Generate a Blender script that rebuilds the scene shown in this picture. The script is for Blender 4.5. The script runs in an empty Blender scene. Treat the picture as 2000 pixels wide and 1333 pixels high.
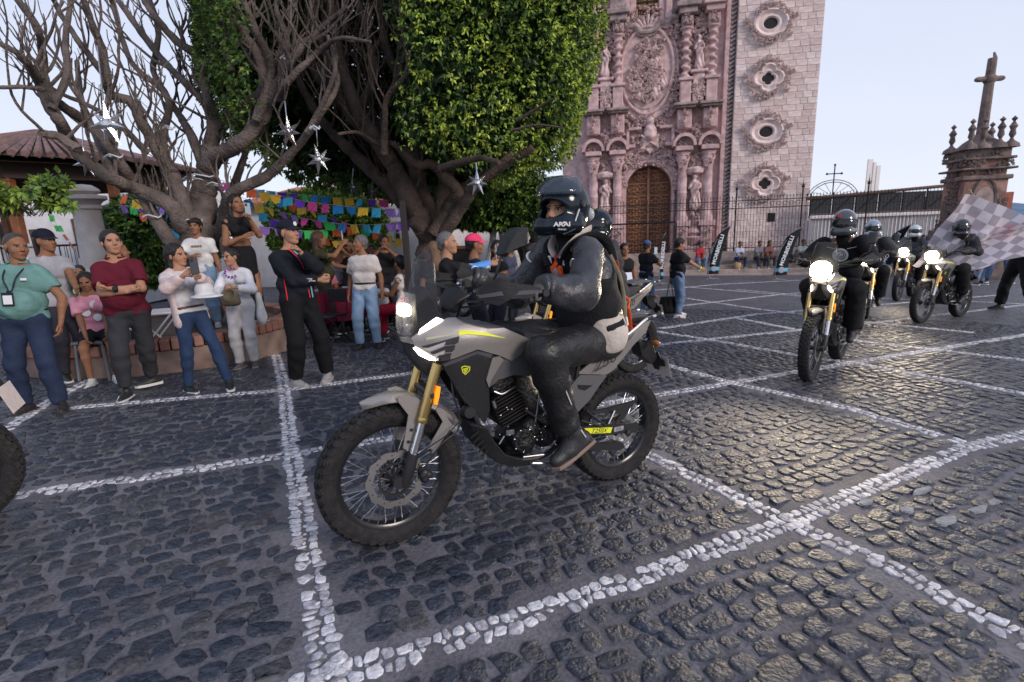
import bpy, math, random
import numpy as np
from mathutils import Vector, Matrix
random.seed(7); RNG = np.random.default_rng(7)
SC = bpy.context.scene
COL = SC.collection
rad = math.radians
# ------------------------------------------------------------------ camera
F = 1020.0                                   # focal length for a 2000 px wide frame
def _axes(p, r):
 fw = np.array([0, math.cos(p), -math.sin(p)]); u0 = np.array([0, math.sin(p), math.cos(p)]); r0 = np.array([1, 0, 0.])
 return r0*math.cos(r)-u0*math.sin(r), u0*math.cos(r)+r0*math.sin(r), fw
RT, UP, FW = _axes(rad(12.3), rad(2.2))
CAM = np.array([0, 0, 1.45])
cam = bpy.data.cameras.new('camera'); camo = bpy.data.objects.new('camera', cam); COL.objects.link(camo)
cam.sensor_width = 36; cam.lens = F/2000*36; cam.clip_end = 5000; cam.clip_start = .05
camo.matrix_world = Matrix(((RT[0], UP[0], -FW[0], CAM[0]), (RT[1], UP[1], -FW[1], CAM[1]), (RT[2], UP[2], -FW[2], CAM[2]), (0, 0, 0, 1)))
cam.dof.use_dof = True; cam.dof.focus_distance = 3.1; cam.dof.aperture_fstop = 3.6
SC.camera = camo
# ------------------------------------------------------------------ world and sun
SUN_EL, SUN_AZ = 14.0, 118.0                  # evening, sun behind thin cloud, low on the right behind the camera
w = bpy.data.worlds.new('World'); SC.world = w; w.use_nodes = True
nt = w.node_tree; nt.nodes.clear()
def _n(t, **k):
 n = nt.nodes.new(t)
 for a, b in k.items(): setattr(n, a, b)
 return n
sky = _n('ShaderNodeTexSky', sky_type='NISHITA', sun_disc=False, sun_elevation=rad(SUN_EL), sun_rotation=rad(SUN_AZ), dust_density=1.5, altitude=1700)
tc = _n('ShaderNodeTexCoord'); mp = _n('ShaderNodeMapping'); mp.inputs['Scale'].default_value = (1, 1, 3.2)
no = _n('ShaderNodeTexNoise'); no.inputs['Scale'].default_value = 1.6; no.inputs['Detail'].default_value = 5; no.inputs['Roughness'].default_value = .55
cr = _n('ShaderNodeValToRGB'); cr.color_ramp.elements[0].position = .35; cr.color_ramp.elements[0].color = (4.0, 5.0, 7.9, 1)
cr.color_ramp.elements[1].position = .72; cr.color_ramp.elements[1].color = (6.6, 7.3, 9.2, 1)
sx = _n('ShaderNodeSeparateXYZ'); mr = _n('ShaderNodeMapRange'); mr.inputs[1].default_value = 0.0; mr.inputs[2].default_value = .75
mr.inputs[3].default_value = 1.0; mr.inputs[4].default_value = 0.0
hz = _n('ShaderNodeMixRGB', blend_type='MIX'); hz.inputs['Color2'].default_value = (8.5, 8.9, 10.2, 1)
mx = _n('ShaderNodeMixRGB', blend_type='MIX'); mx.inputs['Fac'].default_value = .86
bg = _n('ShaderNodeBackground'); bg.inputs['Strength'].default_value = .072; wo = _n('ShaderNodeOutputWorld')
L = nt.links.new
L(tc.outputs['Generated'], mp.inputs['Vector']); L(mp.outputs['Vector'], no.inputs['Vector']); L(no.outputs['Fac'], cr.inputs['Fac'])
L(tc.outputs['Generated'], sx.inputs[0]); L(sx.outputs['Z'], mr.inputs[0]); L(mr.outputs[0], hz.inputs['Fac'])
L(cr.outputs['Color'], hz.inputs['Color1']); L(sky.outputs['Color'], mx.inputs['Color1']); L(hz.outputs['Color'], mx.inputs['Color2'])
L(mx.outputs['Color'], bg.inputs['Color']); L(bg.outputs['Background'], wo.inputs['Surface'])
sun = bpy.data.lights.new('sun', 'SUN'); suno = bpy.data.objects.new('sun', sun); COL.objects.link(suno)
sun.energy = 1.5; sun.angle = rad(18); sun.color = (1, .87, .78)
_sd = Vector((math.cos(rad(-42))*math.cos(rad(24)), math.sin(rad(-42))*math.cos(rad(24)), math.sin(rad(24))))
suno.rotation_euler = _sd.to_track_quat('Z', 'Y').to_euler()
sky.sun_elevation = rad(24); sky.sun_rotation = math.atan2(_sd.x, _sd.y)
SC.view_settings.view_transform = 'Standard'; SC.view_settings.look = 'None'; SC.view_settings.exposure = 0.6; SC.view_settings.gamma = 1
SC.cycles.max_bounces = 6; SC.cycles.diffuse_bounces = 3; SC.cycles.glossy_bounces = 3; SC.cycles.transmission_bounces = 6; SC.cycles.transparent_max_bounces = 8
# ------------------------------------------------------------------ geometry of the place
def _ground():
 gr, gu, gf = _axes(.183, .014)
 n = RT*gr[2]+UP*gu[2]+FW*gf[2]
 return n, CAM-n*1.45
GN, G0 = _ground()
def gz(x, y): return G0[2]-(GN[0]*(x-G0[0])+GN[1]*(y-G0[1]))/GN[2]     # the plaza slopes gently down to the church
def ray(px, py): return (RT*(px-1000)+UP*(666.5-py)+FW*F)/F
def G(px, py):                                # ground point seen at a place of the photo
 d = ray(px, py); return CAM+d*(-1.45/(d@GN))
def D(px, py, depth): return CAM+ray(px, py)*depth
def PR(P):
 v = np.asarray(P, float)-CAM; a = v@FW
 return 1000+F*(v@RT)/a, 666.5-F*(v@UP)/a
# ------------------------------------------------------------------ materials
_M = {}
def mat(name, col=(.5, .5, .5), rough=.6, metal=0, var=.0, vs=20, bump=0, bs=80, emit=None, es=0, alpha=1, trans=0, coat=0, spec=.5, var_col=None, sheen=0, ior=1.45, wave=None, vdet=4, vpos=(.35, .65)):
 if name in _M: return _M[name]
 m = bpy.data.materials.new(name); m.use_nodes = True; t = m.node_tree; b = t.nodes['Principled BSDF']
 b.inputs['Base Color'].default_value = (*col, 1); b.inputs['Roughness'].default_value = rough; b.inputs['Metallic'].default_value = metal
 b.inputs['Specular IOR Level'].default_value = spec; b.inputs['IOR'].default_value = ior
 if coat: b.inputs['Coat Weight'].default_value = coat; b.inputs['Coat Roughness'].default_value = .08
 if trans: b.inputs['Transmission Weight'].default_value = trans
 if alpha < 1: b.inputs['Alpha'].default_value = alpha
 if sheen: b.inputs['Sheen Weight'].default_value = sheen
 if emit: b.inputs['Emission Color'].default_value = (*emit, 1); b.inputs['Emission Strength'].default_value = es
 if var or var_col or bump:
  tcn = t.nodes.new('ShaderNodeTexCoord')
 if var or var_col:
  n = t.nodes.new('ShaderNodeTexNoise'); n.inputs['Scale'].default_value = vs; n.inputs['Detail'].default_value = vdet
  t.links.new(tcn.outputs['Object'], n.inputs['Vector'])
  r = t.nodes.new('ShaderNodeValToRGB'); r.color_ramp.elements[0].position = vpos[0]; r.color_ramp.elements[1].position = vpos[1]
  c2 = var_col or tuple(min(1, c*(1+var)) for c in col); c1 = col if var_col else tuple(c*(1-var) for c in col)
  r.color_ramp.elements[0].color = (*c1, 1); r.color_ramp.elements[1].color = (*c2, 1)
  t.links.new(n.outputs['Fac'], r.inputs['Fac']); t.links.new(r.outputs['Color'], b.inputs['Base Color'])
 if bump:
  n2 = t.nodes.new('ShaderNodeTexNoise'); n2.inputs['Scale'].default_value = bs; n2.inputs['Detail'].default_value = 5
  if wave:
   mpp = t.nodes.new('ShaderNodeMapping'); mpp.inputs['Scale'].default_value = wave
   t.links.new(tcn.outputs['Object'], mpp.inputs['Vector']); t.links.new(mpp.outputs['Vector'], n2.inputs['Vector'])
  else: t.links.new(tcn.outputs['Object'], n2.inputs['Vector'])
  bp = t.nodes.new('ShaderNodeBump'); bp.inputs['Strength'].default_value = bump; bp.inputs['Distance'].default_value = .02
  t.links.new(n2.outputs['Fac'], bp.inputs['Height']); t.links.new(bp.outputs['Normal'], b.inputs['Normal'])
 _M[name] = m; return m
def cloth(name, col, rough=.85, var=.12): return mat('cloth_'+name, col, rough, 0, var, 9, .35, 55, spec=.25)
# ------------------------------------------------------------------ mesh helpers
class MB:
 def __init__(s): s.v = []; s.f = []; s.m = []
 def add(s, vs, fs, mi=0):
  o = len(s.v); s.v.extend([tuple(map(float, v)) for v in vs]); s.f.extend([tuple(o+i for i in f) for f in fs]); s.m.extend([mi]*len(fs)); return s
 def box(s, c, d, R=None, mi=0, bev=0):
  x, y, z = d[0]/2, d[1]/2, d[2]/2
  if bev:
   b = min(bev, x*.9, y*.9, z*.9); P = [];
   for sx_ in (-1, 1):
    for sy in (-1, 1):
     for sz in (-1, 1):
      P += [(sx_*x, sy*(y-b), sz*(z-b)), (sx_*(x-b), sy*y, sz*(z-b)), (sx_*(x-b), sy*(y-b), sz*z)]
   vs = np.array(P)
   idx = lambda a, b_, c_, k: ((a*2+b_)*2+c_)*3+k
   fs = []
   for k, (u, v_) in enumerate(((1, 2), (0, 2), (0, 1))):
    for sgn in (0, 1):
     q = []
     for a, b_ in ((0, 0), (1, 0), (1, 1), (0, 1)):
      t = [0, 0, 0]; t[k] = sgn; t[u] = a; t[v_] = b_; q.append(idx(*t, k))
     if (sgn == 1) == (k == 1): q.reverse()
     fs.append(tuple(q))
   for k, (u, v_) in enumerate(((1, 2), (0, 2), (0, 1))):      # edges along axis k
    for a in (0, 1):
     for b_ in (0, 1):
      t0 = [0, 0, 0]; t0[u] = a; t0[v_] = b_; t1 = list(t0); t1[k] = 1
      q = [idx(*t0, u), idx(*t1, u), idx(*t1, v_), idx(*t0, v_)]
      if (a ^ b_) ^ (k == 1): q.reverse()
      fs.append(tuple(q))
   for a in (0, 1):
    for b_ in (0, 1):
     for c_ in (0, 1):
      q = [idx(a, b_, c_, 0), idx(a, b_, c_, 1), idx(a, b_, c_, 2)]
      if (a+b_+c_) % 2 == 0: q.reverse()
      fs.append(tuple(q))
  else:
   vs = np.array([(-x, -y, -z), (x, -y, -z), (x, y, -z), (-x, y, -z), (-x, -y, z), (x, -y, z), (x, y, z), (-x, y, z)])
   fs = [(0, 3, 2, 1), (4, 5, 6, 7), (0, 1, 5, 4), (1, 2, 6, 5), (2, 3, 7, 6), (3, 0, 4, 7)]
  if R is not None: vs = vs@np.array(R).T
  return s.add(vs+np.array(c), fs, mi)
 def tube(s, pts, r, n=8, mi=0, cap=True, flat=1.0):
  pts = [np.array(p, float) for p in pts]
  rs = r if hasattr(r, '__len__') else [r]*len(pts)
  vs = []; fs = []; u = None
  for i, p in enumerate(pts):
   t = pts[min(i+1, len(pts)-1)]-pts[max(i-1, 0)]; t = t/(np.linalg.norm(t)+1e-9)
   if u is None:
    a = np.array([0, 0, 1.]) if abs(t[2]) < .9 else np.array([1., 0, 0])
    u = np.cross(t, a)
   u = u-t*(u@t); u /= np.linalg.norm(u)+1e-9; v = np.cross(t, u)
   for k in range(n):
    a = 2*math.pi*k/n; vs.append(p+rs[i]*(u*math.cos(a)+v*math.sin(a)*flat))
  for i in range(len(pts)-1):
   for k in range(n):
    fs.append((i*n+k, i*n+(k+1) % n, (i+1)*n+(k+1) % n, (i+1)*n+k))
  if cap: fs.append(tuple(range(n))[::-1]); fs.append(tuple((len(pts)-1)*n+k for k in range(n)))
  return s.add(vs, fs, mi)
 def lathe(s, prof, c=(0, 0, 0), axis='z', n=24, mi=0, a0=0, a1=2*math.pi, sc=(1, 1), R=None):
  """prof: (radius, height) pairs"""
  full = abs(a1-a0-2*math.pi) < 1e-6; m = n if full else n+1; vs = []; fs = []
  for k in range(m):
   a = a0+(a1-a0)*k/n; ca, sa = math.cos(a)*sc[0], math.sin(a)*sc[1]
   for r, h in prof:
    p = (r*ca, r*sa, h)
    if axis == 'y': p = (r*ca, h, r*sa)
    elif axis == 'x': p = (h, r*ca, r*sa)
    vs.append(p)
  q = len(prof)
  for k in range(n):
   for i in range(q-1):
    a = k*q+i; b = ((k+1) % m)*q+i
    fs.append((a, b, b+1, a+1) if axis != 'y' else (a, a+1, b+1, b))
  vs = np.array(vs)
  if R is not None: vs = vs@np.array(R).T
  return s.add(vs+np.array(c), fs, mi)
 def prism(s, poly, h0, h1, fr=None, mi=0, bev=0):
  """extrude 2-D polygon (u,v) between h0 and h1; fr=(origin,U,V,W)"""
  O, U, V, W = fr or ((0, 0, 0), (1, 0, 0), (0, 1, 0), (0, 0, 1)); O, U, V, W = map(np.array, (O, U, V, W))
  n = len(poly); P = np.array(poly, float); area = sum(P[i][0]*P[(i+1) % n][1]-P[(i+1) % n][0]*P[i][1] for i in range(n))
  if area < 0: P = P[::-1]
  top = P; layers = [(P, h0), (P, h1)]
  if bev:
   c = P.mean(0); d = P-c; l = np.linalg.norm(d, axis=1, keepdims=True); top = c+d*(1-bev/np.maximum(l, bev*1.5))
   layers = [(P, h0), (P, h1-bev*(1 if h1 > h0 else -1)), (top, h1)]
  vs = [O+U*p[0]+V*p[1]+W*h for Q, h in layers for p in Q]; fs = []
  for k in range(len(layers)-1):
   for i in range(n): fs.append((k*n+i, k*n+(i+1) % n, (k+1)*n+(i+1) % n, (k+1)*n+i))
  fs.append(tuple(range(n))[::-1]); fs.append(tuple((len(layers)-1)*n+i for i in range(n)))
  return s.add(vs, fs, mi)
 def sphere(s, c, r, n=10, mi=0, R=None):
  r = r if hasattr(r, '__len__') else (r, r, r); m = n//2+1; vs = []; fs = []
  for i in range(m+1):
   th = math.pi*i/m
   for k in range(n):
    a = 2*math.pi*k/n; vs.append((r[0]*math.sin(th)*math.cos(a), r[1]*math.sin(th)*math.sin(a), r[2]*math.cos(th)))
  for i in range(m):
   for k in range(n): fs.append((i*n+k, (i+1)*n+k, (i+1)*n+(k+1) % n, i*n+(k+1) % n))
  vs = np.array(vs)
  if R is not None: vs = vs@np.array(R).T
  return s.add(vs+np.array(c), fs, mi)
def mesh_np(name, V, Fq, mats, MI=None, smooth=True):
 """V (n,3) array; Fq (m,3|4) int array or list of tuples"""
 me = bpy.data.meshes.new(name)
 if isinstance(Fq, np.ndarray):
  k = Fq.shape[1]; me.vertices.add(len(V)); me.vertices.foreach_set('co', np.asarray(V, np.float32).ravel())
  me.loops.add(Fq.size); me.loops.foreach_set('vertex_index', Fq.astype(np.int32).ravel())
  me.polygons.add(len(Fq)); me.polygons.foreach_set('loop_start', np.arange(0, Fq.size, k, dtype=np.int32))
  try: me.polygons.foreach_set('loop_total', np.full(len(Fq), k, np.int32))
  except Exception: pass
  me.update(calc_edges=True)
 else: me.from_pydata([tuple(v) for v in V], [], Fq); me.update()
 for m in mats: me.materials.append(m)
 if MI is not None: me.polygons.foreach_set('material_index', np.asarray(MI, np.int32))
 me.polygons.foreach_set('use_smooth', np.full(len(me.polygons), smooth))
 me.update(); return me
def props(o, label=None, cat=None, group=None, kind=None):
 if label: o['label'] = label
 if cat: o['category'] = cat
 if group: o['group'] = group
 if kind: o['kind'] = kind
 return o
def thing(name, label, cat, loc=(0, 0, 0), rz=0, group=None):
 o = bpy.data.objects.new(name, None); o.empty_display_size = .1; COL.objects.link(o); o.location = tuple(loc); o.rotation_euler = (0, 0, rz)
 return props(o, label, cat, group)
def inst(name, me, parent=None, loc=(0, 0, 0), rot=(0, 0, 0), **k):
 o = bpy.data.objects.new(name, me); COL.objects.link(o); o.location = tuple(loc); o.rotation_euler = rot
 if parent is not None: o.parent = parent
 return props(o, **k)
def root_off(p):
 o = np.zeros(3)
 while p is not None: o += np.array(p.location); p = p.parent
 return o
def obj(name, mb, m, parent=None, smooth=None, bevel=0, world=False, kind=None, label=None, cat=None, group=None):
 """link an MB as one mesh object. world=True: vertices are world coords, parent unrotated"""
 mats = m if isinstance(m, (list, tuple)) else [m]
 V = mb.v
 if world and parent is not None: V = (np.array(V)-root_off(parent)).tolist()
 me = mesh_np(name, V, mb.f, mats, mb.m, bool(smooth))
 if smooth == 'auto' or smooth is True:
  try: me.set_sharp_from_angle(angle=rad(38))
  except Exception: pass
 o = bpy.data.objects.new(name, me); COL.objects.link(o)
 if parent is not None: o.parent = parent
 if bevel:
  b = o.modifiers.new('bevel', 'BEVEL'); b.width = bevel; b.segments = 2; b.limit_method = 'ANGLE'; b.angle_limit = rad(35)
  b.harden_normals = False
 return props(o, label, cat, group, kind)
def copy_tree(o, parent=None, skip=()):
 c = o.copy(); COL.objects.link(c)
 if parent is not None: c.parent = parent
 for ch in list(o.children):
  if ch.name.split('.')[0] not in skip: copy_tree(ch, c, skip)
 return c
def catmull(pts, n=6):
 P = [np.array(p, float) for p in pts]; P = [2*P[0]-P[1]]+P+[2*P[-1]-P[-2]]; out = []
 for i in range(1, len(P)-2):
  for k in range(n):
   t = k/n; a, b, c, d = P[i-1], P[i], P[i+1], P[i+2]
   out.append(.5*((2*b)+(-a+c)*t+(2*a-5*b+4*c-d)*t*t+(-a+3*b-3*c+d)*t**3))
 out.append(P[-2]); return out
def text(name, s, size, m, parent, loc, X, Y, ext=.001, align='CENTER', shear=0, spacing=1.0, sx=1.0, bold=0):
 """flat lettering lying in plane spanned by X (reading direction) and Y (up)"""
 cu = bpy.data.curves.new(name, 'FONT'); cu.body = s; cu.size = size; cu.align_x = align; cu.align_y = 'CENTER'; cu.extrude = ext; cu.shear = shear; cu.space_character = spacing; cu.offset = bold
 cu.resolution_u = 3
 t = bpy.data.objects.new('tmp_text', cu); COL.objects.link(t)
 dg = bpy.context.evaluated_depsgraph_get(); me = bpy.data.meshes.new_from_object(t.evaluated_get(dg)); bpy.data.objects.remove(t); me.materials.clear(); me.materials.append(m)
 X = np.array(X, float); X /= np.linalg.norm(X); Y = np.array(Y, float); Y -= X*(X@Y); Y /= np.linalg.norm(Y); Z = np.cross(X, Y)
 o = bpy.data.objects.new(name, me); COL.objects.link(o); o.parent = parent
 o.matrix_local = Matrix(((X[0]*sx, Y[0], Z[0], loc[0]), (X[1]*sx, Y[1], Z[1], loc[1]), (X[2]*sx, Y[2], Z[2], loc[2]), (0, 0, 0, 1)))
 return o
# ------------------------------------------------------------------ implicit surfaces (naive surface nets)
def _smin(a, b, k):
 if k <= 0: return np.minimum(a, b)
 h = np.clip(.5+.5*(b-a)/k, 0, 1); return b+(a-b)*h-k*h*(1-h)
class SDF:
 def __init__(s, h=.015, k=.03): s.h = h; s.k = k; s.ops = []
 def cone(s, a, b, ra, rb, k=None, sub=False, fl=None, flat=False):
  """rounded cone; fl=(direction, factor): squash thickness along direction"""
  s.ops.append(('c', np.array(a, float), np.array(b, float), ra, rb, s.k if k is None else k, sub, fl, flat)); return s
 def ell(s, c, r, R=None, k=None, sub=False):
  s.ops.append(('e', np.array(c, float), np.array(r, float), np.eye(3) if R is None else np.array(R, float), None, s.k if k is None else k, sub, None)); return s
 def cut(s, p, n): s.ops.append(('p', np.array(p, float), np.array(n, float)/np.linalg.norm(n), None, None, 0, False, None)); return s
 def fn(s, f): s.ops.append(('f', f, None, None, None, 0, False, None)); return s
 def mesh(s, smooth=1):
  lo = np.full(3, 1e9); hi = -lo
  for o in s.ops:
   if o[6]: continue
   if o[0] == 'c':
    r = max(o[3], o[4]); lo = np.minimum(lo, np.minimum(o[1], o[2])-r); hi = np.maximum(hi, np.maximum(o[1], o[2])+r)
   elif o[0] == 'e': r = o[2].max(); lo = np.minimum(lo, o[1]-r); hi = np.maximum(hi, o[1]+r)
  h = s.h; lo -= 3*h; hi += 3*h; n = np.ceil((hi-lo)/h).astype(int)+1
  ax = [(lo[i]+h*np.arange(n[i])).astype(np.float32) for i in range(3)]
  Dv = np.full(n, .2, np.float32)
  for o in s.ops:
   t = o[0]
   if t == 'p':
    d = ((ax[0]-o[1][0])*o[2][0])[:, None, None]+((ax[1]-o[1][1])*o[2][1])[None, :, None]+((ax[2]-o[1][2])*o[2][2])[None, None]
    Dv = np.maximum(Dv, d); continue
   if t == 'f': Dv = Dv+o[1](ax[0][:, None, None], ax[1][None, :, None], ax[2][None, None]); continue
   mg = o[5]+2.5*h
   if t == 'c': r = max(o[3], o[4])+mg; a = np.minimum(o[1], o[2])-r; b = np.maximum(o[1], o[2])+r
   else: r = o[2].max()+mg; a = o[1]-r; b = o[1]+r
   i0 = np.maximum(0, np.floor((a-lo)/h).astype(int)); i1 = np.minimum(n, np.ceil((b-lo)/h).astype(int)+1)
   if (i1 <= i0).any(): continue
   sl = tuple(slice(i0[q], i1[q]) for q in range(3)); X, Y, Z = ax[0][sl[0]][:, None, None], ax[1][sl[1]][None, :, None], ax[2][sl[2]][None, None]
   if t == 'c':
    A, B, ra, rb = o[1:5]; ba = B-A; L2 = ba@ba+1e-9
    px, py, pz = X-A[0], Y-A[1], Z-A[2]; tt = np.clip((px*ba[0]+py*ba[1]+pz*ba[2])/L2, 0, 1)
    dx, dy, dz = px-tt*ba[0], py-tt*ba[1], pz-tt*ba[2]
    q = dx*dx+dy*dy+dz*dz
    if o[7]:
     u, fac = np.array(o[7][0], float), o[7][1]; u /= np.linalg.norm(u); c = dx*u[0]+dy*u[1]+dz*u[2]
     q = q+c*c*(1/fac**2-1)
    d = np.sqrt(q)-(ra+(rb-ra)*tt)
    if o[8]:
     l_ = math.sqrt(L2); d = np.maximum(d, ((X-B[0])*ba[0]+(Y-B[1])*ba[1]+(Z-B[2])*ba[2])/l_)
   else:
    C, r_, R = o[1:4]; px, py, pz = X-C[0], Y-C[1], Z-C[2]
    u = (px*R[0][0]+py*R[1][0]+pz*R[2][0])/r_[0]; v = (px*R[0][1]+py*R[1][1]+pz*R[2][1])/r_[1]; w_ = (px*R[0][2]+py*R[1][2]+pz*R[2][2])/r_[2]
    l = np.sqrt(u*u+v*v+w_*w_); d = (l-1)*r_.min() if r_.min() > .5*r_.max() else (l-1)*l/(np.sqrt((u/r_[0])**2+(v/r_[1])**2+(w_/r_[2])**2)+1e-6)
   if o[6]: Dv[sl] = -_smin(-Dv[sl], d, o[5])
   else: Dv[sl] = _smin(Dv[sl], d, o[5])
  return surfnets(Dv, lo, h, smooth)
def surfnets(Dv, lo, h, smooth=1):
 ins = Dv < 0; nx, ny, nz = Dv.shape
 cnt = sum(ins[i:nx-1+i, j:ny-1+j, k:nz-1+k].astype(np.int8) for i in (0, 1) for j in (0, 1) for k in (0, 1))
 act = (cnt > 0) & (cnt < 8); I = np.argwhere(act)
 if not len(I): return np.zeros((0, 3)), np.zeros((0, 4), int)
 idx = np.full(act.shape, -1, np.int64); idx[act] = np.arange(len(I))
 acc = np.zeros((len(I), 3)); num = np.zeros(len(I)); off = [(i, j, k) for i in (0, 1) for j in (0, 1) for k in (0, 1)]
 val = {o: Dv[I[:, 0]+o[0], I[:, 1]+o[1], I[:, 2]+o[2]] for o in off}
 for a in off:
  for q in range(3):
   if a[q] == 0:
    b = list(a); b[q] = 1; b = tuple(b); va, vb = val[a], val[b]; m = (va < 0) != (vb < 0)
    t = np.where(m, va/np.where(m, va-vb, 1), 0); p = np.array(a, float)[None].repeat(len(I), 0); p[:, q] += t
    acc += p*m[:, None]; num += m
 V = (I+acc/num[:, None])*h+lo
 Fs = []
 for q in range(3):
  u, v = (q+1) % 3, (q+2) % 3
  a = [slice(None)]*3; b = [slice(None)]*3; a[q] = slice(0, -1); b[q] = slice(1, None)
  s0, s1 = ins[tuple(a)], ins[tuple(b)]; E = np.argwhere(s0 != s1); E = E[(E[:, u] > 0) & (E[:, v] > 0) & (E[:, u] < Dv.shape[u]-1) & (E[:, v] < Dv.shape[v]-1)]
  sg = s0[E[:, 0], E[:, 1], E[:, 2]]; c = []
  for du, dv in ((1, 1), (0, 1), (0, 0), (1, 0)):
   e = E.copy(); e[:, u] -= du; e[:, v] -= dv; c.append(idx[e[:, 0], e[:, 1], e[:, 2]])
  Q = np.stack(c, 1); Q[~sg] = Q[~sg][:, ::-1]; Fs.append(Q)
 Fq = np.concatenate(Fs)
 for _ in range(smooth):
  a = Fq.ravel(); b = np.roll(Fq, -1, 1).ravel(); N = np.bincount(a, minlength=len(V))
  S = np.stack([np.bincount(a, weights=V[b, q], minlength=len(V)) for q in range(3)], 1)
  V = V*.5+.5*S/np.maximum(N, 1)[:, None]
 return V, Fq
def sdf_obj(name, s, m, parent=None, smooth=1, T=None, **k):
 V, Fq = s.mesh(smooth)
 me = mesh_np(name, V, Fq, [m]); o = bpy.data.objects.new(name, me); COL.objects.link(o)
 if parent is not None: o.parent = parent
 return props(o, **k)
def ik(a, t, l1, l2, hint):
 a, t, hint = np.array(a, float), np.array(t, float), np.array(hint, float); d = t-a; L_ = np.linalg.norm(d); L_ = max(L_, 1e-4)
 if L_ > (l1+l2)*.995: t = a+d/L_*(l1+l2)*.995; d = t-a; L_ = np.linalg.norm(d)
 x = (l1*l1-l2*l2+L_*L_)/(2*L_); hgt = math.sqrt(max(l1*l1-x*x, 0)); n = d/L_; h = hint-n*(hint@n); h /= np.linalg.norm(h)+1e-9
 return a+n*x+h*hgt, t
# ================================================================== GROUND
def ground_material():
 m = bpy.data.materials.new('mortar_ground'); m.use_nodes = True; t = m.node_tree; b = t.nodes['Principled BSDF']; N = t.nodes.new; K = t.links.new
 co = N('ShaderNodeTexCoord'); mp = N('ShaderNodeMapping'); mp.inputs['Rotation'].default_value = (0, 0, -THU); mp.inputs['Scale'].default_value = (8.2, 10.4, 1)
 K(co.outputs['Object'], mp.inputs['Vector'])
 v = N('ShaderNodeTexVoronoi'); v.feature = 'DISTANCE_TO_EDGE'; v.inputs['Scale'].default_value = 1; v.inputs['Randomness'].default_value = .75; K(mp.outputs['Vector'], v.inputs['Vector'])
 vc = N('ShaderNodeTexVoronoi'); vc.inputs['Scale'].default_value = 1; vc.inputs['Randomness'].default_value = .75; K(mp.outputs['Vector'], vc.inputs['Vector'])
 r = N('ShaderNodeValToRGB'); r.color_ramp.elements[0].position = .09; r.color_ramp.elements[1].position = .16; K(v.outputs['Distance'], r.inputs['Fac'])
 # stones of the far part are colour and relief only; near the camera they are geometry lying on this sheet
 sx = N('ShaderNodeVectorMath'); sx.operation = 'LENGTH'; K(co.outputs['Object'], sx.inputs[0])
 fr = N('ShaderNodeMapRange'); fr.inputs[1].default_value = FAR-.8; fr.inputs[2].default_value = FAR+.6; K(sx.outputs['Value'], fr.inputs[0])
 mul = N('ShaderNodeMath'); mul.operation = 'MULTIPLY'; K(r.outputs['Color'], mul.inputs[0]); K(fr.outputs[0], mul.inputs[1])
 n1 = N('ShaderNodeTexNoise'); n1.inputs['Scale'].default_value = 2.2; n1.inputs['Detail'].default_value = 8; n1.inputs['Roughness'].default_value = .65; K(co.outputs['Object'], n1.inputs['Vector'])
 c1 = N('ShaderNodeValToRGB'); e = c1.color_ramp.elements; e[0].position = .32; e[0].color = (.065, .061, .070, 1); e[1].position = .68; e[1].color = (.165, .157, .172, 1); K(n1.outputs['Fac'], c1.inputs['Fac'])
 n3 = N('ShaderNodeTexNoise'); n3.inputs['Scale'].default_value = 60; n3.inputs['Detail'].default_value = 4; K(co.outputs['Object'], n3.inputs['Vector'])
 mm = N('ShaderNodeMixRGB'); mm.blend_type = 'OVERLAY'; mm.inputs['Fac'].default_value = .7; K(c1.outputs['Color'], mm.inputs['Color1']); K(n3.outputs['Fac'], mm.inputs['Color2'])
 c2 = N('ShaderNodeMixRGB'); c2.inputs['Color1'].default_value = (.028, .03, .036, 1); c2.inputs['Color2'].default_value = (.075, .074, .08, 1)
 sc = N('ShaderNodeSeparateColor'); K(vc.outputs['Color'], sc.inputs[0]); K(sc.outputs[0], c2.inputs['Fac'])
 mix = N('ShaderNodeMixRGB'); K(mul.outputs[0], mix.inputs['Fac']); K(mm.outputs['Color'], mix.inputs['Color1']); K(c2.outputs['Color'], mix.inputs['Color2']); K(mix.outputs['Color'], b.inputs['Base Color'])
 bp = N('ShaderNodeBump'); bp.inputs['Distance'].default_value = .03; bp.inputs['Strength'].default_value = .8
 ad = N('ShaderNodeMath'); ad.operation = 'MULTIPLY_ADD'; K(n3.outputs['Fac'], ad.inputs[0]); ad.inputs[1].default_value = .22; K(mul.outputs[0], ad.inputs[2]); K(ad.outputs[0], bp.inputs['Height']); K(bp.outputs['Normal'], b.inputs['Normal'])
 rr = N('ShaderNodeMapRange'); rr.inputs[3].default_value = .8; rr.inputs[4].default_value = .42; K(mul.outputs[0], rr.inputs[0]); K(rr.outputs[0], b.inputs['Roughness'])
 return m
FAR = 12.0
_a, _b = G(570, 888), G(1680, 708); THU = math.atan2(_b[1]-_a[1], _b[0]-_a[0])
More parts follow.
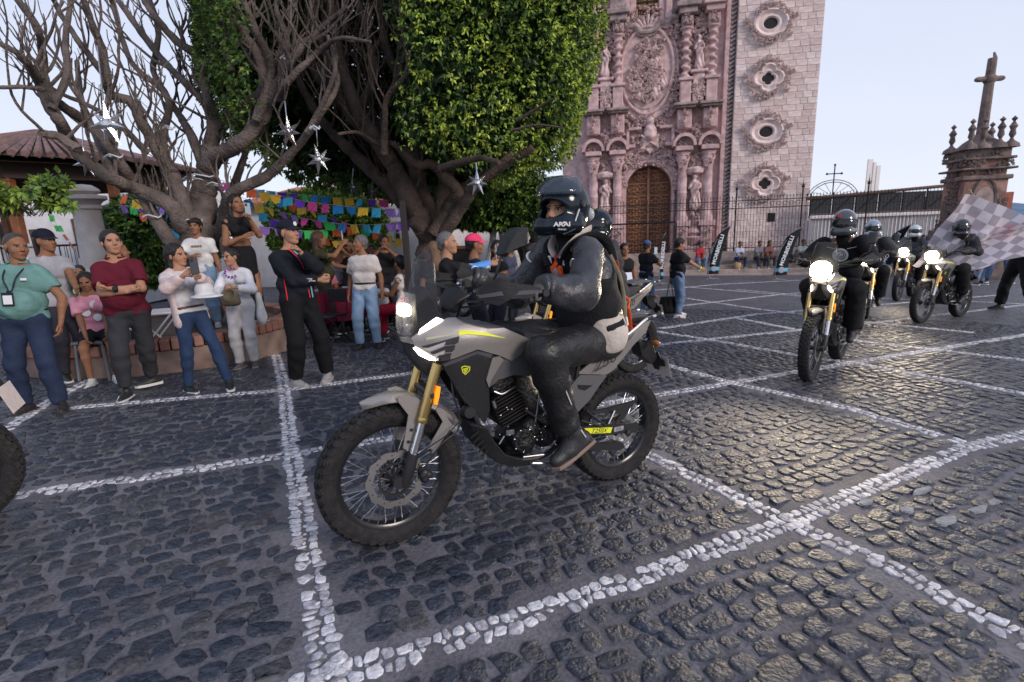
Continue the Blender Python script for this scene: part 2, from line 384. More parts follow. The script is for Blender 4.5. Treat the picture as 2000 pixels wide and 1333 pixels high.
LINES_PX = [[(420, 1400), (640, 1324), (1000, 1216), (1312, 1104), (1540, 1020), (1883, 876), (2000, 850), (2300, 752)],
 [(760, 638), (1084, 804), (1255, 885), (1540, 1020), (1740, 1108), (2000, 1252), (2200, 1370)],
 [(537, 690), (553, 745), (570, 888), (605, 1100), (640, 1310), (665, 1400)],
 [(-80, 988), (20, 970), (300, 930), (570, 888), (1084, 804), (1430, 748), (1680, 706), (2000, 655), (2200, 625)],
 [(140, 797), (576, 760), (819, 727), (1280, 674), (1561, 645), (1696, 632), (1948, 602), (2100, 585)],
 [(1130, 655), (1312, 716), (1431, 749), (1665, 800), (1870, 862), (1900, 872)],
 [(1180, 628), (1265, 645), (1405, 667), (1556, 694), (1690, 713), (1987, 767), (2080, 785)],
 [(1440, 622), (1560, 645), (1675, 666), (1810, 681), (2000, 704), (2100, 715)],
 [(1290, 642), (1480, 614), (1700, 597), (1960, 576)],
 [(-80, 905), (0, 847), (89, 789), (178, 740), (240, 703)],
 [(1330, 598), (1520, 576), (1700, 560)], [(1340, 583), (1480, 604), (1700, 630), (1900, 650)], [(1440, 566), (1600, 580), (1867, 588), (2000, 594)],
 [(1250, 570), (1400, 556), (1560, 548)], [(1330, 560), (1450, 570), (1640, 585)]]
LINES = [np.array([G(*p)[:2] for p in l]) for l in LINES_PX]
def _line_dist(P):
 d = np.full(len(P), 9.)
 for l in LINES:
  for a, b in zip(l[:-1], l[1:]):
   ab = b-a; t = np.clip(((P-a)@ab)/(ab@ab), 0, 1); d = np.minimum(d, np.linalg.norm(P-a-t[:, None]*ab, axis=1))
 return d
def _stones(C, U, A, B_, hgt, seed, crack=.5):
 """C centres (n,2); U unit long axes; A,B half sizes; returns list of (verts, faces) arrays"""
 r = np.random.default_rng(seed); n = len(C); V = np.stack([-U[:, 1], U[:, 0]], 1)
 base = np.array([(1, -.55), (1, .6), (.68, 1), (-.58, 1), (-1, .6), (-1, -.62), (-.64, -1), (.56, -1)])
 P = base[None]*(1+r.normal(0, .15, (n, 8, 2))); sk = r.normal(0, .16, (n, 1)); x = P[..., 0]*A[:, None]+P[..., 1]*B_[:, None]*sk; y = P[..., 1]*B_[:, None]
 out = []
 def ring(f, dz, jz):
  X = C[:, None, 0]+U[:, None, 0]*x*f+V[:, None, 0]*y*f; Y = C[:, None, 1]+U[:, None, 1]*x*f+V[:, None, 1]*y*f
  Z = gz(X, Y)+dz[:, None]*np.ones(8)+r.normal(0, jz, (n, 8)); return np.stack([X, Y, Z], -1)
 H = hgt*(.6+.8*r.random(n)); tilt = r.normal(0, .05, (n, 2))
 r0 = ring(1.04, np.full(n, -.006), 0); r1 = ring(.955, H*.72, .0010); r2 = ring(.80, H, .0020)
 c = np.stack([C[:, 0], C[:, 1], gz(C[:, 0], C[:, 1])+H*1.02], -1)[:, None]
 for q in (r1, r2, c): q[..., 2] += (q[..., 0]-C[:, None, 0])*tilt[:, None, 0]+(q[..., 1]-C[:, None, 1])*tilt[:, None, 1]
 VV = np.concatenate([r0, r1, r2, c], 1)
 F_ = []
 for L_ in (0, 8):
  for i in range(8): j = (i+1) % 8; F_ += [(L_+i, L_+j, L_+8+j), (L_+i, L_+8+j, L_+8+i)]
 for i in range(8): F_.append((16+i, 16+(i+1) % 8, 24))
 return VV, np.array(F_)
def build_ground():
 # the sheet itself: one big slab following the slope of the plaza
 xs = [-400, -60, -20, -8, 0, 8, 20, 60, 400]; ys = [-60, -10, 0, 8, 16, 30, 60, 400]
 V = [(x, y, gz(x, y)) for y in ys for x in xs]; nx = len(xs); Fc = [(j*nx+i, j*nx+i+1, (j+1)*nx+i+1, (j+1)*nx+i) for j in range(len(ys)-1) for i in range(nx-1)]
 me = mesh_np('ground', V, Fc, [ground_material()]); g = inst('ground', me, kind='structure')
 r = RNG; ct, st = math.cos(THU), math.sin(THU)
 C = []; A = []; Bh = []; An = []
 v = -3.0
 while v < 18:
  hrow = r.uniform(.084, .116); u = -16+r.uniform(0, .1)
  while u < 18:
   wd = r.choice([.08, .105, .125, .155, .115])*r.uniform(.85, 1.15)
   uu, vv = u+wd/2, v+.06*math.sin(u*1.3+v*.7)+.035*math.sin(u*3.1+v)+r.normal(0, .008)
   C.append((uu*ct-vv*st, uu*st+vv*ct)); A.append(wd/2-.0042-r.uniform(0, .011)); Bh.append(hrow/2-.0038-r.uniform(0, .009)); An.append(THU+.05*math.cos(u*1.3)*1.3*.6+r.normal(0, .12)); u += wd
  v += hrow
 C = np.array(C); A = np.array(A); Bh = np.array(Bh); An = np.array(An)
 P = np.stack([C[:, 0], C[:, 1], gz(C[:, 0], C[:, 1])], 1)-CAM; dep = P@FW; ok = (dep > .5)
 px = 1000+F*(P@RT)/np.maximum(dep, .1); py = 666.5-F*(P@UP)/np.maximum(dep, .1)
 ok &= (px > -140) & (px < 2140) & (py < 1500) & (np.hypot(C[:, 0], C[:, 1]) < FAR)
 ok &= _line_dist(C) > .098
 small = r.random(len(C)) < .02; ok &= ~small
 C, A, Bh, An, dep, px, py = [q[ok] for q in (C, A, Bh, An, dep, px, py)]
 VV, Fc = _stones(C, np.stack([np.cos(An), np.sin(An)], 1), A, Bh, .0085, 3)
 stone_m = []
 for i, (c, vc) in enumerate([((.022, .025, .034), (.050, .055, .070)), ((.015, .020, .033), (.040, .050, .073)), ((.034, .034, .040), (.080, .078, .084)), ((.032, .037, .048), (.07, .076, .09))]):
  stone_m.append(mat('basalt_%d' % i, c, .37, 0, vs=26, var_col=vc, bump=1.0, bs=48, spec=.55, vdet=8))
 inside = (px > 0) & (px < 2000) & (py < 1333); score = np.where(inside, dep, 99)
 order = np.argsort(score); near = order[:300]; far = order[300:]
 MIx = r.choice(4, len(C), p=[.4, .3, .12, .18])
 for i in near:
  me = mesh_np('cobblestone', VV[i], [tuple(q) for q in Fc], [stone_m[MIx[i]]], smooth=True); inst('cobblestone', me, g)
 def joined(name, idx, mats, mi):
  n = len(idx); V3 = np.concatenate([VV_[idx][:, :16], VV_[idx][:, 24:]], 1); W = V3.reshape(-1, 3); F3_ = np.array([f for f in Fc if max(f) < 16]+[(8+i, 8+(i+1) % 8, 16) for i in range(8)]); Fq = (F3_[None]+17*np.arange(n)[:, None, None]).reshape(-1, 3)
  me = mesh_np(name, W, Fq, mats, np.repeat(mi[idx], len(F3_))); inst(name, me, g, kind='stuff')
 VV_ = VV; mid = far[:1500]; n_ = len(mid); me = mesh_np('cobblestones', VV[mid].reshape(-1, 3), (Fc[None]+25*np.arange(n_)[:, None, None]).reshape(-1, 3), stone_m, np.repeat(MIx[mid], len(Fc))); inst('cobblestones', me, g, kind='stuff'); joined('cobblestones', far[1500:], stone_m, MIx)
 # white marble lines: two rows of small stones with chips between
 C = []; A = []; Bh = []; An = []
 for l in LINES:
  for a, b in zip(l[:-1], l[1:]):
   d = b-a; Ln = np.linalg.norm(d); d = d/Ln; nrm = np.array([-d[1], d[0]])
   for s_ in (-1, 1):
    t = 0
    while t < Ln:
     w_ = r.uniform(.03, .07)
     c = a+d*(t+w_/2)+nrm*(s_*.034+r.normal(0, .005)); C.append(c); A.append(w_/2-.0035); Bh.append(r.uniform(.019, .031)); An.append(math.atan2(d[1], d[0])+r.normal(0, .18)); t += w_+.002
   t = 0
   while t < Ln:
    C.append(a+d*t+nrm*r.normal(0, .006)); A.append(r.uniform(.008, .014)); Bh.append(r.uniform(.006, .011)); An.append(r.uniform(0, 3)); t += r.uniform(.035, .12)
 C = np.array(C); A = np.array(A); Bh = np.array(Bh); An = np.array(An); P = np.stack([C[:, 0], C[:, 1], gz(C[:, 0], C[:, 1])], 1)-CAM; dep = P@FW
 px = 1000+F*(P@RT)/np.maximum(dep, .1); py = 666.5-F*(P@UP)/np.maximum(dep, .1); ok = (dep > .4) & (px > -150) & (px < 2150) & (py < 1500)
 ok &= r.random(len(C)) > .03
 C, A, Bh, An, dep, px, py = [q[ok] for q in (C, A, Bh, An, dep, px, py)]
 VV_, Fc = _stones(C, np.stack([np.cos(An), np.sin(An)], 1), A, Bh, .005, 5)
 wm = [mat('marble_0', (.60, .59, .61), .5, 0, .25, 40, .5, 90), mat('marble_1', (.38, .37, .40), .55, 0, .3, 40, .5, 90)]
 MIx = (r.random(len(C)) < .42).astype(int); inside = (px > 0) & (px < 2000) & (py < 1333) & (A > .015); order = np.argsort(np.where(inside, dep, 99))
 for i in order[:300]:
  me = mesh_np('white_stone', VV_[i], [tuple(q) for q in Fc], [wm[MIx[i]]], smooth=True); inst('white_stone', me, g)
 joined('white_stones', order[300:], wm, MIx)
 # pale repair patches between the cobbles at the lower right
 sm = mat('repair_mortar', (.22, .23, .25), .7, 0, .2, 20, .3, 60)
 for (x, y, a, b) in ((1845, 1022, .10, .03), (1800, 962, .09, .02), (1770, 1000, .05, .025), (1910, 1000, .09, .02), (1690, 985, .06, .02), (1940, 985, .05, .02)):
  c = G(x, y); mb = MB(); pts = [(math.cos(q)*a*random.uniform(.8, 1.1), math.sin(q)*b*random.uniform(.8, 1.2)) for q in np.linspace(0, 6.283, 11)[:-1]]
  d = np.array([math.cos(THU), math.sin(THU), 0]); e = np.array([-d[1], d[0], 0]); sl = np.array([0, 0, 0])
  mb.add([np.array([*(c+d*p[0]*k+e*p[1]*k)[:2], gz(*(c+d*p[0]*k+e*p[1]*k)[:2])+z]) for k, z in ((1, 0), (.9, .019)) for p in pts], [(i, (i+1) % 10, 10+(i+1) % 10, 10+i) for i in range(10)]+[tuple(range(10, 20))])
  obj('mortar_patch', mb, sm, g)
 return g
ground = build_ground()
# ================================================================== CHURCH, STEPS, FENCE
_u = np.array([math.sin(rad(101)), math.cos(rad(101)), 0]); _w = np.array([_u[1], -_u[0], 0]); _z = np.array([0, 0, 1.])   # along the facade, towards the camera, up
_c0 = D(1267, 505, 28.5); CH0 = np.array([_c0[0], _c0[1], -.38])
CFR = (CH0, _u, _z, _w)
def CP(px, py, w=0.):
 d = ray(px, py); t = ((CH0+_w*w-CAM)@_w)/(d@_w); P = CAM+d*t-CH0; return float(P@_u), float(P[2])
def cw(u, v, w): return CH0+_u*u+_z*v+_w*w
RCH = np.stack([_u, _z, _w], 1)          # local (u,v,w) -> world
def cbox(mb, u0, u1, v0, v1, w0, w1, bev=.015, mi=0): mb.box(cw((u0+u1)/2, (v0+v1)/2, (w0+w1)/2), (abs(u1-u0), abs(v1-v0), abs(w1-w0)), RCH, mi, bev)
def stone(name, c, v=.22, bs=14, b=.8): return mat(name, c, .85, 0, v, 3.5, b, bs, vdet=8)
PINK = stone('pink_stone', (.52, .36, .355)); PINK2 = stone('carved_stone', (.55, .40, .385), .42, 24, 1.0); PALE = [stone('tower_stone_%d' % i, c, .14, 20, .5) for i, c in enumerate(((.70, .565, .535), (.63, .505, .48), (.74, .62, .585), (.60, .47, .44)))]
JOINT = stone('joint_mortar', (.62, .56, .54)); DARK = mat('opening_dark', (.012, .011, .012), .8); CAP = stone('weathered_cornice', (.30, .23, .22), .35)
def carving(kind, seed):
 """small carved scrollwork, unit size, in the (u,v,w) frame"""
 r = random.Random(seed); mb = MB()
 for i in range(kind):
  cx, cy = r.uniform(-.42, .42), r.uniform(-.42, .42); s_ = r.uniform(.09, .2); dr = r.choice((-1, 1)); a0 = r.uniform(0, 6.28); pts = []
  for k in range(9): t = k/8; rr = s_*(1-.75*t); a = a0+dr*t*6.5; pts.append((cx+rr*math.cos(a), cy+rr*math.sin(a), .10+.05*t))
  mb.tube(pts, [.055*(1-.5*k/8) for k in range(9)], 5)
  if r.random() < .6: mb.sphere((cx, cy, .1), (r.uniform(.05, .1), r.uniform(.05, .12), .1), 6)
 mb.lathe([(0, .12), (.05, .1), (.08, 0)], (r.uniform(-.1, .1), r.uniform(-.1, .1), .02), n=8)
 return mesh_np('carving', mb.v, mb.f, [PINK2], mb.m, False)
def statue_mesh(seed=0):
 s = SDF(.03, .05); s.cone((0, -.05, .1), (0, 0, .95), .26, .17); s.cone((0, 0, .95), (0, 0, 1.28), .20, .17); s.ell((0, .03, 1.58), (.12, .13, .15)); s.cone((0, 0, 1.3), (0, 0, 1.5), .07, .06)
 sg = 1 if seed else -1
 s.cone((-.2, 0, 1.3), (-.26, .12, 1.02), .08, .07); s.cone((-.26, .12, 1.02), (-.05*sg, .24, 1.15), .065, .05); s.cone((.2, 0, 1.3), (.27, .1, 1.05), .08, .07); s.cone((.27, .1, 1.05), (.12, .26, .98 if seed else 1.3), .065, .05)
 s.cone((.1, .1, 1.0), (.22, .06, .15), .09, .12); s.cone((-.12, .1, .9), (-.02, .12, .1), .08, .10); s.fn(lambda X, Y, Z: (.022*np.sin(24*X+6*np.sin(3*Z))*np.ones_like(Z+Y)).astype(np.float32))
 V, Fq = s.mesh(1); V = V[:, [0, 2, 1]]; return mesh_np('statue', V, Fq[:, ::-1], [PINK2], None, True)      # -> (u,v,w)
def place_c(name, me, parent, u, v, w, sx, sy=None, sz=None, rot=0, mirror=False):
 sy = sx if sy is None else sy; sz = sx if sz is None else sz; c, s_ = math.cos(rot), math.sin(rot); m_ = -1 if mirror else 1
 U = (_u*c+_z*s_)*sx*m_; V = (_z*c-_u*s_)*sy; W = _w*sz; P = cw(u, v, w)-root_off(parent)
 o = bpy.data.objects.new(name, me); COL.objects.link(o); o.parent = parent
 o.matrix_local = Matrix(((U[0], V[0], W[0], P[0]), (U[1], V[1], W[1], P[1]), (U[2], V[2], W[2], P[2]), (0, 0, 0, 1))); return o
def column_mb(h, r, twisted=False):
 """column in (u,v,w) frame, base at 0"""
 mb = MB()
 if not twisted:
  P = [(r*1.35, 0), (r*1.35, .06*h), (r*1.15, .075*h), (r*1.05, .11*h), (r*1.0, .12*h), (r*.97, .40*h), (r*1.03, .405*h), (r*1.03, .42*h), (r*.96, .425*h), (r*.93, .80*h), (r*1.05, .81*h), (r*1.0, .83*h), (r*1.15, .86*h), (r*1.5, .93*h), (r*1.1, .935*h), (r*1.45, .97*h), (r*1.55, h)]
  mb.lathe([(a, b) for a, b in P], axis='y', n=16)
 else:
  n = 12; m_ = 48; V = []
  for j in range(m_+1):
   t = j/m_; a = t*6*2*math.pi; rr = r*(.82+.12*math.sin(t*12*math.pi)); ox, oz = .28*r*math.cos(a), .28*r*math.sin(a)
   if t < .05 or t > .9: ox = oz = 0; rr = r*(1.2 if t < .03 or t > .95 else .95)
   if t > .97: rr = r*1.5
   for k in range(n): b = 2*math.pi*k/n; V.append((ox+rr*math.cos(b), t*h, oz+rr*math.sin(b)))
  mb.add(V, [(j*n+k, (j+1)*n+k, (j+1)*n+(k+1) % n, j*n+(k+1) % n) for j in range(m_) for k in range(n)]+[tuple(m_*n+k for k in range(n))[::-1]])
 return mesh_np('column', mb.v, mb.f, [PINK], mb.m, True)
def build_church():
 ch = thing('church', 'baroque pink stone church with carved portal and square tower behind the plaza fence', 'church', CH0)
 TOP = CP(1400, -60)[1]; uc = 0.0
 uL, uR = CP(1100, 400)[0], CP(1416, 300)[0]; tR = CP(1583, 300)[0]
 mb = MB(); dl, dr, spr = CP(1223, 400)[0], CP(1311, 400)[0], CP(1267, 368)[1]; dr_ = (dr-dl)/2; uc = (dl+dr)/2; nseg = 16
 # wall with the arched opening cut out
 arch = [(uc+dr_*math.cos(a), spr+dr_*math.sin(a)) for a in np.linspace(math.pi, 0, nseg+1)]
 outline = [(uL, 0), (dl, 0)]+arch+[(dr, 0), (uR, 0), (uR, TOP), (uL, TOP)]
 mb.prism(outline, -1.2, 0, CFR); obj('facade_wall', mb, PINK, ch, world=True)
 # door: two leaves with raised fretwork
 wood = mat('door_wood', (.105, .045, .022), .55, 0, .35, 12, .7, 60); wood2 = mat('door_wood_raised', (.30, .14, .07), .5, 0, .3, 12, .6, 60)
 for sg in (-1, 1):
  pts = [(uc+sg*.02, 0), (uc+sg*dr_*1.0, 0)]+[(uc+sg*dr_*math.cos(a), spr+dr_*math.sin(a)) for a in np.linspace(0, math.pi/2-.02, 9)]
  mb = MB(); mb.prism(pts, -.62, -.5, CFR); dd = obj('door_leaf', mb, wood, ch, world=True)
  wl = dr_*.86; rows = 7
  for j in range(rows):
   v0 = .1+j*(spr+dr_*.75)/rows; hh = (spr+dr_*.75)/rows*.86; cu = uc+sg*dr_*.5; cv = v0+hh/2
   if j == rows-1: wl = dr_*.6; cu = uc+sg*dr_*.36
   mb = MB()
   for k in range(4):
    a0 = k*math.pi/2
    for f, g_ in ((.46, .0), (.24, .5)):
     pts = [(cu+wl*f*math.cos(a0+g_), cv+hh*f*math.sin(a0+g_)), (cu+wl*f*.9*math.cos(a0+.45+g_), cv+hh*f*1.1*math.sin(a0+.45+g_)), (cu+wl*f*.6*math.cos(a0+.8+g_), cv+hh*f*.6*math.sin(a0+.8+g_)), (cu+wl*f*math.cos(a0+1.57+g_), cv+hh*f*math.sin(a0+1.57+g_))]
     mb.tube([cw(p[0], p[1], -.49) for p in pts], .032, 5)
   cbox(mb, cu-wl*.48, cu+wl*.48, v0+hh, v0+hh+.05, -.5, -.45, 0); mb.lathe([(0, .05), (.07, .03), (.09, 0)], cw(cu, cv, -.5), n=8, R=np.stack([_u, _z, _w], 1))
   obj('door_panel', mb, wood2, dd, world=True, smooth=True)
 mb = MB(); cbox(mb, uc-.07, uc+.07, 0, spr+dr_*.98, -.52, -.42); obj('door_post', mb, wood2, ch, world=True)
 # arch mouldings
 for r0, r1, w1 in ((1.0, 1.12, .10), (1.12, 1.2, .18), (1.2, 1.36, .12)):
  mb = MB(); A = np.linspace(math.pi, 0, 21); pts = [(uc+dr_*r1*math.cos(a), spr+dr_*r1*math.sin(a)) for a in A]; inn = [(uc+dr_*r0*math.cos(a), spr+dr_*r0*math.sin(a)) for a in A[::-1]]
  mb.prism([(uc-dr_*r1, 0)]+pts+[(uc+dr_*r1, 0), (uc+dr_*r0, 0)]+inn+[(uc-dr_*r0, 0)], 0, w1, CFR); obj('arch_moulding', mb, PINK, ch, world=True)
 CV = [carving(9, i) for i in range(4)]+[carving(14, 9+i) for i in range(2)]
 for k in range(9):
  a = math.pi*(k+.5)/9; place_c('carving', CV[k % 4], ch, uc+dr_*1.28*math.cos(a), spr+dr_*1.28*math.sin(a), .12, .30, .30, .5, rot=a)
 px2u = lambda px, py: CP(px, py)[0]-uc; V_ = lambda py, px=1330: CP(px, py)[1]
 # frieze above the arch
 for k in range(6):
  for sg in (-1, 1): place_c('carving', CV[(k+2) % 6], ch, uc+sg*(.35+.27*k*.9), V_(312, 1290)+(.1 if k % 2 else -.1), .02, .62, .62, 1.4, rot=k, mirror=sg < 0)
 for sg in (-1, 1):
  place_c('carving', CV[4], ch, uc+sg*dr_*1.18, V_(350, 1300), .02, .5, .8, 1.2, mirror=sg < 0)
  for k in range(7): place_c('carving', CV[k % 4], ch, uc+sg*(dr_*1.48), V_(345+k*14, 1318), .02, .2, .32, .8, rot=k)
 # stepped cornice above door with the papal emblem
 for sg in (-1, 1):
  m2 = MB()
  def q(a, b, va, vb, w1): cbox(m2, uc+sg*a, uc+sg*b, V_(va, 1290), V_(vb, 1290), 0, w1, .03)
  q(.75, 1.15, 288, 281, .45); q(1.05, 1.2, 281, 250, .35); q(1.1, 1.75, 288 if 0 else 286, 279, .5); q(.45, 1.1, 254, 248, .42); q(1.2, 1.8, 262, 256, .3)
  q(1.45, 1.55, 279, 256, .3)
  obj('cornice', m2, PINK, ch, world=True, smooth=True)
 mb = MB(); mb.sphere(cw(uc, V_(262, 1267), .25), (.34, .5, .28), 14, R=RCH); mb.sphere(cw(uc, V_(240, 1267), .25), (.22, .3, .22), 12, R=RCH); cbox(mb, uc-.45, uc+.45, V_(296, 1267), V_(268, 1267), 0, .3, .1); mb.prism([(uc-.4, V_(285, 1267)), (uc, V_(303, 1267)), (uc+.4, V_(285, 1267))], 0, .3, CFR, bev=.05)
 for sg in (-1, 1): mb.tube([cw(uc-sg*.45, V_(292, 1267), .33), cw(uc+sg*.45, V_(266, 1267), .36)], .05, 6)
 obj('emblem', mb, PINK2, ch, world=True, smooth=True)
 for k in range(8): a = k*.785+.3; place_c('carving', CV[k % 6], ch, uc+.66*math.cos(a), V_(265, 1267)+.85*math.sin(a), .04, .55, .55, 1.3, rot=a)
 # medallion
 mc = V_(138, 1263); mu = CP(1263, 138)[0]; mb = MB(); A = np.linspace(0, 2*math.pi, 33)[:-1]
 def oval(a, b): return [(mu+a*math.cos(t), mc+b*math.sin(t)*(1.0 if math.sin(t) > 0 else 1.08)) for t in A]
 mb.prism(oval(1.62, 2.45), 0, .12, CFR, bev=.05); obj('medallion_back', mb, PINK2, ch, world=True)
 mb = MB(); mb.tube([cw(p[0], p[1], .2) for p in oval(1.28, 1.95)]+[cw(*oval(1.28, 1.95)[0], .2)], .085, 8); mb.tube([cw(p[0], p[1], .14) for p in oval(1.52, 2.3)]+[cw(*oval(1.52, 2.3)[0], .14)], .07, 8); obj('medallion_frame', mb, PINK, ch, world=True, smooth=True)
 mb = MB(); mb.lathe([(0, .04), (1.24, .04), (1.24, 0)], cw(mu, mc, .13), n=28, R=np.stack([_u, _z*1.5, _w], 1).T if 0 else np.stack([_u, _z, _w], 1), sc=(1, 1.5)); obj('relief_ground', mb, stone('relief_pale', (.55, .39, .37)), ch, world=True)
 rr = random.Random(3); ST = [statue_mesh(0), statue_mesh(1)]
 for (du, dv, s_) in ((-.35, -1.15, .62), (.38, -1.1, .72), (-.75, -.7, .5), (.8, -.65, .55), (.1, -.1, .5), (-.3, .25, .45), (.45, .5, .5), (-.1, .75, .45)): place_c('relief_figure', ST[rr.randrange(2)], ch, mu+du, mc+dv-.25, .24, s_*1.25, s_*1.15, s_, rot=rr.uniform(-.4, .4))
 for k in range(34): a = rr.uniform(0, 6.28); d = rr.uniform(.2, .98); place_c('carving', CV[k % 6], ch, mu+d*math.cos(a)*1.15, mc+d*math.sin(a)*1.75, .14, .55, .55, 1.5, rot=a)
 for k in range(30):
  a = 2*math.pi*k/30; e = 1.75+.1*math.sin(5*a); place_c('carving', CV[k % 6], ch, mu+e*math.cos(a), mc+e*1.48*math.sin(a), .05, .52+.2*abs(math.cos(a)), .52, 1.7, rot=a)
 mb = MB()
 for k in range(9): a = math.pi*(k+.5)/9; mb.tube([cw(mu+.2*math.cos(a), mc+1.75+.1*math.sin(a), .2), cw(mu+.78*math.cos(a), mc+1.85+.62*math.sin(a), .22)], [.04, .10], 6)
 obj('shell_carving', mb, PINK2, ch, world=True, smooth=True)
 # window above
 wl, wr, wb = CP(1241, 40)[0], CP(1286, 40)[0], V_(50, 1264); mb = MB(); cbox(mb, wl, wr, wb, TOP, -.0, .02, 0); gw = obj('window', mb, mat('amber_glass', (.50, .24, .07), .3, 0, .5, 1.8, vpos=(.4, .6)), ch, world=True)
 mb = MB()
 for k in range(10): u_ = wl+(wr-wl)*k/9; cbox(mb, u_-.012, u_+.012, wb, TOP, .04, .07, 0)
 for k in range(18): v_ = wb+.17*k; cbox(mb, wl, wr, v_-.012, v_+.012, .045, .075, 0)
 cbox(mb, (wl+wr)/2-.03, (wl+wr)/2+.03, wb, TOP, .07, .1, 0); cbox(mb, wl, wr, wb+1.0, wb+1.07, .07, .1, 0); obj('window_grille', mb, mat('iron', (.02, .018, .018), .5, .5), gw, world=True)
 mb = MB()
 for sg, e in ((-1, wl), (1, wr)): cbox(mb, e-sg*.02, e+sg*.30, wb-.2, TOP, 0, .22, .04); cbox(mb, e+sg*.30, e+sg*.62, wb+.1, TOP, 0, .35, .05)
 obj('window_jamb', mb, PINK, ch, world=True, smooth=True)
 mb = MB(); pts = catmull([cw((wl+wr)/2+x, wb+y, .3) for x, y in ((-1.5, .15), (-1.15, .15), (-1.0, -.05), (-.6, -.05), (-.35, -.32), (0, -.38), (.35, -.32), (.6, -.05), (1.0, -.05), (1.15, .15), (1.5, .15))], 4); mb.tube(pts, .12, 8); mb.tube([p-_z*.15-_w*.1 for p in pts], .10, 8); obj('window_sill', mb, CAP, ch, world=True, smooth=True)
 # side orders: mirrored pairs of columns, hoods, statues and twisted columns
 c1, c2, sM = px2u(1330, 380), px2u(1378, 380), px2u(1354, 380); vb, vt = V_(432), V_(300); COLM = column_mb(vt-vb, .24); TW = column_mb(V_(62)-V_(158), .22, True)
 for sg in (-1, 1):
  mir = sg < 0
  for cc, dy in ((c1, 0), (c2, 0)):
   u_ = uc+sg*cc; place_c('column', COLM, ch, u_, vb, .42, 1)
   mb = MB(); cbox(mb, u_-.38, u_+.38, 0, vb*.25, 0, .85); cbox(mb, u_-.3, u_+.3, vb*.25, vb*.85, 0, .75); cbox(mb, u_-.4, u_+.4, vb*.85, vb, 0, .85); obj('pedestal', mb, PINK, ch, world=True, smooth=True)
   for k in range(2): place_c('carving', CV[(k+3) % 6], ch, u_, vb*(.4+.3*k), .75, .5, .4, .8, rot=k)
   for k in range(3): place_c('carving', CV[k], ch, u_, vt-.25-.22*k, .58, .55, .3, 1.0, rot=k*2)
   mb = MB(); v0 = V_(290); cbox(mb, u_-.42, u_+.42, v0-.22, v0, 0, .9, .03); A = np.linspace(0, math.pi, 13)
   mb.prism([(u_+.58*math.cos(a), v0+.62*math.sin(a)) for a in A]+[(u_+.44*math.cos(a), v0+.46*math.sin(a)) for a in A[::-1]], 0, .95, CFR); mb.prism([(u_+.45*math.cos(a), v0+.47*math.sin(a)) for a in A], 0, .5, CFR); obj('column_hood', mb, PINK, ch, world=True, smooth=False)
   place_c('carving', CV[5], ch, u_, v0+.15, .5, .6, .4, 1.2)
   mb = MB(); cbox(mb, u_-.34, u_+.34, V_(256), V_(218), 0, .6, .04); obj('entablature_block', mb, PINK, ch, world=True, smooth=True)
   for k in range(2): place_c('carving', CV[k+1], ch, u_, V_(247-k*18), .6, .5, .42, .9, rot=k)
   mb = MB(); cbox(mb, u_-.48, u_+.48, V_(217), V_(213), 0, .85, .02); cbox(mb, u_-.56, u_+.56, V_(213), V_(208), 0, .98, .02); obj('cornice', mb, CAP, ch, world=True, smooth=True)
   mb = MB(); cbox(mb, u_-.26, u_+.26, V_(207), V_(162), 0, .6, .03); cbox(mb, u_-.36, u_+.36, V_(164), V_(158), 0, .7, .02); obj('pedestal', mb, PINK, ch, world=True, smooth=True)
   place_c('twisted_column', TW, ch, u_, V_(158), .38, 1, mirror=mir)
   mb = MB(); cbox(mb, u_-.27, u_+.27, V_(62), V_(38), 0, .6, .03); cbox(mb, u_-.42, u_+.42, V_(38), V_(26), 0, .8, .03); cbox(mb, u_-.55, u_+.55, V_(26), V_(16), 0, .95, .03); cbox(mb, u_-.4, u_+.4, V_(16), TOP, 0, .5, .03); obj('capital_block', mb, CAP if cc == c1 else PINK, ch, world=True, smooth=True)
   for k in range(3): place_c('carving', CV[k], ch, u_, V_(56-k*7), .58, .5, .3, 1, rot=k)
  u_ = uc+sg*sM
  mb = MB(); cbox(mb, u_-.36, u_+.36, 0, V_(300), 0, .12, .03); cbox(mb, u_-.3, u_+.3, 0, .5, 0, .7, .05); mb.lathe([(.15, 0), (.5, .4), (.55, .5), (.3, .6), (.45, .75), (.25, 1.1), (.4, 1.3), (.45, 1.4)], cw(u_, .45, .35), n=14, R=np.stack([_u, -_w, _z], 1)); obj('niche_base', mb, PINK, ch, world=True, smooth=True)
  place_c('statue', ST[0 if sg < 0 else 1], ch, u_, V_(408), .45, .98, .98, .9, mirror=mir)
  for k in range(5): place_c('carving', CV[k], ch, u_, V_(425+k*14), .40, .55, .5, 1.4, rot=k)
  mb = MB(); mb.lathe([(.3, 0), (.52, .1), (.55, .3), (.3, .42)], cw(u_, V_(345), .25), n=14, R=np.stack([_u, -_w, _z], 1)); cbox(mb, u_-.34, u_+.34, V_(330), V_(290), 0, .22, .03); obj('niche_canopy', mb, PINK2, ch, world=True, smooth=True)
  for k in range(7): place_c('carving', CV[k % 6], ch, u_, V_(352-k*17), .25, .55, .5, 1.2, rot=k*1.7)
  place_c('statue', ST[0], ch, u_, V_(142), .35, .78, .9, .8, mirror=mir)
  mb = MB(); cbox(mb, u_-.28, u_+.28, V_(205), V_(143), 0, .5, .05); cbox(mb, u_-.4, u_+.4, V_(150), V_(144), 0, .62, .03)
  for k in range(7): a = math.pi*(k+.5)/7; mb.tube([cw(u_, V_(96), .1), cw(u_+.5*math.cos(a), V_(96)+.62*math.sin(a), .14)], [.03, .09], 6)
  obj('niche_shell', mb, PINK2, ch, world=True, smooth=True)
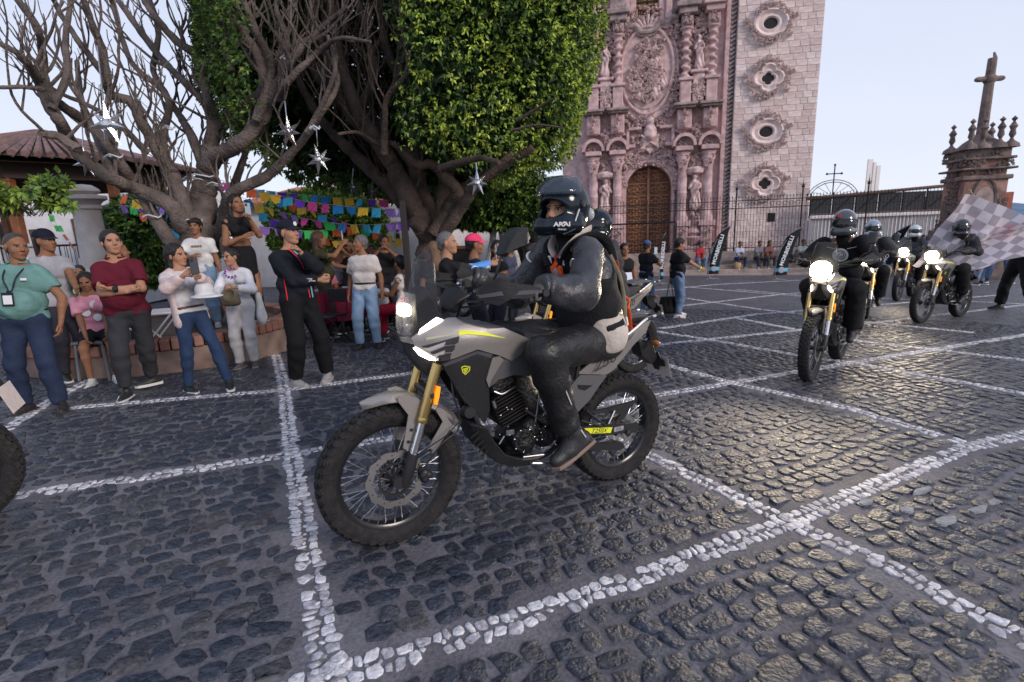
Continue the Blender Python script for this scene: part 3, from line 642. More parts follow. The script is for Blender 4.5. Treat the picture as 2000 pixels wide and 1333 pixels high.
  for k in range(9): place_c('carving', CV[k % 6], ch, u_+.1*math.sin(k*2), V_(190-k*4 if k < 4 else 80-(k-4)*13), .3 if k < 4 else .1, .75, .6, 1.5, rot=k*2.1)
  # little sculpted children on cornice, flat pilaster and carving between
  for k in range(10): place_c('carving', CV[k % 6], ch, uc+sg*(1.75+.12*math.sin(k*1.9)), V_(272-k*6.5, 1310), .04, .62, .5, 1.4, rot=k*1.3)
  for k in range(6): place_c('carving', CV[k % 6], ch, uc+sg*(2.0), V_(200-k*20, 1310), .02, .35, .5, .7, rot=k*2.6)
 # rope moulding between facade and tower, plain pilaster
 mb = MB(); cbox(mb, uR-.28, uR-.05, 0, TOP, 0, .22, .03); obj('pilaster', mb, PINK, ch, world=True)
 mb = MB()
 for k in range(int(TOP/.20)): mb.box(cw(uR+.08, .1+.20*k, .16), (.30, .11, .16), RCH@np.array([[.85, -.52, 0], [.52, .85, 0], [0, 0, 1]]), bev=.03)
 obj('rope_moulding', mb, CAP, ch, world=True, smooth=False, kind='stuff')
 # tower
 u0, u1, w1 = uR+.25, tR, .35
 mb = MB(); mb.box(cw((u0+u1)/2, TOP/2, w1-2.5), (u1-u0, TOP, 5), RCH); obj('tower_core', mb, JOINT, ch, world=True)
 wins = [(1505, 46, 0), (1500, 154, 1), (1496, 258, 0), (1493, 359, 1)]; WC = [(*CP(x, y, w1), k) for x, y, k in wins]; vent = CP(1506, 425, w1)
 r = random.Random(11); rowh = .285; blocks = []; rows = int(TOP/rowh)+1; meshes = {}
 for j in range(rows):
  v = j*rowh; u = u0+.0; first = True
  while u < u1-.02:
   L_ = r.choice((.42, .5, .56, .62, .34));
   if first: L_ = r.uniform(.2, .55); first = False
   L_ = min(L_, u1-u);
   if u1-(u+L_) < .16: L_ = u1-u
   c = (u+L_/2, v+rowh/2)
   if not any(abs(c[0]-a) < .78 and abs(c[1]-b) < .62 for a, b, k in WC): blocks.append((c, L_))
   u += L_
 vis = [b for b in blocks if 0 < PR(cw(b[0][0], b[0][1], w1))[1] < 540]; order = sorted(blocks, key=lambda b: 0 if b in vis else 1)
 near, rest = order[:300], order[300:]; r.shuffle(near)
 for (c, L_) in near:
  key = round(L_*20)/20
  if key not in meshes: q = MB(); q.box((0, 0, 0), (key, rowh-.022, .05), bev=.012); meshes[key] = [mesh_np('stone_block', q.v, q.f, [m_], None, False) for m_ in PALE]
  place_c('stone_block', r.choice(meshes[key]), ch, c[0], c[1], w1+r.uniform(-.006, .008), (L_-.022)/key, 1, 1)
 mb = MB()
 for (c, L_) in rest: cbox(mb, c[0]-L_/2+.01, c[0]+L_/2-.01, c[1]-rowh/2+.01, c[1]+rowh/2-.01, w1-.02, w1+.025, .012, r.randrange(4))
 for j in range(rows):      # side face of the tower, seen only from a step aside
  for k in range(9): mb.box(cw(u1-.012, j*rowh+rowh/2, w1-.36-k*.55-(.27 if j % 2 else 0)), (.05, rowh-.022, .52), RCH, r.randrange(4), .012)
 obj('stone_blocks', mb, PALE, ch, world=True, kind='stuff')
 CT = []
 for c_ in CV: c2_ = c_.copy(); c2_.materials.clear(); c2_.materials.append(PALE[1]); CT.append(c2_)
 for (a, b, k) in WC:
  mb = MB(); A = np.linspace(0, 2*math.pi, 33)[:-1]
  if k == 0: fr = lambda s_, e=0: [(a+s_*1.28*math.cos(t), b+s_*math.sin(t)) for t in A]
  else: fr = lambda s_, e=0: [(a+s_*(.78+.34*abs(math.cos(2*t))**.8)*math.cos(t)*1.05, b+s_*(.78+.34*abs(math.cos(2*t))**.8)*math.sin(t)) for t in A]
  mb.prism(fr(.25), w1-.05, w1+.012, CFR); wn = obj('window', mb, DARK, ch, world=True)
  mb = MB(); n = 32; L3 = [(fr(.24), w1+.0), (fr(.30), w1+.10), (fr(.42), w1+.05), (fr(.50), w1+.12), (fr(.55), w1+.19), (fr(.61), w1+.16), (fr(.66), w1-.01)]
  V = [cw(p[0], p[1], w_) for P, w_ in L3 for p in P]; mb.add(V, [(i*n+j, (i+1)*n+j, (i+1)*n+(j+1) % n, i*n+(j+1) % n) for i in range(len(L3)-1) for j in range(n)]); obj('window_frame', mb, PALE[0], wn, world=True, smooth=True)
  mb = MB(); cbox(mb, a-.92, a+.92, b-.72, b+.72, w1-.05, w1+.004, 0); obj('window_field', mb, PALE[0], wn, world=True)
  nn = 14
  for q in range(nn):
   t = 2*math.pi*(q+.5)/nn; e = 1.0+(.16 if q % 3 == 0 else 0); place_c('carving', CT[q % 6], ch, a+.88*e*math.cos(t), b+.74*e*math.sin(t), w1+.02, .36, .36, 1.3, rot=t)
 mb = MB(); cbox(mb, vent[0]-.18, vent[0]+.18, vent[1]-.22, vent[1]+.22, w1-.05, w1+.045, 0); obj('vent', mb, DARK, ch, world=True)
 return ch
church = build_church()
def build_steps():
 pl = MB(); u0, u1 = -6.5, 24; n = 4; wF = 4.6; stm = stone('step_stone', (.30, .24, .21), .25, 10)
 st = thing('stone_steps', 'long low flight of worn stone steps in front of the church fence', 'steps', CH0)
 cbox(pl, u0, u1, -1.5, -.0, -3, wF-.02, .0); obj('platform', pl, stm, st, world=True)
 for k in range(3):
  q = MB(); v = -.17*(k+1); cbox(q, u0-.1*k, u1, v-1.2, v+.0, wF-.1, wF+.36*(k+1), .02); obj('step', q, stm, st, world=True)
 return st
steps = build_steps()
def build_fence(u0, u1, posts, label, wF=3.6, h=2.35, base=.35):
 iron = mat('iron', (.02, .018, .018), .5, .5); f = thing('iron_fence', label, 'fence', cw(u0, 0, wF))
 mb = MB(); cbox(mb, u0, u1, 0, base, wF-.15, wF+.15, .02); obj('plinth', mb, stone('step_stone', (.30, .24, .21)), f, world=True)
 mb = MB(); n = int((u1-u0)/.135)
 for k in range(n):
  u = u0+.07+k*.135; mb.tube([cw(u, base, wF), cw(u, base+h, wF)], .010, 4, cap=False); mb.tube([cw(u, base+h, wF), cw(u, base+h+.06, wF), cw(u, base+h+.13, wF)], [.008, .022, .002], 4)
 obj('bars', mb, iron, f, world=True, kind='stuff')
 for v in (base+.15, base+h*.82, base+h*.96):
  mb = MB(); cbox(mb, u0, u1, v-.018, v+.018, wF-.012, wF+.012, 0); obj('rail', mb, iron, f, world=True)
 mb = MB()
 for k in range(int((u1-u0)/.27)):
  u = u0+.135+k*.27
  for vv, rr in ((base+h*.89, .085), (base+.30, .085)):
   mb.tube([cw(u+rr*math.cos(a), vv+rr*math.sin(a), wF) for a in np.linspace(0, 6.283, 11)], .010, 4, cap=False)
 obj('scrollwork', mb, iron, f, world=True, kind='stuff')
 for u in posts:
  mb = MB(); mb.tube([cw(u, 0, wF), cw(u, base+h+.35, wF)], .032, 6); mb.sphere(cw(u, base+h+.42, wF), .07, 8); mb.tube([cw(u, base+h+.42, wF), cw(u, base+h+.8, wF)], [.03, .003], 5); mb.tube([cw(u-.12, base+h+.5, wF), cw(u+.12, base+h+.5, wF)], .012, 4); obj('fence_post', mb, iron, f, world=True)
 return f
_p = lambda px: CP(px, 430, 3.6)[0]
build_fence(_p(1170), _p(1567), [_p(1318), _p(1436), _p(1564)], 'black iron fence with scrollwork in front of the pink church')
build_fence(_p(1569), _p(1842), [_p(1690), _p(1838)], 'black iron fence in front of the white sheet wall right of the church tower')
mb = MB(); a, b = D(1176, 440, 25.4), D(1321, 434, 25.4); mb.tube([a, b], .045, 6); mb.tube([b, b-np.array([0, 0, 2.4])], .035, 6); mb.tube([a, a-np.array([0, 0, 2.4])], .035, 6)
props(obj('barrier_rail', mb, mat('iron')), 'long straight dark rail on posts across the church door', 'rail')
# ================================================================== BUILDINGS AND FURNITURE AROUND THE PLAZA
plaster = stone('white_plaster', (.66, .64, .64), .07, 3, .2); tile = stone('roof_tile', (.36, .16, .11), .3, 10); tiledk = stone('kiosk_tile', (.20, .12, .105), .3, 10)
def wbox(mb, P, size, az=0, mi=0, bev=0):
 c, s_ = math.cos(az), math.sin(az); mb.box(np.array(P, float)+np.array([0, 0, size[2]/2]), size, np.array([[c, -s_, 0], [s_, c, 0], [0, 0, 1]]), mi, bev)
# ---- white sheet wall and terrace right of the tower
def build_terrace():
 t = thing('terrace', 'white ribbed sheet wall with a dark mesh screen along its top, right of the tower', 'wall', cw(10, 0, -1))
 a, b = CP(1577, 470, 1.2)[0], CP(1846, 470, 1.2)[0]; v1, v2, v3 = CP(1700, 424, 1.2)[1], CP(1700, 420, 1.2)[1], CP(1700, 378, 1.2)[1]; n = 74
 mb = MB(); V = []
 for k in range(n+1): u = a+(b-a)*k/n; w_ = 1.2+(.04 if k % 2 else -.04); V += [cw(u, -.2, w_), cw(u, v1, w_)]
 mb.add(V, [(2*k, 2*k+2, 2*k+3, 2*k+1) for k in range(n)]); mb.box(cw((a+b)/2, v1/2-.1, .9), (b-a, v1+.1, .4), RCH); obj('sheet_wall', mb, mat('white_sheet', (.60, .58, .58), .5, .1, .05, 5), t, world=True)
 mb = MB(); cbox(mb, a, b, v1, v2+.05, 1.0, 1.35, .02); obj('ledge', mb, plaster, t, world=True)
 mesh_m = mat('dark_mesh', (.03, .03, .035), .7, 0, alpha=.93); nP = 6
 for k in range(nP):
  x0, x1 = a+(b-a)*k/nP, a+(b-a)*(k+1)/nP
  mb = MB(); cbox(mb, x0+.05, x1-.05, v2+.12, v3, 1.17, 1.185, 0); obj('mesh_screen', mb, mesh_m, t, world=True)
  mb = MB(); mb.tube([cw(x0, v2, 1.2), cw(x0, v3+.12, 1.2)], .04, 6); obj('screen_post', mb, mat('iron'), t, world=True)
  mb = MB(); mb.tube([cw(x0+.2, v2+.3, 1.22), cw(x1-.2, v3-.1, 1.22)], .015, 5); obj('stay_wire', mb, mat('iron'), t, world=True)
 mb = MB(); mb.tube([cw(a-.2, v3-.12, 1.22), cw(b+.4, v3+.22, 1.22)], .075, 8); mb.tube([cw(a, v2+.1, 1.2), cw(b, v2+.1, 1.2)], .05, 6); obj('top_rail', mb, mat('rust_rail', (.12, .07, .05), .7), t, world=True)
 x, v = CP(1626, 380, 1.2); mb = MB()
 for r_ in (1.15, 1.02): mb.tube([cw(x+r_*math.cos(q), v-.25+.8*r_*math.sin(q), 1.2) for q in np.linspace(.1, 3.04, 15)], .018, 4)
 for q in range(7): e = .5+q*.36; mb.tube([cw(x+.0*math.cos(e), v-.1, 1.2), cw(x+1.08*math.cos(e), v-.25+.86*math.sin(e), 1.2)], .010, 4)
 mb.tube([cw(x, v-.2, 1.2), cw(x, v+1.35, 1.2)], .028, 5); mb.tube([cw(x-.32, v+.95, 1.2), cw(x+.32, v+.95, 1.2)], .024, 5)
 for du, dv in ((-.32, .95), (.32, .95), (0, 1.35)): mb.sphere(cw(x+du, v+dv, 1.2), .06, 6)
 props(obj('iron_cross_arch', mb, mat('iron'), world=False), 'delicate black iron arch topped by a cross above the mesh screen', 'gate arch')
 for i, (px, w0) in enumerate(((1694, .28), (1703, .16), (1711, .2))):
  c = D(px, 375, 27); mb = MB(); wbox(mb, c+np.array([0, 0, -1.0]), (w0, .05, 2.6-.15*i), .1); props(obj('standing_panel', mb, mat('white_sheet')), ['widest of the tall pale panels rising behind the mesh screen', 'narrow middle one of the tall pale panels behind the mesh screen', 'right hand one of the tall pale panels behind the mesh screen'][i], 'panel')
 return t
build_terrace()
# ---- red roofed houses and hills beyond
def hill():
 r = np.random.default_rng(4); mb = MB(); n = 40; V = []
 for j in range(6):
  for i in range(n+1):
   az = rad(14+i*62/n); d = 700+j*160; hgt = (0, .35, .65, .85, .97, 1.0)[j]*min(1, .35+max(0, i-20)*.05)*(64+22*math.sin(i*.35+1)+9*math.sin(i*1.1)+5*r.normal()); V.append((d*math.sin(az), d*math.cos(az), -50+hgt*1.9))
 mb.add(V, [(j*(n+1)+i, j*(n+1)+i+1, (j+1)*(n+1)+i+1, (j+1)*(n+1)+i) for j in range(5) for i in range(n)]); o = obj('hill', mb, mat('hill_forest_haze', (.10, .17, .25), .95, 0, .2, .02), None, smooth=True, kind='structure')  # distance haze is mixed into the forest colour as blue
hill()
mb = MB(); wbox(mb, D(1868, 440, 34)-np.array([0, 0, 3]), (3.4, 4, 4.9), -.2); rf = thing('red_house', 'small red walled house beyond the mesh screen, left of the stone cross', 'house', D(1868, 440, 34)); obj('wall', mb, stone('red_wall', (.32, .10, .07)), rf, world=True)
mb = MB(); c = D(1868, 392, 34); wbox(mb, c, (3.7, 4.2, .2), -.2); obj('roof', mb, tile, rf, world=True)
# ---- stone cross monument
def build_cross():
 m = stone('monument_stone', (.17, .125, .11), .4, 8, 1.2); m2 = stone('monument_pink', (.30, .17, .14), .35, 8, 1.0); dp = 19.5
 b = D(1880, 520, dp); g = np.array([b[0], b[1], gz(b[0], b[1])]); t = thing('stone_cross', 'tall weathered stone cross on a carved pedestal with finials at the right', 'monument', g); az = -.25
 zz = lambda py: float(D(1905, py+8, dp)[2])
 R = np.array([[math.cos(az), -math.sin(az), 0], [math.sin(az), math.cos(az), 0], [0, 0, 1]])
 def tier(nm, y0, y1, w0, mt, bev=.03): q = MB(); a, c = zz(y0), zz(y1); q.box((g[0], g[1], (a+c)/2), (w0*.70, w0*.70, c-a), R, bev=bev); return obj(nm, q, mt, t, world=True, smooth=True)
 q = MB(); q.box((g[0], g[1], (g[2]+zz(440))/2), (1.75, 1.75, zz(440)-g[2]), R, bev=.03); obj('base', q, m, t, world=True)
 tier('pedestal', 445, 345, 1.9, m2); tier('moulding', 348, 340, 2.15, m); tier('upper_block', 342, 305, 1.75, m2); tier('moulding', 330, 326, 2.35, m); tier('moulding', 312, 307, 2.2, m); tier('crown_block', 308, 290, 1.85, m); tier('moulding', 293, 289, 2.15, m)
 CVm = carving(12, 77); CVm2 = CVm.copy(); CVm2.materials.clear(); CVm2.materials.append(m)
 for k in range(46):
  r_ = random.Random(k); side = k % 2; u_ = r_.uniform(-.85, .85); z_ = zz(r_.uniform(297, 440)); nrm = R@(np.array([0, -1, 0]) if side == 0 else np.array([-1, 0, 0])); tn = R@(np.array([1, 0, 0]) if side == 0 else np.array([0, 1, 0]))
  if side == 0 and abs(u_) < .5 and z_ < zz(350): continue
  P = g*np.array([1, 1, 0])+np.array([0, 0, z_])+nrm*.65+tn*u_*.70-g; s_ = r_.uniform(.35, .55)
  o = bpy.data.objects.new('carving', CVm2); COL.objects.link(o); o.parent = t; Z = nrm*.6; o.matrix_local = Matrix(((tn[0]*s_, 0, Z[0], P[0]), (tn[1]*s_, 0, Z[1], P[1]), (0, s_, Z[2], P[2]), (0, 0, 0, 1)))
 nrm = R@np.array([0, -1., 0]); tn = R@np.array([1., 0, 0]); mb = MB(); c = np.array([g[0], g[1], zz(385)])+nrm*.67
 mb.tube([c+tn*.36*math.cos(a)+np.array([0, 0, .6*math.sin(a)+.15*abs(math.sin(a))]) for a in np.linspace(0, 6.283, 17)], .06, 6); obj('niche_frame', mb, m, t, world=True, smooth=True)
 mb = MB(); mb.lathe([(.32, 0), (.30, .02), (0, .02)], c-np.array([0, 0, 0]), n=20, R=np.stack([tn, [0, 0, 1], nrm], 1), sc=(1, 1.4)); obj('niche_panel', mb, stone('niche_pale', (.33, .25, .22)), t, world=True)
 mb = MB(); mb.lathe([(.75, 0), (.5, .25), (.28, .4), (.2, .5)], (g[0], g[1], zz(290)), n=16); obj('cross_foot', mb, m, t, world=True, smooth=True)
 mb = MB(); mb.tube([(g[0], g[1], zz(280)), (g[0], g[1], zz(130))], [.17, .13], 8); mb.sphere((g[0], g[1], zz(166)), (.2, .2, .2), 10); mb.tube([(g[0]-.42, g[1], zz(166)), (g[0]+.42, g[1], zz(165))], .09, 8); mb.sphere((g[0]-.42, g[1], zz(166)), (.1, .1, .08), 8); mb.sphere((g[0]+.42, g[1], zz(165)), (.1, .1, .08), 8); mb.tube([(g[0], g[1], zz(140)), (g[0]+.08, g[1], zz(128)), (g[0]+.02, g[1], zz(120))], [.1, .06, .03], 6); obj('cross', mb, m, t, world=True, smooth=True)
 for dx, dy in ((-.85, -.85), (.85, -.85), (-.85, .85), (.85, .85), (-.35, -.9), (.35, -.9)):
  P = g+R@np.array([dx*.70, dy*.70, 0]); mb = MB(); mb.lathe([(.26, 0), (.22, .12), (.08, .22), (.04, .30), (.10, .42), (.07, .58), (.12, .68), (.05, .80), (.03, .84), (.09, .92), (.0, 1.02)], (P[0], P[1], zz(292)), n=10); obj('finial', mb, m, t, world=True, smooth=True)
build_cross()
# ---- bandstand on the left
def build_kiosk():
 c = D(118, 440, 14.5); gx, gy = c[0], c[1]; g0 = gz(gx, gy); t = thing('bandstand', 'open bandstand with red brown tiled roof and timber posts behind the bare tree', 'bandstand', (gx, gy, g0)); zz = lambda py: float(D(118, py, 14.5)[2])
 wood = mat('orange_timber', (.21, .075, .03), .6, 0, .25, 6, .4, 30); dk = mat('dark_timber', (.05, .028, .02), .7); N = 8; Rr = 3.5; ze, zr = zz(335), zz(262); fl = g0+.75
 mb = MB(); mb.lathe([(0, fl-g0), (2.9, fl-g0), (2.95, fl-g0-.1), (2.85, fl-g0-.12), (2.85, 0)], (gx, gy, g0), n=N, a0=rad(22.5), a1=rad(382.5)); obj('base', mb, plaster, t, world=True)
 mb = MB(); n = 96
 for k in range(n):     # barrel tile ribs running down the roof
  a = 2*math.pi*k/n+rad(22.5); seg = (a-rad(22.5)) % (math.pi/4)-math.pi/8; rr = Rr*math.cos(math.pi/8)/math.cos(seg); p0 = np.array([gx+rr*math.cos(a), gy+rr*math.sin(a), ze]); p1 = np.array([gx+.15*math.cos(a), gy+.15*math.sin(a), zr]); mb.tube([p0, p1], [.085, .012], 5)
 obj('roof_tiles', mb, tiledk, t, world=True, kind='stuff')
 mb = MB(); mb.lathe([(Rr*1.0, ze-.05), (0, zr-.05), (0, zr-.15), (Rr*.95, ze-.16)], (gx, gy, 0), n=N, a0=rad(22.5), a1=rad(382.5)); obj('roof', mb, dk, t, world=True)
 mb = MB(); mb.lathe([(2.7, ze-.05), (2.7, ze-.45), (2.5, ze-.45), (2.5, ze-.05)], (gx, gy, 0), n=N, a0=rad(22.5), a1=rad(382.5)); obj('beam_ring', mb, dk, t, world=True)
 for k in range(N):
  a = rad(22.5+45*k); P = np.array([gx+2.55*math.cos(a), gy+2.55*math.sin(a), fl]); mb = MB(); mb.box(P+np.array([0, 0, (ze-.4-fl)/2]), (.2, .2, ze-.4-fl), bev=.02); obj('post', mb, wood, t, world=True, smooth=True)
  mb = MB(); mb.box(P+np.array([0, 0, .42]), (.42, .42, .84), bev=.03); mb.box(P+np.array([0, 0, .88]), (.52, .52, .08), bev=.02); obj('pier', mb, plaster, t, world=True, smooth=True)
  b = rad(22.5+45*(k+1)); Q = np.array([gx+2.55*math.cos(b), gy+2.55*math.sin(b), fl]); mb = MB()
  for i in range(14): p = P+(Q-P)*(i+1)/15; mb.tube([p, p+np.array([0, 0, .85])], .011, 4, cap=False)
  mb.tube([P+np.array([0, 0, .85]), Q+np.array([0, 0, .85])], .025, 5); mb.tube([P+np.array([0, 0, .1]), Q+np.array([0, 0, .1])], .015, 5); obj('railing', mb, mat('iron'), t, world=True, kind='stuff')
 return t
build_kiosk()
def stone_pillar():
 P = D(183, 480, 9.2); g = gz(P[0], P[1]); z = lambda py: float(D(183, py, 9.2)[2]); m = stone('grey_pillar', (.36, .34, .33), .15, 10, .5)
 t = thing('stone_pillar', 'pale grey stone gate pillar with a domed cap, left of the bare tree', 'pillar', (P[0], P[1], g)); mb = MB(); mb.lathe([(0, z(362)), (.14, z(364)), (.23, z(371)), (.25, z(376)), (.22, z(379)), (.19, z(382)), (.33, z(385)), (.33, z(391)), (.26, z(395)), (.20, z(403))], (P[0], P[1], 0), n=24); obj('cap', mb, m, t, world=True, smooth=True)
 mb = MB(); mb.lathe([(.20, z(402)), (.23, z(405)), (.23, z(409)), (.20, z(412)), (.23, z(520)), (.3, z(530)), (.3, g)], (P[0], P[1], 0), n=24); obj('shaft', mb, m, t, world=True, smooth=True)
stone_pillar()
# ---- white houses behind the crowd
def house(label, px0, px1, ytop, depth, roof=None, windows=(), extra=None):
 a, b = D(px0, ytop, depth), D(px1, ytop, depth); z1 = (a[2]+b[2])/2; g = min(gz(a[0], a[1]), gz(b[0], b[1]))-.2; X = (b-a)*np.array([1, 1, 0]); Ln = np.linalg.norm(X); X /= Ln; Y = np.array([-X[1], X[0], 0]); t = thing('house', label, 'house', (a[0], a[1], g))
 fr = (np.array([a[0], a[1], g]), X, np.array([0, 0, 1.]), -Y); mb = MB(); R = np.stack([X, Y, [0, 0, 1]], 1); mb.box(fr[0]+X*Ln/2+Y*2+np.array([0, 0, (z1-g)/2]), (Ln, 4, z1-g), R); obj('wall', mb, plaster, t, world=True)
 if roof:
  mb = MB(); h_, dp = roof; n = int(Ln/.22); c = fr[0]+np.array([0, 0, z1-g])
  mb.add([c-Y*.35-X*.2, c-Y*.35+X*(Ln+.2), c+Y*dp+X*(Ln+.2)+np.array([0, 0, h_]), c+Y*dp-X*.2+np.array([0, 0, h_]), c-Y*.35-X*.2-np.array([0, 0, .1]), c-Y*.35+X*(Ln+.2)-np.array([0, 0, .1])], [(0, 1, 2, 3), (4, 5, 1, 0)])
  rf = obj('roof', mb, tile, t, world=True); mb = MB()
  for k in range(n): u = k*Ln/n; mb.tube([c-Y*.42+X*u+np.array([0, 0, .02]), c+Y*dp+X*u+np.array([0, 0, h_+.02])], .075, 5)
  obj('roof_tiles', mb, tile, rf, world=True, kind='stuff')
 for (u, v, w_, h_) in windows:
  mb = MB(); mb.box(fr[0]+X*u+np.array([0, 0, v])-Y*.02, (w_, .06, h_), R); wn = obj('window', mb, DARK, t, world=True)
  mb = MB()
  for s_ in (-1, 1): mb.box(fr[0]+X*(u+s_*(w_/2+.05))+np.array([0, 0, v])-Y*.04, (.1, .08, h_+.2), R); mb.box(fr[0]+X*u+np.array([0, 0, v+s_*(h_/2+.05)])-Y*.05, (w_+.2, .08, .1), R)
  obj('frame', mb, mat('brown_frame', (.12, .06, .03), .6), wn, world=True)
 return t, fr, Ln, z1-g
house('long white house behind the bandstand, its wall showing under the bandstand roof', -200, 330, 372, 20, None, ((4, 2.2, .9, 1.3), (7, 2.2, .9, 1.3)))
house('white house with a long red tiled roof behind the round clipped hedge', 470, 752, 398, 19, (1.0, 5.5))
t_, fr_, Ln_, H_ = house('white mural wall right of the hedge, with small drawings of lamps and lettering', 728, 838, 400, 15, None)
ink = mat('mural_ink', (.03, .03, .035), .7); mb = MB(); o0 = fr_[0]; Xh, Zh, Nh = fr_[1], fr_[2], fr_[3]
def _mp(px, py): d = ray(px, py); n = Nh; tt = ((o0+n*.02-CAM)@n)/(d@n); return CAM+d*tt
for pts in ([(760, 452), (761, 446), (757, 441), (756, 436)], [(746, 449), (752, 447), (760, 450)], [(745, 462), (752, 460), (757, 462)], [(766, 471), (776, 474), (781, 468)]): mb.tube([_mp(*p) for p in pts], .012, 4)
for (x, y, w_, h_) in ((777, 462, .11, .16), (750, 465, .2, .05), (758, 443, .06, .08)): mb.box(_mp(x, y), (w_, .02, h_), np.stack([Xh, Nh, Zh], 1))
mb.prism([(-.06, 0), (.06, 0), (0, .08)], 0, .02, (_mp(777, 453), Xh, Zh, Nh)); obj('mural_drawing', mb, ink, t_, world=True)
# the wall lettering is too small to read on the photograph beyond its first letters
text('lettering', 'Taxco', .16, ink, t_, tuple(_mp(771, 435)-root_off(t_)), Xh, Zh, .002);
house('white house front seen between tree trunks behind the phone takers', 842, 1075, 425, 17, None, ((1.0, 1.0, .7, 1.2), (2.6, 1.0, .7, 1.2)))
# dark steel post
a, b = D(784, 392, 7.6), D(798, 570, 7.6); b[0], b[1] = a[0]+.03, a[1]; mb = MB(); mb.box(((a[0]+b[0])/2, a[1], (a[2]+gz(a[0], a[1]))/2), (.085, .085, a[2]-gz(a[0], a[1])), bev=.006); t = thing('steel_post', 'tall dark brown square post beside the fig tree trunk', 'post', (a[0], a[1], gz(a[0], a[1]))); obj('shaft', mb, mat('post_paint', (.03, .022, .02), .5), t, world=True, smooth=True)
mb = MB(); mb.box((a[0], a[1], gz(a[0], a[1])+.02), (.2, .2, .03), bev=.004); obj('base_plate', mb, mat('post_paint'), t, world=True)
# ---- brick topped planter round the bare tree
def build_planter():
 q0, q1, q2 = G(400, 722), G(545, 692), G(290, 742); C = (q0+q1)/2; dirn = q1-q0; nn = np.array([-dirn[1], dirn[0]]); nn /= np.linalg.norm(nn); R_ = 1.75; half = np.linalg.norm(dirn)/2; cx, cy = (C[:2]+nn*math.sqrt(max(R_**2-half**2, .1))); g = gz(cx, cy)
 t = thing('tree_planter', 'round stone planter with a brick rim at the foot of the bare tree', 'planter', (cx, cy, g)); n = 48; ston = stone('planter_stone', (.20, .14, .115), .35, 5, 1.0); H_ = .42; zt = gz(*q0[:2])+H_
 mb = MB(); mb.lathe([(R_-.02, g-.3), (R_-.02, zt-.13), (R_-.30, zt-.13), (R_-.30, zt-.2), (0, zt-.2)][::-1], (cx, cy, 0), n=n); obj('wall', mb, ston, t, world=True)
 mb = MB(); mb.lathe([(0, zt-.10), (R_-.28, zt-.10)][::-1], (cx, cy, 0), n=24); obj('soil', mb, stone('soil', (.05, .035, .025)), t, world=True)
 rr = random.Random(2); N = 96; bm = [stone('brick_%d' % i, c, .25, 20, .6) for i, c in enumerate(((.20, .085, .06), (.15, .07, .055), (.25, .13, .095)))]; bms = []
 for m in bm: q = MB(); q.box((0, 0, 0), (.098, .30, .12), bev=.008); bms.append(mesh_np('brick', q.v, q.f, [m], None, False))
 for k in range(N):
  a = 2*math.pi*k/N; o = inst('brick', rr.choice(bms), t, (math.cos(a)*(R_-.13), math.sin(a)*(R_-.13), zt-.06-g+rr.uniform(-.004, .004)), (0, rr.uniform(-.02, .02), a+math.pi/2))
 return cx, cy, zt, R_
PLX, PLY, PLZ, PLR = build_planter()
# ================================================================== TREES
def leaf_mat(n, c, v=.3):
 m = mat(n, c, .42, 0, v, 3, spec=.45); b = m.node_tree.nodes['Principled BSDF']
 if 'Subsurface Weight' in b.inputs: pass
 return m
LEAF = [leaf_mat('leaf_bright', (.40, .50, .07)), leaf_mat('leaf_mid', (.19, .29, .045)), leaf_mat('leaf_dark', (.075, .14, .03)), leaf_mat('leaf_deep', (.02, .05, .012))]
def leaves_mesh(name, C, Nrm, size, mi, mats, seed=0, per=5):
 """C cluster centres, Nrm outward directions; each cluster has `per` folded leaves"""
 r = np.random.default_rng(seed); n = len(C); K = n*per; c = np.repeat(C, per, 0); nn = np.repeat(Nrm, per, 0); sz = np.repeat(size, per)*r.uniform(.7, 1.25, K)
 d = nn*.8+r.normal(0, .75, (K, 3)); d /= np.linalg.norm(d, axis=1, keepdims=True); up = r.normal(0, 1, (K, 3)); s = np.cross(d, up); s /= np.linalg.norm(s, axis=1, keepdims=True); t = np.cross(s, d)
 b = c+d*sz[:, None]*.15; tip = c+d*sz[:, None]*1.15-np.array([0, 0, 1])*sz[:, None]*.12; mid = c+d*sz[:, None]*.6; wv = s*sz[:, None]*.24; lf = t*sz[:, None]*.07
 V = np.stack([b, mid+wv+lf, tip, mid-wv+lf], 1).reshape(-1, 3); o = 4*np.arange(K)[:, None]; Fq = np.concatenate([o+np.array([[0, 1, 2]]), o+np.array([[0, 2, 3]])], 1).reshape(-1, 3)
 return mesh_np(name, V, Fq, mats, np.repeat(np.repeat(mi, per), 2), False)
def shell_points(n, C, Rd, ex, rng, thick=.4, lump=.08):
 d = rng.normal(0, 1, (n, 3)); d /= np.linalg.norm(d, axis=1, keepdims=True); q = (np.abs(d[:, 0])**ex+np.abs(d[:, 1])**ex+np.abs(d[:, 2])**ex)**(-1/ex)
 k = 1+lump*(np.sin(5*d[:, 0]+3*d[:, 2])*np.sin(6*d[:, 1]+2)+.6*np.sin(13*d[:, 0]+11*d[:, 2]+4*d[:, 1])); dep = rng.exponential(thick, n)
 P = C+d*q[:, None]*Rd*k[:, None]*np.clip(1-dep[:, None]/np.min(Rd), .25, 1); return P, d, dep
bark = stone('bark_grey', (.125, .100, .088), .45, 30, 1.6); bark2 = stone('bark_dark', (.085, .06, .048), .4, 30, 1.4)
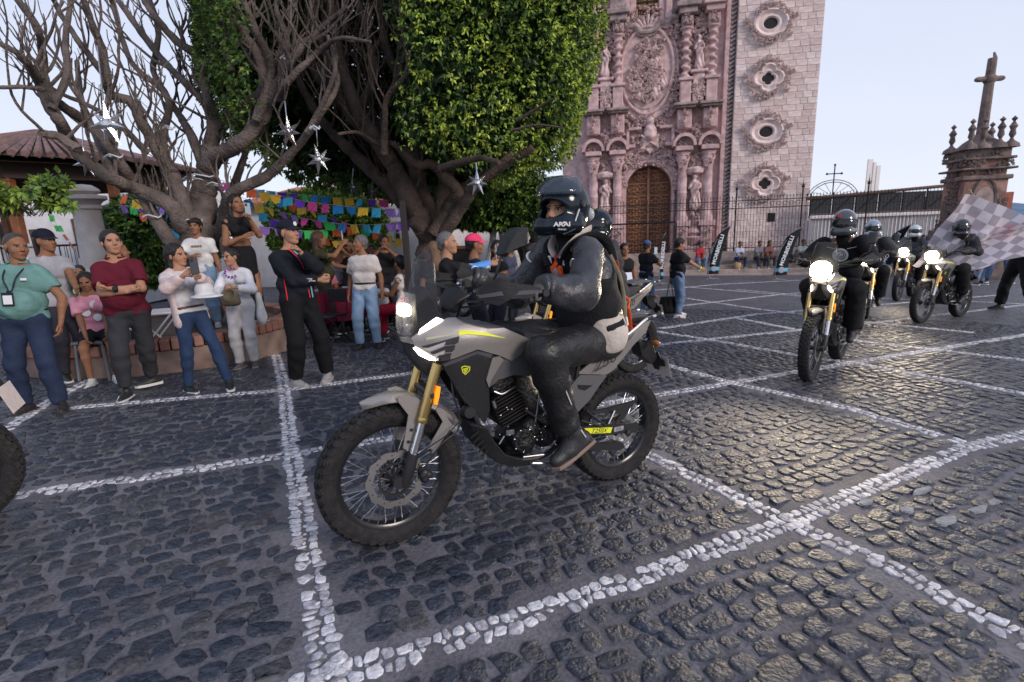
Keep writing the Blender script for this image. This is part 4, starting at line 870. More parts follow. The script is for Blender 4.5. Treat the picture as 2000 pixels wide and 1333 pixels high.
def limb_mb(mb, pts, rs, n=8, seed=0, knob=.09):
 r = random.Random(seed); P = catmull(pts, 6); m = len(P); R_ = np.interp(np.linspace(0, 1, m), np.linspace(0, 1, len(rs)), rs)
 R_ = [q*(1+r.uniform(-knob, knob)) for q in R_]; P = [p+np.array([r.uniform(-1, 1), r.uniform(-1, 1), r.uniform(-1, 1)])*q*.12 for p, q in zip(P, R_)]; mb.tube(P, R_, n); return P, R_
def sprout(mb, p, d, L_, r0, lvl, rng, up=.3):
 pts = [p]; dd = d/np.linalg.norm(d); n = 5
 for k in range(n):
  dd = dd+np.array([rng.uniform(-.28, .28), rng.uniform(-.28, .28), rng.uniform(-.16, .3)+up*.25]); dd /= np.linalg.norm(dd); pts.append(pts[-1]+dd*L_/n)
 mb.tube(catmull(pts, 2), list(np.linspace(r0, r0*.42, 2*n+1)), 5)
 if lvl > 0:
  for k in range(rng.choice((2, 3))):
   i = rng.randrange(2, n+1); a = np.array([rng.uniform(-1, 1), rng.uniform(-1, 1), rng.uniform(-.1, 1)]); sprout(mb, pts[i], dd+a*.8, L_*rng.uniform(.5, .8), r0*.6, lvl-1, rng, up)
def bare_tree():
 d0 = 7.6; t = thing('bare_tree', 'bare pruned tree with many grey brown branches rising from the brick rimmed planter', 'tree', (PLX, PLY, PLZ-.1)); rng = random.Random(12)
 L_ = [  # (points px), (depth start, end), (radius px start .. end)
  ([(392, 620), (388, 540), (386, 470), (394, 400), (402, 350)], (7.6, 7.5), (46, 38, 34, 30, 25)),
  ([(402, 350), (416, 312), (472, 276), (516, 224), (540, 168), (580, 104), (624, 60), (678, 14)], (7.5, 6.2), (24, 20, 17, 15, 12, 10, 7, 5)),
  ([(380, 480), (350, 425), (330, 398), (272, 372), (224, 352), (176, 320), (144, 288), (118, 240), (96, 208), (76, 160), (40, 110), (0, 86), (-60, 60)], (7.5, 5.2), (26, 21, 18, 16, 15, 14, 13, 13, 12, 11, 8, 6)),
  ([(386, 470), (352, 384), (336, 340), (304, 288), (276, 236), (256, 200), (216, 184), (208, 152), (200, 100), (180, 48), (160, -10)], (7.5, 6.4), (24, 20, 16, 14, 12, 11, 10, 10, 9, 7)),
  ([(380, 500), (330, 470), (276, 376), (240, 328), (208, 280), (168, 240), (112, 200), (88, 160), (84, 112), (72, 56), (28, -10)], (7.4, 5.6), (20, 15, 13, 12, 11, 11, 11, 10, 9, 8)),
  ([(402, 350), (408, 320), (416, 240), (404, 180), (396, 120), (344, 80), (296, 24), (276, -10)], (7.5, 7.0), (22, 19, 15, 13, 11, 9, 7, 6)),
  ([(412, 250), (464, 212), (512, 180), (508, 120), (480, 72), (448, 24), (432, -10)], (7.4, 6.9), (16, 14, 13, 12, 11, 9)),
  ([(410, 470), (436, 440), (448, 384), (520, 344), (580, 288), (628, 220), (660, 160), (640, 100)], (7.7, 6.3), (20, 17, 14, 12, 10, 8, 6, 4)),
  ([(400, 330), (385, 290), (360, 240), (344, 216), (312, 172), (256, 120), (224, 24), (215, -10)], (7.6, 7.6), (16, 12, 9, 8, 7, 6, 5)),
  ([(545, 190), (562, 160), (616, 108), (660, 76), (724, 82)], (6.9, 5.8), (12, 9, 7, 5, 3)),
  ([(412, 210), (360, 160), (320, 120), (256, 36), (224, -10)], (7.3, 7.7), (10, 9, 8, 7, 6)),
  ([(150, 292), (115, 268), (78, 262)], (6.1, 5.9), (12, 11, 9)),
  ([(440, 440), (452, 380), (472, 320), (486, 280)], (7.8, 8.2), (11, 10, 8, 6)),
  ([(500, 236), (530, 140), (500, 60), (470, -10)], (6.9, 6.2), (12, 11, 9, 7)), ([(528, 190), (560, 90), (540, 20), (545, -10)], (6.9, 6.6), (9, 8, 6, 5)),
  ([(400, 150), (412, 90), (404, 40), (390, -10)], (7.2, 7.4), (9, 8, 6, 5)), ([(208, 152), (160, 90), (120, 30), (100, -10)], (6.7, 6.4), (8, 7, 6, 5)), ([(100, 212), (130, 150), (128, 80), (140, -10)], (5.9, 6.2), (9, 8, 7, 5)),
  ([(224, 352), (190, 270), (160, 200), (150, 120)], (6.6, 7.2), (12, 9, 7, 5)), ([(336, 340), (318, 280), (330, 200), (300, 140), (310, 60), (290, -10)], (7.3, 7.9), (12, 10, 8, 7, 6, 5)),
  ([(600, 260), (636, 190), (655, 130), (640, 70)], (6.6, 6.3), (7, 6, 5, 4)), ([(430, 60), (440, 100), (452, 140)], (7, 6.8), (5, 7, 9)), ([(84, 175), (40, 170), (-10, 172)], (5.7, 5.4), (6, 5, 4)), ([(288, 300), (240, 250), (180, 210), (90, 172)], (7.1, 6.6), (8, 7, 6, 4))]
 for i, (pts, dd, rp) in enumerate(L_):
  n = len(pts); dp = [dd[0]+(dd[1]-dd[0])*(k/(n-1))+(.12*math.sin(k*2.1+i) if 0 < k < n-1 else 0) for k in range(n)]
  P = [D(p[0], p[1], z) for p, z in zip(pts, dp)]; R_ = [rp[min(k, len(rp)-1)]*.82*z/F for k, z in zip(range(n), dp)]
  mb = MB(); Q, RR = limb_mb(mb, P, R_, 10 if R_[0] > .06 else 8, i); o = obj('trunk' if i == 0 else 'limb', mb, bark, t, world=True, smooth=True)
  if i == 0: continue
  mb = MB()
  for k in range(4, len(Q)-1, 4 if RR[0] > .08 else 3):
   if rng.random() < .78:
    tg = Q[min(k+2, len(Q)-1)]-Q[k]; tg /= np.linalg.norm(tg)+1e-9; a = np.array([rng.uniform(-1, 1), rng.uniform(-.9, .9), rng.uniform(0, 1.1)]); sprout(mb, Q[k], tg*.5+a, rng.uniform(.35, .95), max(.008, min(.024, RR[k]*.5)), 2 if rng.random() < .5 else 1, rng)
  if mb.v: obj('twigs', mb, bark, o, world=True, kind='stuff', smooth=True)
 rib = mat('ribbon_white', (.5, .52, .56), .35)
 for (x, y, z, r_) in ((385, 352, 7.45, .2), (390, 345, 7.4, .2), (372, 350, 7.42, .12), (222, 306, 6.6, .11), (420, 360, 7.4, .12), (297, 423, 7.1, .12), (375, 432, 7.25, .14), (330, 250, 7.3, .08), (520, 205, 7.0, .1), (615, 250, 6.5, .06), (560, 113, 6.6, .08)):
  mb = MB(); c = D(x, y, z); mb.tube([c+np.array([r_*math.cos(a), r_*math.sin(a)*.6, .02*math.sin(3*a)]) for a in np.linspace(0, 6.283, 13)], .011, 4, cap=False); obj('ribbon', mb, rib, t, world=True, smooth=True)
bare_tree()
def in_poly(px, py, poly):
 c = np.zeros(len(px), bool); n = len(poly)
 for i in range(n):
  (x0, y0), (x1, y1) = poly[i], poly[i-1]; m = (y0 > py) != (y1 > py); c ^= m & (px < (x1-x0)*(py-y0)/((y1-y0) or 1e-9)+x0)
 return c
def fig_tree():
 r = np.random.default_rng(21); b = D(838, 600, 8.6); g = gz(b[0], b[1]); C = D(792, 60, 8.6); t = thing('fig_tree', 'big fig tree with a dense clipped green crown and a fan of thick limbs', 'tree', (b[0], b[1], g)); C = np.array([C[0], C[1], 4.75]); Rd = np.array([3.08, 3.0, 2.75])
 def project(P): v = P-CAM; a = v@FW; return 1000+F*(v@RT)/a, 666.5-F*(v@UP)/a, a
 P, d, dep = shell_points(47000, C, Rd, 2.75, r, .17, .045)
 px, py, a = project(P); near = (P-C)@(CAM-C) > 0; hole = [(452, -300), (752, -300), (770, 60), (800, 120), (776, 190), (790, 262), (850, 300), (905, 322), (960, 345), (1000, 420), (520, 420), (470, 330), (500, 200), (470, 90)]
 inh = in_poly(px+r.normal(0, 12, len(px)), py+r.normal(0, 10, len(px)), hole); keep = ~(near & inh); keep &= ~((P[:, 2] < 2.15+.25*np.sin(px/70)) & (a < 8)); vis = (py > -250) & (px > 380) & (px < 1300); keep &= vis | (r.random(len(P)) < .25); keep &= ~((px < 640) & (py > 330) & (a < 9))
 P, d, dep, near, a = P[keep], d[keep], dep[keep], near[keep], a[keep]; nz = np.sin(P[:, 0]*3.1+P[:, 2]*2.3)*np.sin(P[:, 1]*2.7+P[:, 2]*4.1)
 q = r.random(len(P))+.18*nz; mi = np.where(dep > .25, 3, np.where(dep > .12, 2, np.where(q > .70, 0, np.where(q > .24, 1, 2)))); mi = np.where((~near & (a > 8.3)) | (px[keep] < 600), np.maximum(mi, 1+(r.random(len(P)) < .7)), mi)  # deeper and far-side leaves take darker greens, shade painted into the tone
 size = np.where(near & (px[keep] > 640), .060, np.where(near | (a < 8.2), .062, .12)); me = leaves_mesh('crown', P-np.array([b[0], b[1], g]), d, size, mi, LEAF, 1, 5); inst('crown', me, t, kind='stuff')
 # larger inner leaves in near-black green, crown shade put into their colour
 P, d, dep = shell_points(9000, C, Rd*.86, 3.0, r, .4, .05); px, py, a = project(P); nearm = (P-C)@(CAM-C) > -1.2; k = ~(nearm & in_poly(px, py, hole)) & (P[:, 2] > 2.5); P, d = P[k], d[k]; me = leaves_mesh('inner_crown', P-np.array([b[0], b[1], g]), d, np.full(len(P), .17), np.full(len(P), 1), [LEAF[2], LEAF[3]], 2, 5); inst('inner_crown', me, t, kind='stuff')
 rng = random.Random(5)
 L_ = [([(846, 640), (846, 560), (842, 500), (836, 455)], (8.7, 8.6), (44, 40, 34, 12)),
  ([(846, 470), (815, 420), (780, 350), (748, 290), (700, 220), (668, 130), (650, 40), (640, -60)], (8.6, 7.0), (26, 24, 20, 17, 14, 12, 9, 7)), ([(838, 460), (830, 400), (812, 330), (806, 250), (790, 180), (760, 110), (740, 20), (735, -50)], (8.7, 8.2), (24, 20, 17, 15, 12, 9, 7)),
  ([(850, 460), (880, 410), (892, 376), (868, 345), (845, 322), (812, 322), (790, 300), (768, 280)], (8.3, 7.2), (20, 17, 14, 12, 11, 10, 9, 6)), ([(848, 460), (890, 385), (940, 350), (985, 322), (1040, 290)], (8.4, 7.5), (18, 15, 12, 10, 8)),
  ([(842, 455), (864, 380), (878, 320), (900, 250), (910, 160)], (8.8, 8.8), (20, 18, 14, 12, 9)), ([(830, 455), (790, 400), (745, 352), (690, 300), (640, 250), (600, 190), (560, 100), (540, 20)], (8.8, 8.6), (20, 17, 15, 13, 11, 9, 8, 6)),
  ([(800, 380), (760, 300), (720, 250), (640, 180), (600, 100), (600, 20), (590, -40)], (8.7, 8.8), (14, 12, 10, 9, 8, 6, 5)), ([(700, 220), (730, 150), (720, 80), (700, 0), (690, -50)], (7.8, 7.6), (10, 9, 8, 6, 5)), ([(745, 290), (690, 240), (655, 160), (620, 60), (610, -40)], (8.2, 7.6), (9, 8, 7, 6, 5)),
  ([(755, 200), (785, 130), (800, 60), (830, 10)], (7.3, 6.4), (7, 6, 5, 4)), ([(768, 280), (740, 282), (700, 260), (660, 262)], (7.4, 7), (6, 5, 4, 3)), ([(750, 300), (752, 240), (756, 190), (790, 150), (800, 100)], (7.0, 6.1), (8, 7, 6, 5, 3)), ([(870, 455), (905, 400), (935, 360), (1000, 300)], (8.2, 7.2), (14, 12, 10, 7)),
  ([(860, 330), (930, 310), (975, 318)], (7.2, 6.2), (9, 7, 5)), ([(1010, 236), (1050, 212), (1085, 192)], (5.9, 5.55), (4, 3.4, 2.4)), ([(1000, 255), (1050, 245), (1100, 250)], (5.9, 5.6), (3, 2.6, 2))]
 for i, (pts, dd, rp) in enumerate(L_):
  n = len(pts); dp = [dd[0]+(dd[1]-dd[0])*(k/(n-1)) for k in range(n)]; Pt = [D(p[0], p[1], z) for p, z in zip(pts, dp)]; R_ = [rp[min(k, len(rp)-1)]*.9*z/F for k, z in zip(range(n), dp)]
  mb = MB(); Q, RR = limb_mb(mb, Pt, R_, 10, 40+i); o = obj('trunk' if i == 0 else 'limb', mb, bark2, t, world=True, smooth=True)
  if i in (0, 3, 4, 13, 14, 15, 16): continue
  mb = MB()
  for k in range(8, len(Q)-1, 3):
   if rng.random() < .8: tg = Q[min(k+2, len(Q)-1)]-Q[k]; tg /= np.linalg.norm(tg)+1e-9; sprout(mb, Q[k], tg*.6+np.array([rng.uniform(-1, 1), rng.uniform(-1, 1), rng.uniform(.1, 1.2)]), rng.uniform(.5, 1.3), max(.008, min(.022, RR[k]*.4)), 2, rng, .5)
  if mb.v: obj('twigs', mb, bark2, o, world=True, kind='stuff', smooth=True)
fig_tree()
def round_tree(label, px, py, dp, rx, rz, n=5000, ls=.11, ex=2.6, trunks=((0, 0),), white=False, tones=(0, 1, 2), name='clipped_tree', seed=3, ry=None, trunk_r=.13):
 C = D(px, py, dp); g = gz(C[0], C[1]); t = thing(name, label, 'tree', (C[0], C[1], g)); r = np.random.default_rng(seed); P, d, dep = shell_points(n, C, np.array([rx, ry or rx, rz]), ex, r, .12, .05)
 P2, d2, _ = shell_points(n//4, C, np.array([rx, ry or rx, rz])*.85, ex, r, .2, .05); nn = len(P); P = np.concatenate([P, P2]); d = np.concatenate([d, d2]); q = r.random(len(P)); mi = np.where(q > .8, 0, np.where(q > .3, 1, 2)); mi[nn:] = 3  # inner shell gets the darkest green, shade put into its colour
 size = np.full(len(P), ls); size[nn:] = ls*1.8; me = leaves_mesh('crown', P-np.array([C[0], C[1], g]), d, size, mi, [LEAF[k] for k in tones]+[LEAF[3]], seed, 5); inst('crown', me, t, kind='stuff')
 for dx, ln in trunks:
  mb = MB(); limb_mb(mb, [(C[0]+dx, C[1], g), (C[0]+dx+ln*.3, C[1], (g+C[2]-rz)/2), (C[0]+dx*.5+ln, C[1], C[2]-rz*.4)], [trunk_r, trunk_r*.85, trunk_r*.7], 8, 3); obj('trunk', mb, mat('limewash', (.42, .40, .39), .8, 0, .3, 12) if white else bark2, t, world=True, smooth=True)
 return t
round_tree('round clipped green tree behind the strings of paper flags', 640, 442, 14.5, 1.5, .95, 6500, .11)
round_tree('dark clipped tree with limewashed trunks behind the rider, under the big fig crown', 975, 396, 12.5, 1.35, .6, 5000, .10, 3.2, ((-.35, .1), (.05, .0), (.42, -.1), (.75, .1)), True, (1, 2, 3), trunk_r=.10)
round_tree('dark leafy bush behind the bare tree trunk, right of the bandstand', 318, 470, 11.5, 1.05, 1.0, 4500, .10, 2.4, tones=(1, 2, 3), name='bush', seed=8)
round_tree('low clipped hedge tree at the far side of the plaza, left of the fence', 1090, 445, 15, 1.3, .5, 3000, .11, 3.2, tones=(1, 2, 3), seed=9)
def drooping_plant():
 C = D(45, 392, 5.6); g = gz(C[0], C[1]); t = thing('drooping_plant', 'leafy shrub with long drooping leaves at the left edge above the bald man', 'plant', (C[0], C[1], g)); r = np.random.default_rng(6); mb = MB(); rng = random.Random(9); CC = []; NN = []
 for k in range(26):
  a = rng.uniform(0, 6.28); p = C+np.array([-.15, .2, -.15])+np.array([rng.uniform(-.2, .2), rng.uniform(-.2, .2), 0]); q = C+np.array([.42*math.cos(a), .35*math.sin(a), rng.uniform(-.12, .28)]); pts = catmull([p, (p+q)/2+np.array([0, 0, .1]), q], 5); mb.tube(pts, .006, 4)
  for w_ in pts[3:]: CC.append(w_+r.normal(0, .02, 3)); NN.append((q-p)/np.linalg.norm(q-p)*.7+np.array([0, 0, -.3]))
 limb_mb(mb, [(C[0]-.1, C[1]+.2, g), (C[0]-.15, C[1]+.2, C[2]-.3)], [.05, .03], 6); obj('stems', mb, bark2, t, world=True)
 me = leaves_mesh('foliage', np.array(CC)-np.array([C[0], C[1], g]), np.array(NN), np.full(len(CC), .085), r.choice(3, len(CC), p=[.08, .42, .5]), LEAF[:3], 6, 9); inst('foliage', me, t, kind='stuff')
drooping_plant()
# ================================================================== PEOPLE
_T = {}
def head_template(h=.005):
 key = ('head', h)
 if key in _T: return _T[key]
 s = SDF(h, .02); s.ell((0, -.012, .03), (.075, .094, .086)).ell((0, .02, -.03), (.062, .072, .078)).ell((0, .034, -.082), (.047, .046, .034)).ell((0, .068, -.098), (.022, .02, .018))
 for x in (-1, 1):
  s.ell((x*.036, .056, -.034), (.026, .026, .026)); s.ell((x*.028, .079, .02), (.024, .012, .009), k=.01); s.ell((x*.0785, -.006, -.012), (.008, .018, .031), k=.006)
  s.ell((x*.031, .094, .003), (.016, .013, .0105), k=.008, sub=True)
 s.cone((0, .086, .014), (0, .107, -.026), .008, .0125, k=.012); s.ell((.012, .096, -.032), (.009,)*3, k=.006); s.ell((-.012, .096, -.032), (.009,)*3, k=.006)
 s.ell((0, .0885, -.061), (.023, .011, .006), k=.005); s.ell((0, .087, -.072), (.019, .011, .0065), k=.005)
 V, Fq = s.mesh(1); c = V[Fq].mean(1); mi = np.zeros(len(Fq), int)
 ax = np.abs(c[:, 0]); mi[(ax < .024-.25*np.abs(c[:, 2]+.066)) & (c[:, 1] > .088) & (c[:, 2] < -.055) & (c[:, 2] > -.079)] = 1
 mi[(ax > .011) & (ax < .05) & (c[:, 1] > .055) & (np.abs(c[:, 2]-.0215+.12*np.abs(ax-.03)) < .0045)] = 2
 mb = MB()
 for x in (-1, 1):
  mb.sphere((x*.031, .0722, .0035), .0130, 8, mi=3); mb.sphere((x*.031, .0785, .0035), .0078, 8, mi=4)
  mb.tube([(x*.0155, .084, .006), (x*.024, .0895, .0118), (x*.034, .0885, .0118), (x*.045, .078, .007)], .0022, 4, mi=2)
 o = len(V); V = np.concatenate([V, np.array(mb.v)]); Fl = [tuple(q) for q in Fq]+[tuple(o+i for i in f) for f in mb.f]; mi = np.concatenate([mi, mb.m])
 _T[key] = (V, Fl, mi); return _T[key]
def hand_template(pose='relax', h=.0045):
 key = (pose, h)
 if key in _T: return _T[key]
 s = SDF(h, .008); curl = {'relax': (18, 24, 18), 'grip': (68, 72, 40), 'flat': (6, 6, 4), 'fist': (84, 95, 55), 'hold': (40, 45, 25)}[pose]
 s.cone((0, -.03, 0), (0, .01, 0), .024, .026, fl=((0, 0, 1), .78)); s.cone((-.014, .02, 0), (-.02, .078, 0), .021, .017, fl=((0, 0, 1), .7)); s.cone((.012, .02, 0), (.02, .078, 0), .022, .017, fl=((0, 0, 1), .7))
 for i, (x, L_, r) in enumerate(((-.031, .058, .0078), (-.0105, .070, .0086), (.0115, .076, .009), (.033, .068, .0088))):
  p = np.array([x, .080-abs(x)*.15, 0]); a = 0
  for j, (f_, c) in enumerate(zip((.46, .30, .24), curl)):
   a += rad(c+(3-i)*3); q = p+L_*f_*np.array([x*.9, math.cos(a), -math.sin(a)]); s.cone(p, q, r*(1-.08*j), r*(.94-.08*j), k=.004); p = q
 t = {'fist': ((.04, .05, -.022), (.012, .075, -.036)), 'grip': ((.045, .05, -.03), (.02, .07, -.045)), 'hold': ((.05, .055, -.02), (.045, .09, -.03))}.get(pose, ((.052, .05, -.012), (.06, .085, -.016)))
 s.cone((.022, .02, -.006), t[0], .0135, .0105, k=.01); s.cone(t[0], t[1], .0105, .0085, k=.004)
 _T[key] = s.mesh(1); return _T[key]
def frame3(y, z):
 """rotation matrix with columns x,y,z ; y exact, z as close as possible"""
 y = np.array(y, float); y /= np.linalg.norm(y); z = np.array(z, float); z -= y*(z@y); z /= np.linalg.norm(z)+1e-9
 return np.stack([np.cross(y, z), y, z], 1)
def standing(H=1.7, yaw=-90, lean=(0, 0), twist=0, head=(0, 0, 0), lw=None, rw=None, le=(-.3, -1, -.1), re=(.3, -1, -.1), feet=None, pel=None, knh=(0, 1, 0), sh=1.0, stance=.10, wt=0.0):
 """joints relative to the ground point, local: x right, y forward, z up (metres for a 1.75 m person), returned scaled and turned"""
 s = H/1.75; J = {}
 P = np.array(pel if pel is not None else (wt, 0, .93), float); lf, ls = rad(lean[0]), rad(lean[1])
 up = np.array([math.sin(ls), math.sin(lf), math.cos(lf)*math.cos(ls)]); up /= np.linalg.norm(up); tw = rad(twist)
 rs = np.array([math.cos(tw), -math.sin(tw), 0.]); rs -= up*(rs@up); rs /= np.linalg.norm(rs); fs = np.cross(up, rs); rh = np.array([1., 0, 0]); fh = np.array([0, 1., 0])
 J['pel'] = P; J['waist'] = P+up*.16; J['chest'] = P+up*.34; J['top'] = P+up*.47; J['neck'] = P+up*.545
 hy, hp, hr = map(rad, head); f = fs*math.cos(hy)-rs*math.sin(hy); hup = up*.6+np.array([0, 0, .4]); hup /= np.linalg.norm(hup); f -= hup*(f@hup); f /= np.linalg.norm(f)
 f2 = f*math.cos(hp)+hup*math.sin(hp); u2 = hup*math.cos(hp)-f*math.sin(hp); r2 = np.cross(f2, u2); u3 = u2*math.cos(hr)+r2*math.sin(hr)
 J['head'] = J['neck']+hup*.135+f2*.02; J['hf'] = f2; J['hu'] = u3
 for k, sg, w_, e_, dflt in (('L', -1, lw, le, (-.27, .04, .82)), ('R', 1, rw, re, (.27, .04, .82))):
  S = J['top']+rs*sg*.160*sh-up*.042; J['sh'+k] = S; t = np.array(w_ if w_ is not None else dflt, float)
  e, t = ik(S, t, .285, .255, e_); J['el'+k] = e; J['wr'+k] = t; J['hip'+k] = P+rh*sg*.085-np.array([0, 0, .02])
 ft = feet or ((-stance, 0.0, 0), (stance, 0.02, 0))
 for k, q, sg in (('L', ft[0], -1), ('R', ft[1], 1)):
  A = np.array(q[:3], float)+np.array([0, 0, .085]); kn, A = ik(J['hip'+k], A, .425, .42, np.array(knh, float)+np.array([sg*.15, 0, 0])); J['kn'+k] = kn; J['an'+k] = A
  ta = rad(q[3]) if len(q) > 3 else rad(-sg*18+90); J['toe'+k] = np.array([math.cos(ta), math.sin(ta), 0])
 J.update(rs=rs, fs=fs, rh=rh, fh=fh, up=up)
 a = rad(yaw-90); R = np.array([[math.cos(a), -math.sin(a), 0], [math.sin(a), math.cos(a), 0], [0, 0, 1]]); vec = {'rs', 'fs', 'rh', 'fh', 'up', 'hf', 'hu', 'toeL', 'toeR'}
 for k in J: J[k] = R@J[k]*(1 if k in vec else s)
 J['s'] = s; return J
def fold(seed, amp, up=(0, 0, 1)):
 r = random.Random(seed); a, b, c = r.uniform(0, 6), r.uniform(0, 6), r.uniform(0, 6)
 def f(X, Y, Z):
  return (amp*(1.1*np.sin(23*Z+21*X+9*Y+2.6*np.sin(9*X+8*Y+6*Z+a)+b)*np.sin(8*X-9*Y+5*Z+c)+.75*np.abs(np.sin(30*Z-27*X+19*Y+2.4*np.sin(11*Z+a)+c))*np.sin(9*Y+7*Z-6*X+b)+.35*np.sin(70*X+40*Z+b)*np.sin(44*Y-30*Z))).astype(np.float32)
 return f
def torso(s, J, q, g=0, belly=0, fem=0, hem=None, w=1.0):
 u, rs, fs, rh, fh = J['up'], J['rs'], J['fs'], J['rh'], J['fh']; fl = (fs, .86)
 gp = g+(.009 if g > .005 else 0); s.cone(J['pel']-rh*.07*q*w, J['pel']+rh*.07*q*w, (.102+gp)*q, (.102+gp)*q, fl=(fh, .94)); ww = .060 if fem else .078
 s.cone(J['waist']-rs*ww*q*w, J['waist']+rs*ww*q*w, (.099-.012*fem+g)*q, (.099-.012*fem+g)*q, fl=fl)
 s.cone(J['chest']-rs*(.085-.015*fem)*q*w, J['chest']+rs*(.085-.015*fem)*q*w, (.108-.01*fem+g)*q, (.108-.01*fem+g)*q, fl=fl)
 s.cone(J['top']-rs*.095*q*(w-.1*fem)-u*.045*q, J['top']+rs*.095*q*(w-.1*fem)-u*.045*q, (.072+g)*q, (.072+g)*q)
 if belly: s.ell(J['waist']+fs*.045*q+fs*belly*.06*q-u*.03*q, ((.14+.03*belly)*q*w, (.09+.06*belly+g*1.3)*q, .15*q), frame3(fs, u))
 if fem:
  for sg in (-1, 1): s.ell(J['chest']+rs*sg*.07*q+fs*.085*q+u*.01, ((.055+g)*q,)*3)
 if hem is not None: s.cut(J['pel']+u*hem*q, -u)
def limb(s, a, m, b, r, g, q, t0=0, t1=2., k=.02, flat=True):
 """tapering limb a-m-b with radii r[0..2]; covered from the start up to t1 (1 = middle joint, 2 = end)"""
 if t1 <= 1: e = a+(m-a)*t1; s.cone(a, e, (r[0]+g)*q, (r[0]+(r[1]-r[0])*t1+g)*q, k=k, flat=flat); return
 s.cone(a, m, (r[0]+g)*q, (r[1]+g)*q, k=k); e = m+(b-m)*(t1-1); mid = m+(b-m)*.3
 s.cone(m, e, (r[1]+g)*q, (r[1]*(2-t1)+r[2]*(t1-1)+g)*q, k=k, flat=flat)
 s.ell(mid, ((r[1]*1.04+g)*q,)*3, k=k)
SKINS = [(.33, .165, .10), (.25, .12, .068), (.38, .20, .125), (.2, .1, .06)]
def person(label, foot, J, skin=0, shirt=None, sleeve=.55, hem=-.06, trousers=None, leg=1.93, loose=.012, tuck=False, shoes=((.02, .02, .02), (.6, .6, .6)), hair=('short', (.012, .009, .008)), hands=('relax', 'relax'), palm=None, belly=0, fem=0, w=1.0, res=.014, group=None, neckline=.0, shirt_obj='shirt', collar=None, belt=None, gloves=None, mw=None, jacket=None, extra=None, hide_body=False, name='person', bulk=0):
 q = J['s']; root = thing(name, label, 'person', foot if mw is None else (0, 0, 0), 0, group)
 if mw is not None: root.matrix_world = mw
 sc = SKINS[skin]; sm = mat('skin_%d' % skin, sc, .62, 0, .08, 30, .15, 200, spec=.25); lip = mat('lips_%d' % skin, tuple(c*f for c, f in zip(sc, (.9, .62, .62))), .45)
 hc = hair[1]; hm = mat('hair_%02d%02d%02d' % tuple(int(c*99) for c in hc), hc, .5, 0, .3, 60, .6, 160, wave=(1, 1, .2))
 ew = mat('eye_white', (.34, .31, .29), .35); ei = mat('eye_iris', (.02, .012, .008), .15)
 # ---- body: one continuous surface, then head and hands in the same mesh
 s = SDF(max(res*1.3, .0185), .03*q); torso(s, J, q, -.004, belly*.5, fem, None, w*.97)
 s.cone(J['top']+J['up']*.02*q, J['head']-J['hu']*.03*q, .06*q, .053*q, k=.03)
 for k in 'LR':
  s.cone(J['neck']-J['up']*.03*q, J['sh'+k], .045*q, .055*q, k=.03); limb(s, J['sh'+k], J['el'+k], J['wr'+k], (.051, .040, .027), 0, q, k=.018, flat=False)
  if leg < 1.9 or trousers is None: limb(s, J['hip'+k], J['kn'+k], J['an'+k], (.082, .056, .038), 0, q, k=.02, flat=False)
 V, Fq = s.mesh(1); Fl = [tuple(f) for f in Fq]; mi = [0]*len(Fl); V = list(V)
 hV, hF, hM = head_template(.0068 if res < .016 else .0115); R = frame3(J['hf'], J['hu']); o = len(V); V += list((hV@R.T)*q*1.05+J['head']); Fl += [tuple(o+i for i in f) for f in hF]; mi += list(hM)
 for i, k in enumerate('LR'):
  sg = -1 if k == 'L' else 1; tV, tF = hand_template(hands[i], .0056 if res < .016 else .0095); d = J['wr'+k]-J['el'+k]
  if palm and palm[i] is not None: pn = np.array(palm[i], float)
  else: pn = J['rs']*(-sg)+J['fs']*.2
  pn = pn-0*d; yd = d; hd = None
  if isinstance(palm, (tuple, list)) and len(palm) > 2 and palm[2+i] is not None: yd = np.array(palm[2+i], float)
  Rh = frame3(yd, -pn); T = tV.copy()
  thumb_side = Rh[:, 0]                   # template thumb is at +x; it should point forward / up when hanging
  ref = J['fs']+J['up']*.3
  if (thumb_side@ref) < 0: T = T*np.array([-1, 1, 1]); tFq = tF[:, ::-1]
  else: tFq = tF
  if gloves:
   gl = mat('glove_'+str(i)+'%02d' % int(gloves[0]*99), gloves, .6, 0, .15, 30, .4, 120); m = mesh_np('glove', (T*1.12)@Rh.T*q+J['wr'+k], tFq, [gl]); inst('glove', m, root)
  else: o = len(V); V += list(T@Rh.T*q+J['wr'+k]); Fl += [tuple(o+i_ for i_ in f) for f in tFq]; mi += [0]*len(tFq)
 me = mesh_np('body', V, Fl, [sm, lip, hm, ew, ei], mi); inst('body', me, root)
 # ---- clothes
 if trousers is not None:
  tm = trousers if isinstance(trousers, bpy.types.Material) else cloth('t%02d%02d%02d' % tuple(int(c*99) for c in trousers), trousers)
  s = SDF(max(res*1.1, .0165), .022*q); g = loose
  s.cone(J['pel']-J['rh']*.072*q*w, J['pel']+J['rh']*.072*q*w, (.105+g*.5)*q, (.105+g*.5)*q, fl=(J['fh'], .92))
  s.cone(J['pel']+J['up']*.07*q-J['rs']*.06*q*w, J['pel']+J['up']*.07*q+J['rs']*.06*q*w, (.098+g*.3)*q, (.098+g*.3)*q, fl=(J['fs'], .9)); s.cut(J['pel']+J['up']*.10*q, J['up'])
  if belly: s.ell(J['pel']+J['fs']*.02*q, (.15*q*w, (.10+.04*belly)*q, .1*q), frame3(J['fs'], J['up'])); s.cut(J['pel']+J['up']*.09*q, J['up'])
  for k in 'LR': limb(s, J['hip'+k], J['kn'+k], J['an'+k]-(np.array([0, 0, .02]) if leg > 1.9 else 0), (.088, .062, .046 if loose < .03 else .06), g, q, t1=leg, k=.025)
  s.fn(fold(sum(map(ord, label)) % 999, .0035+.10*loose))
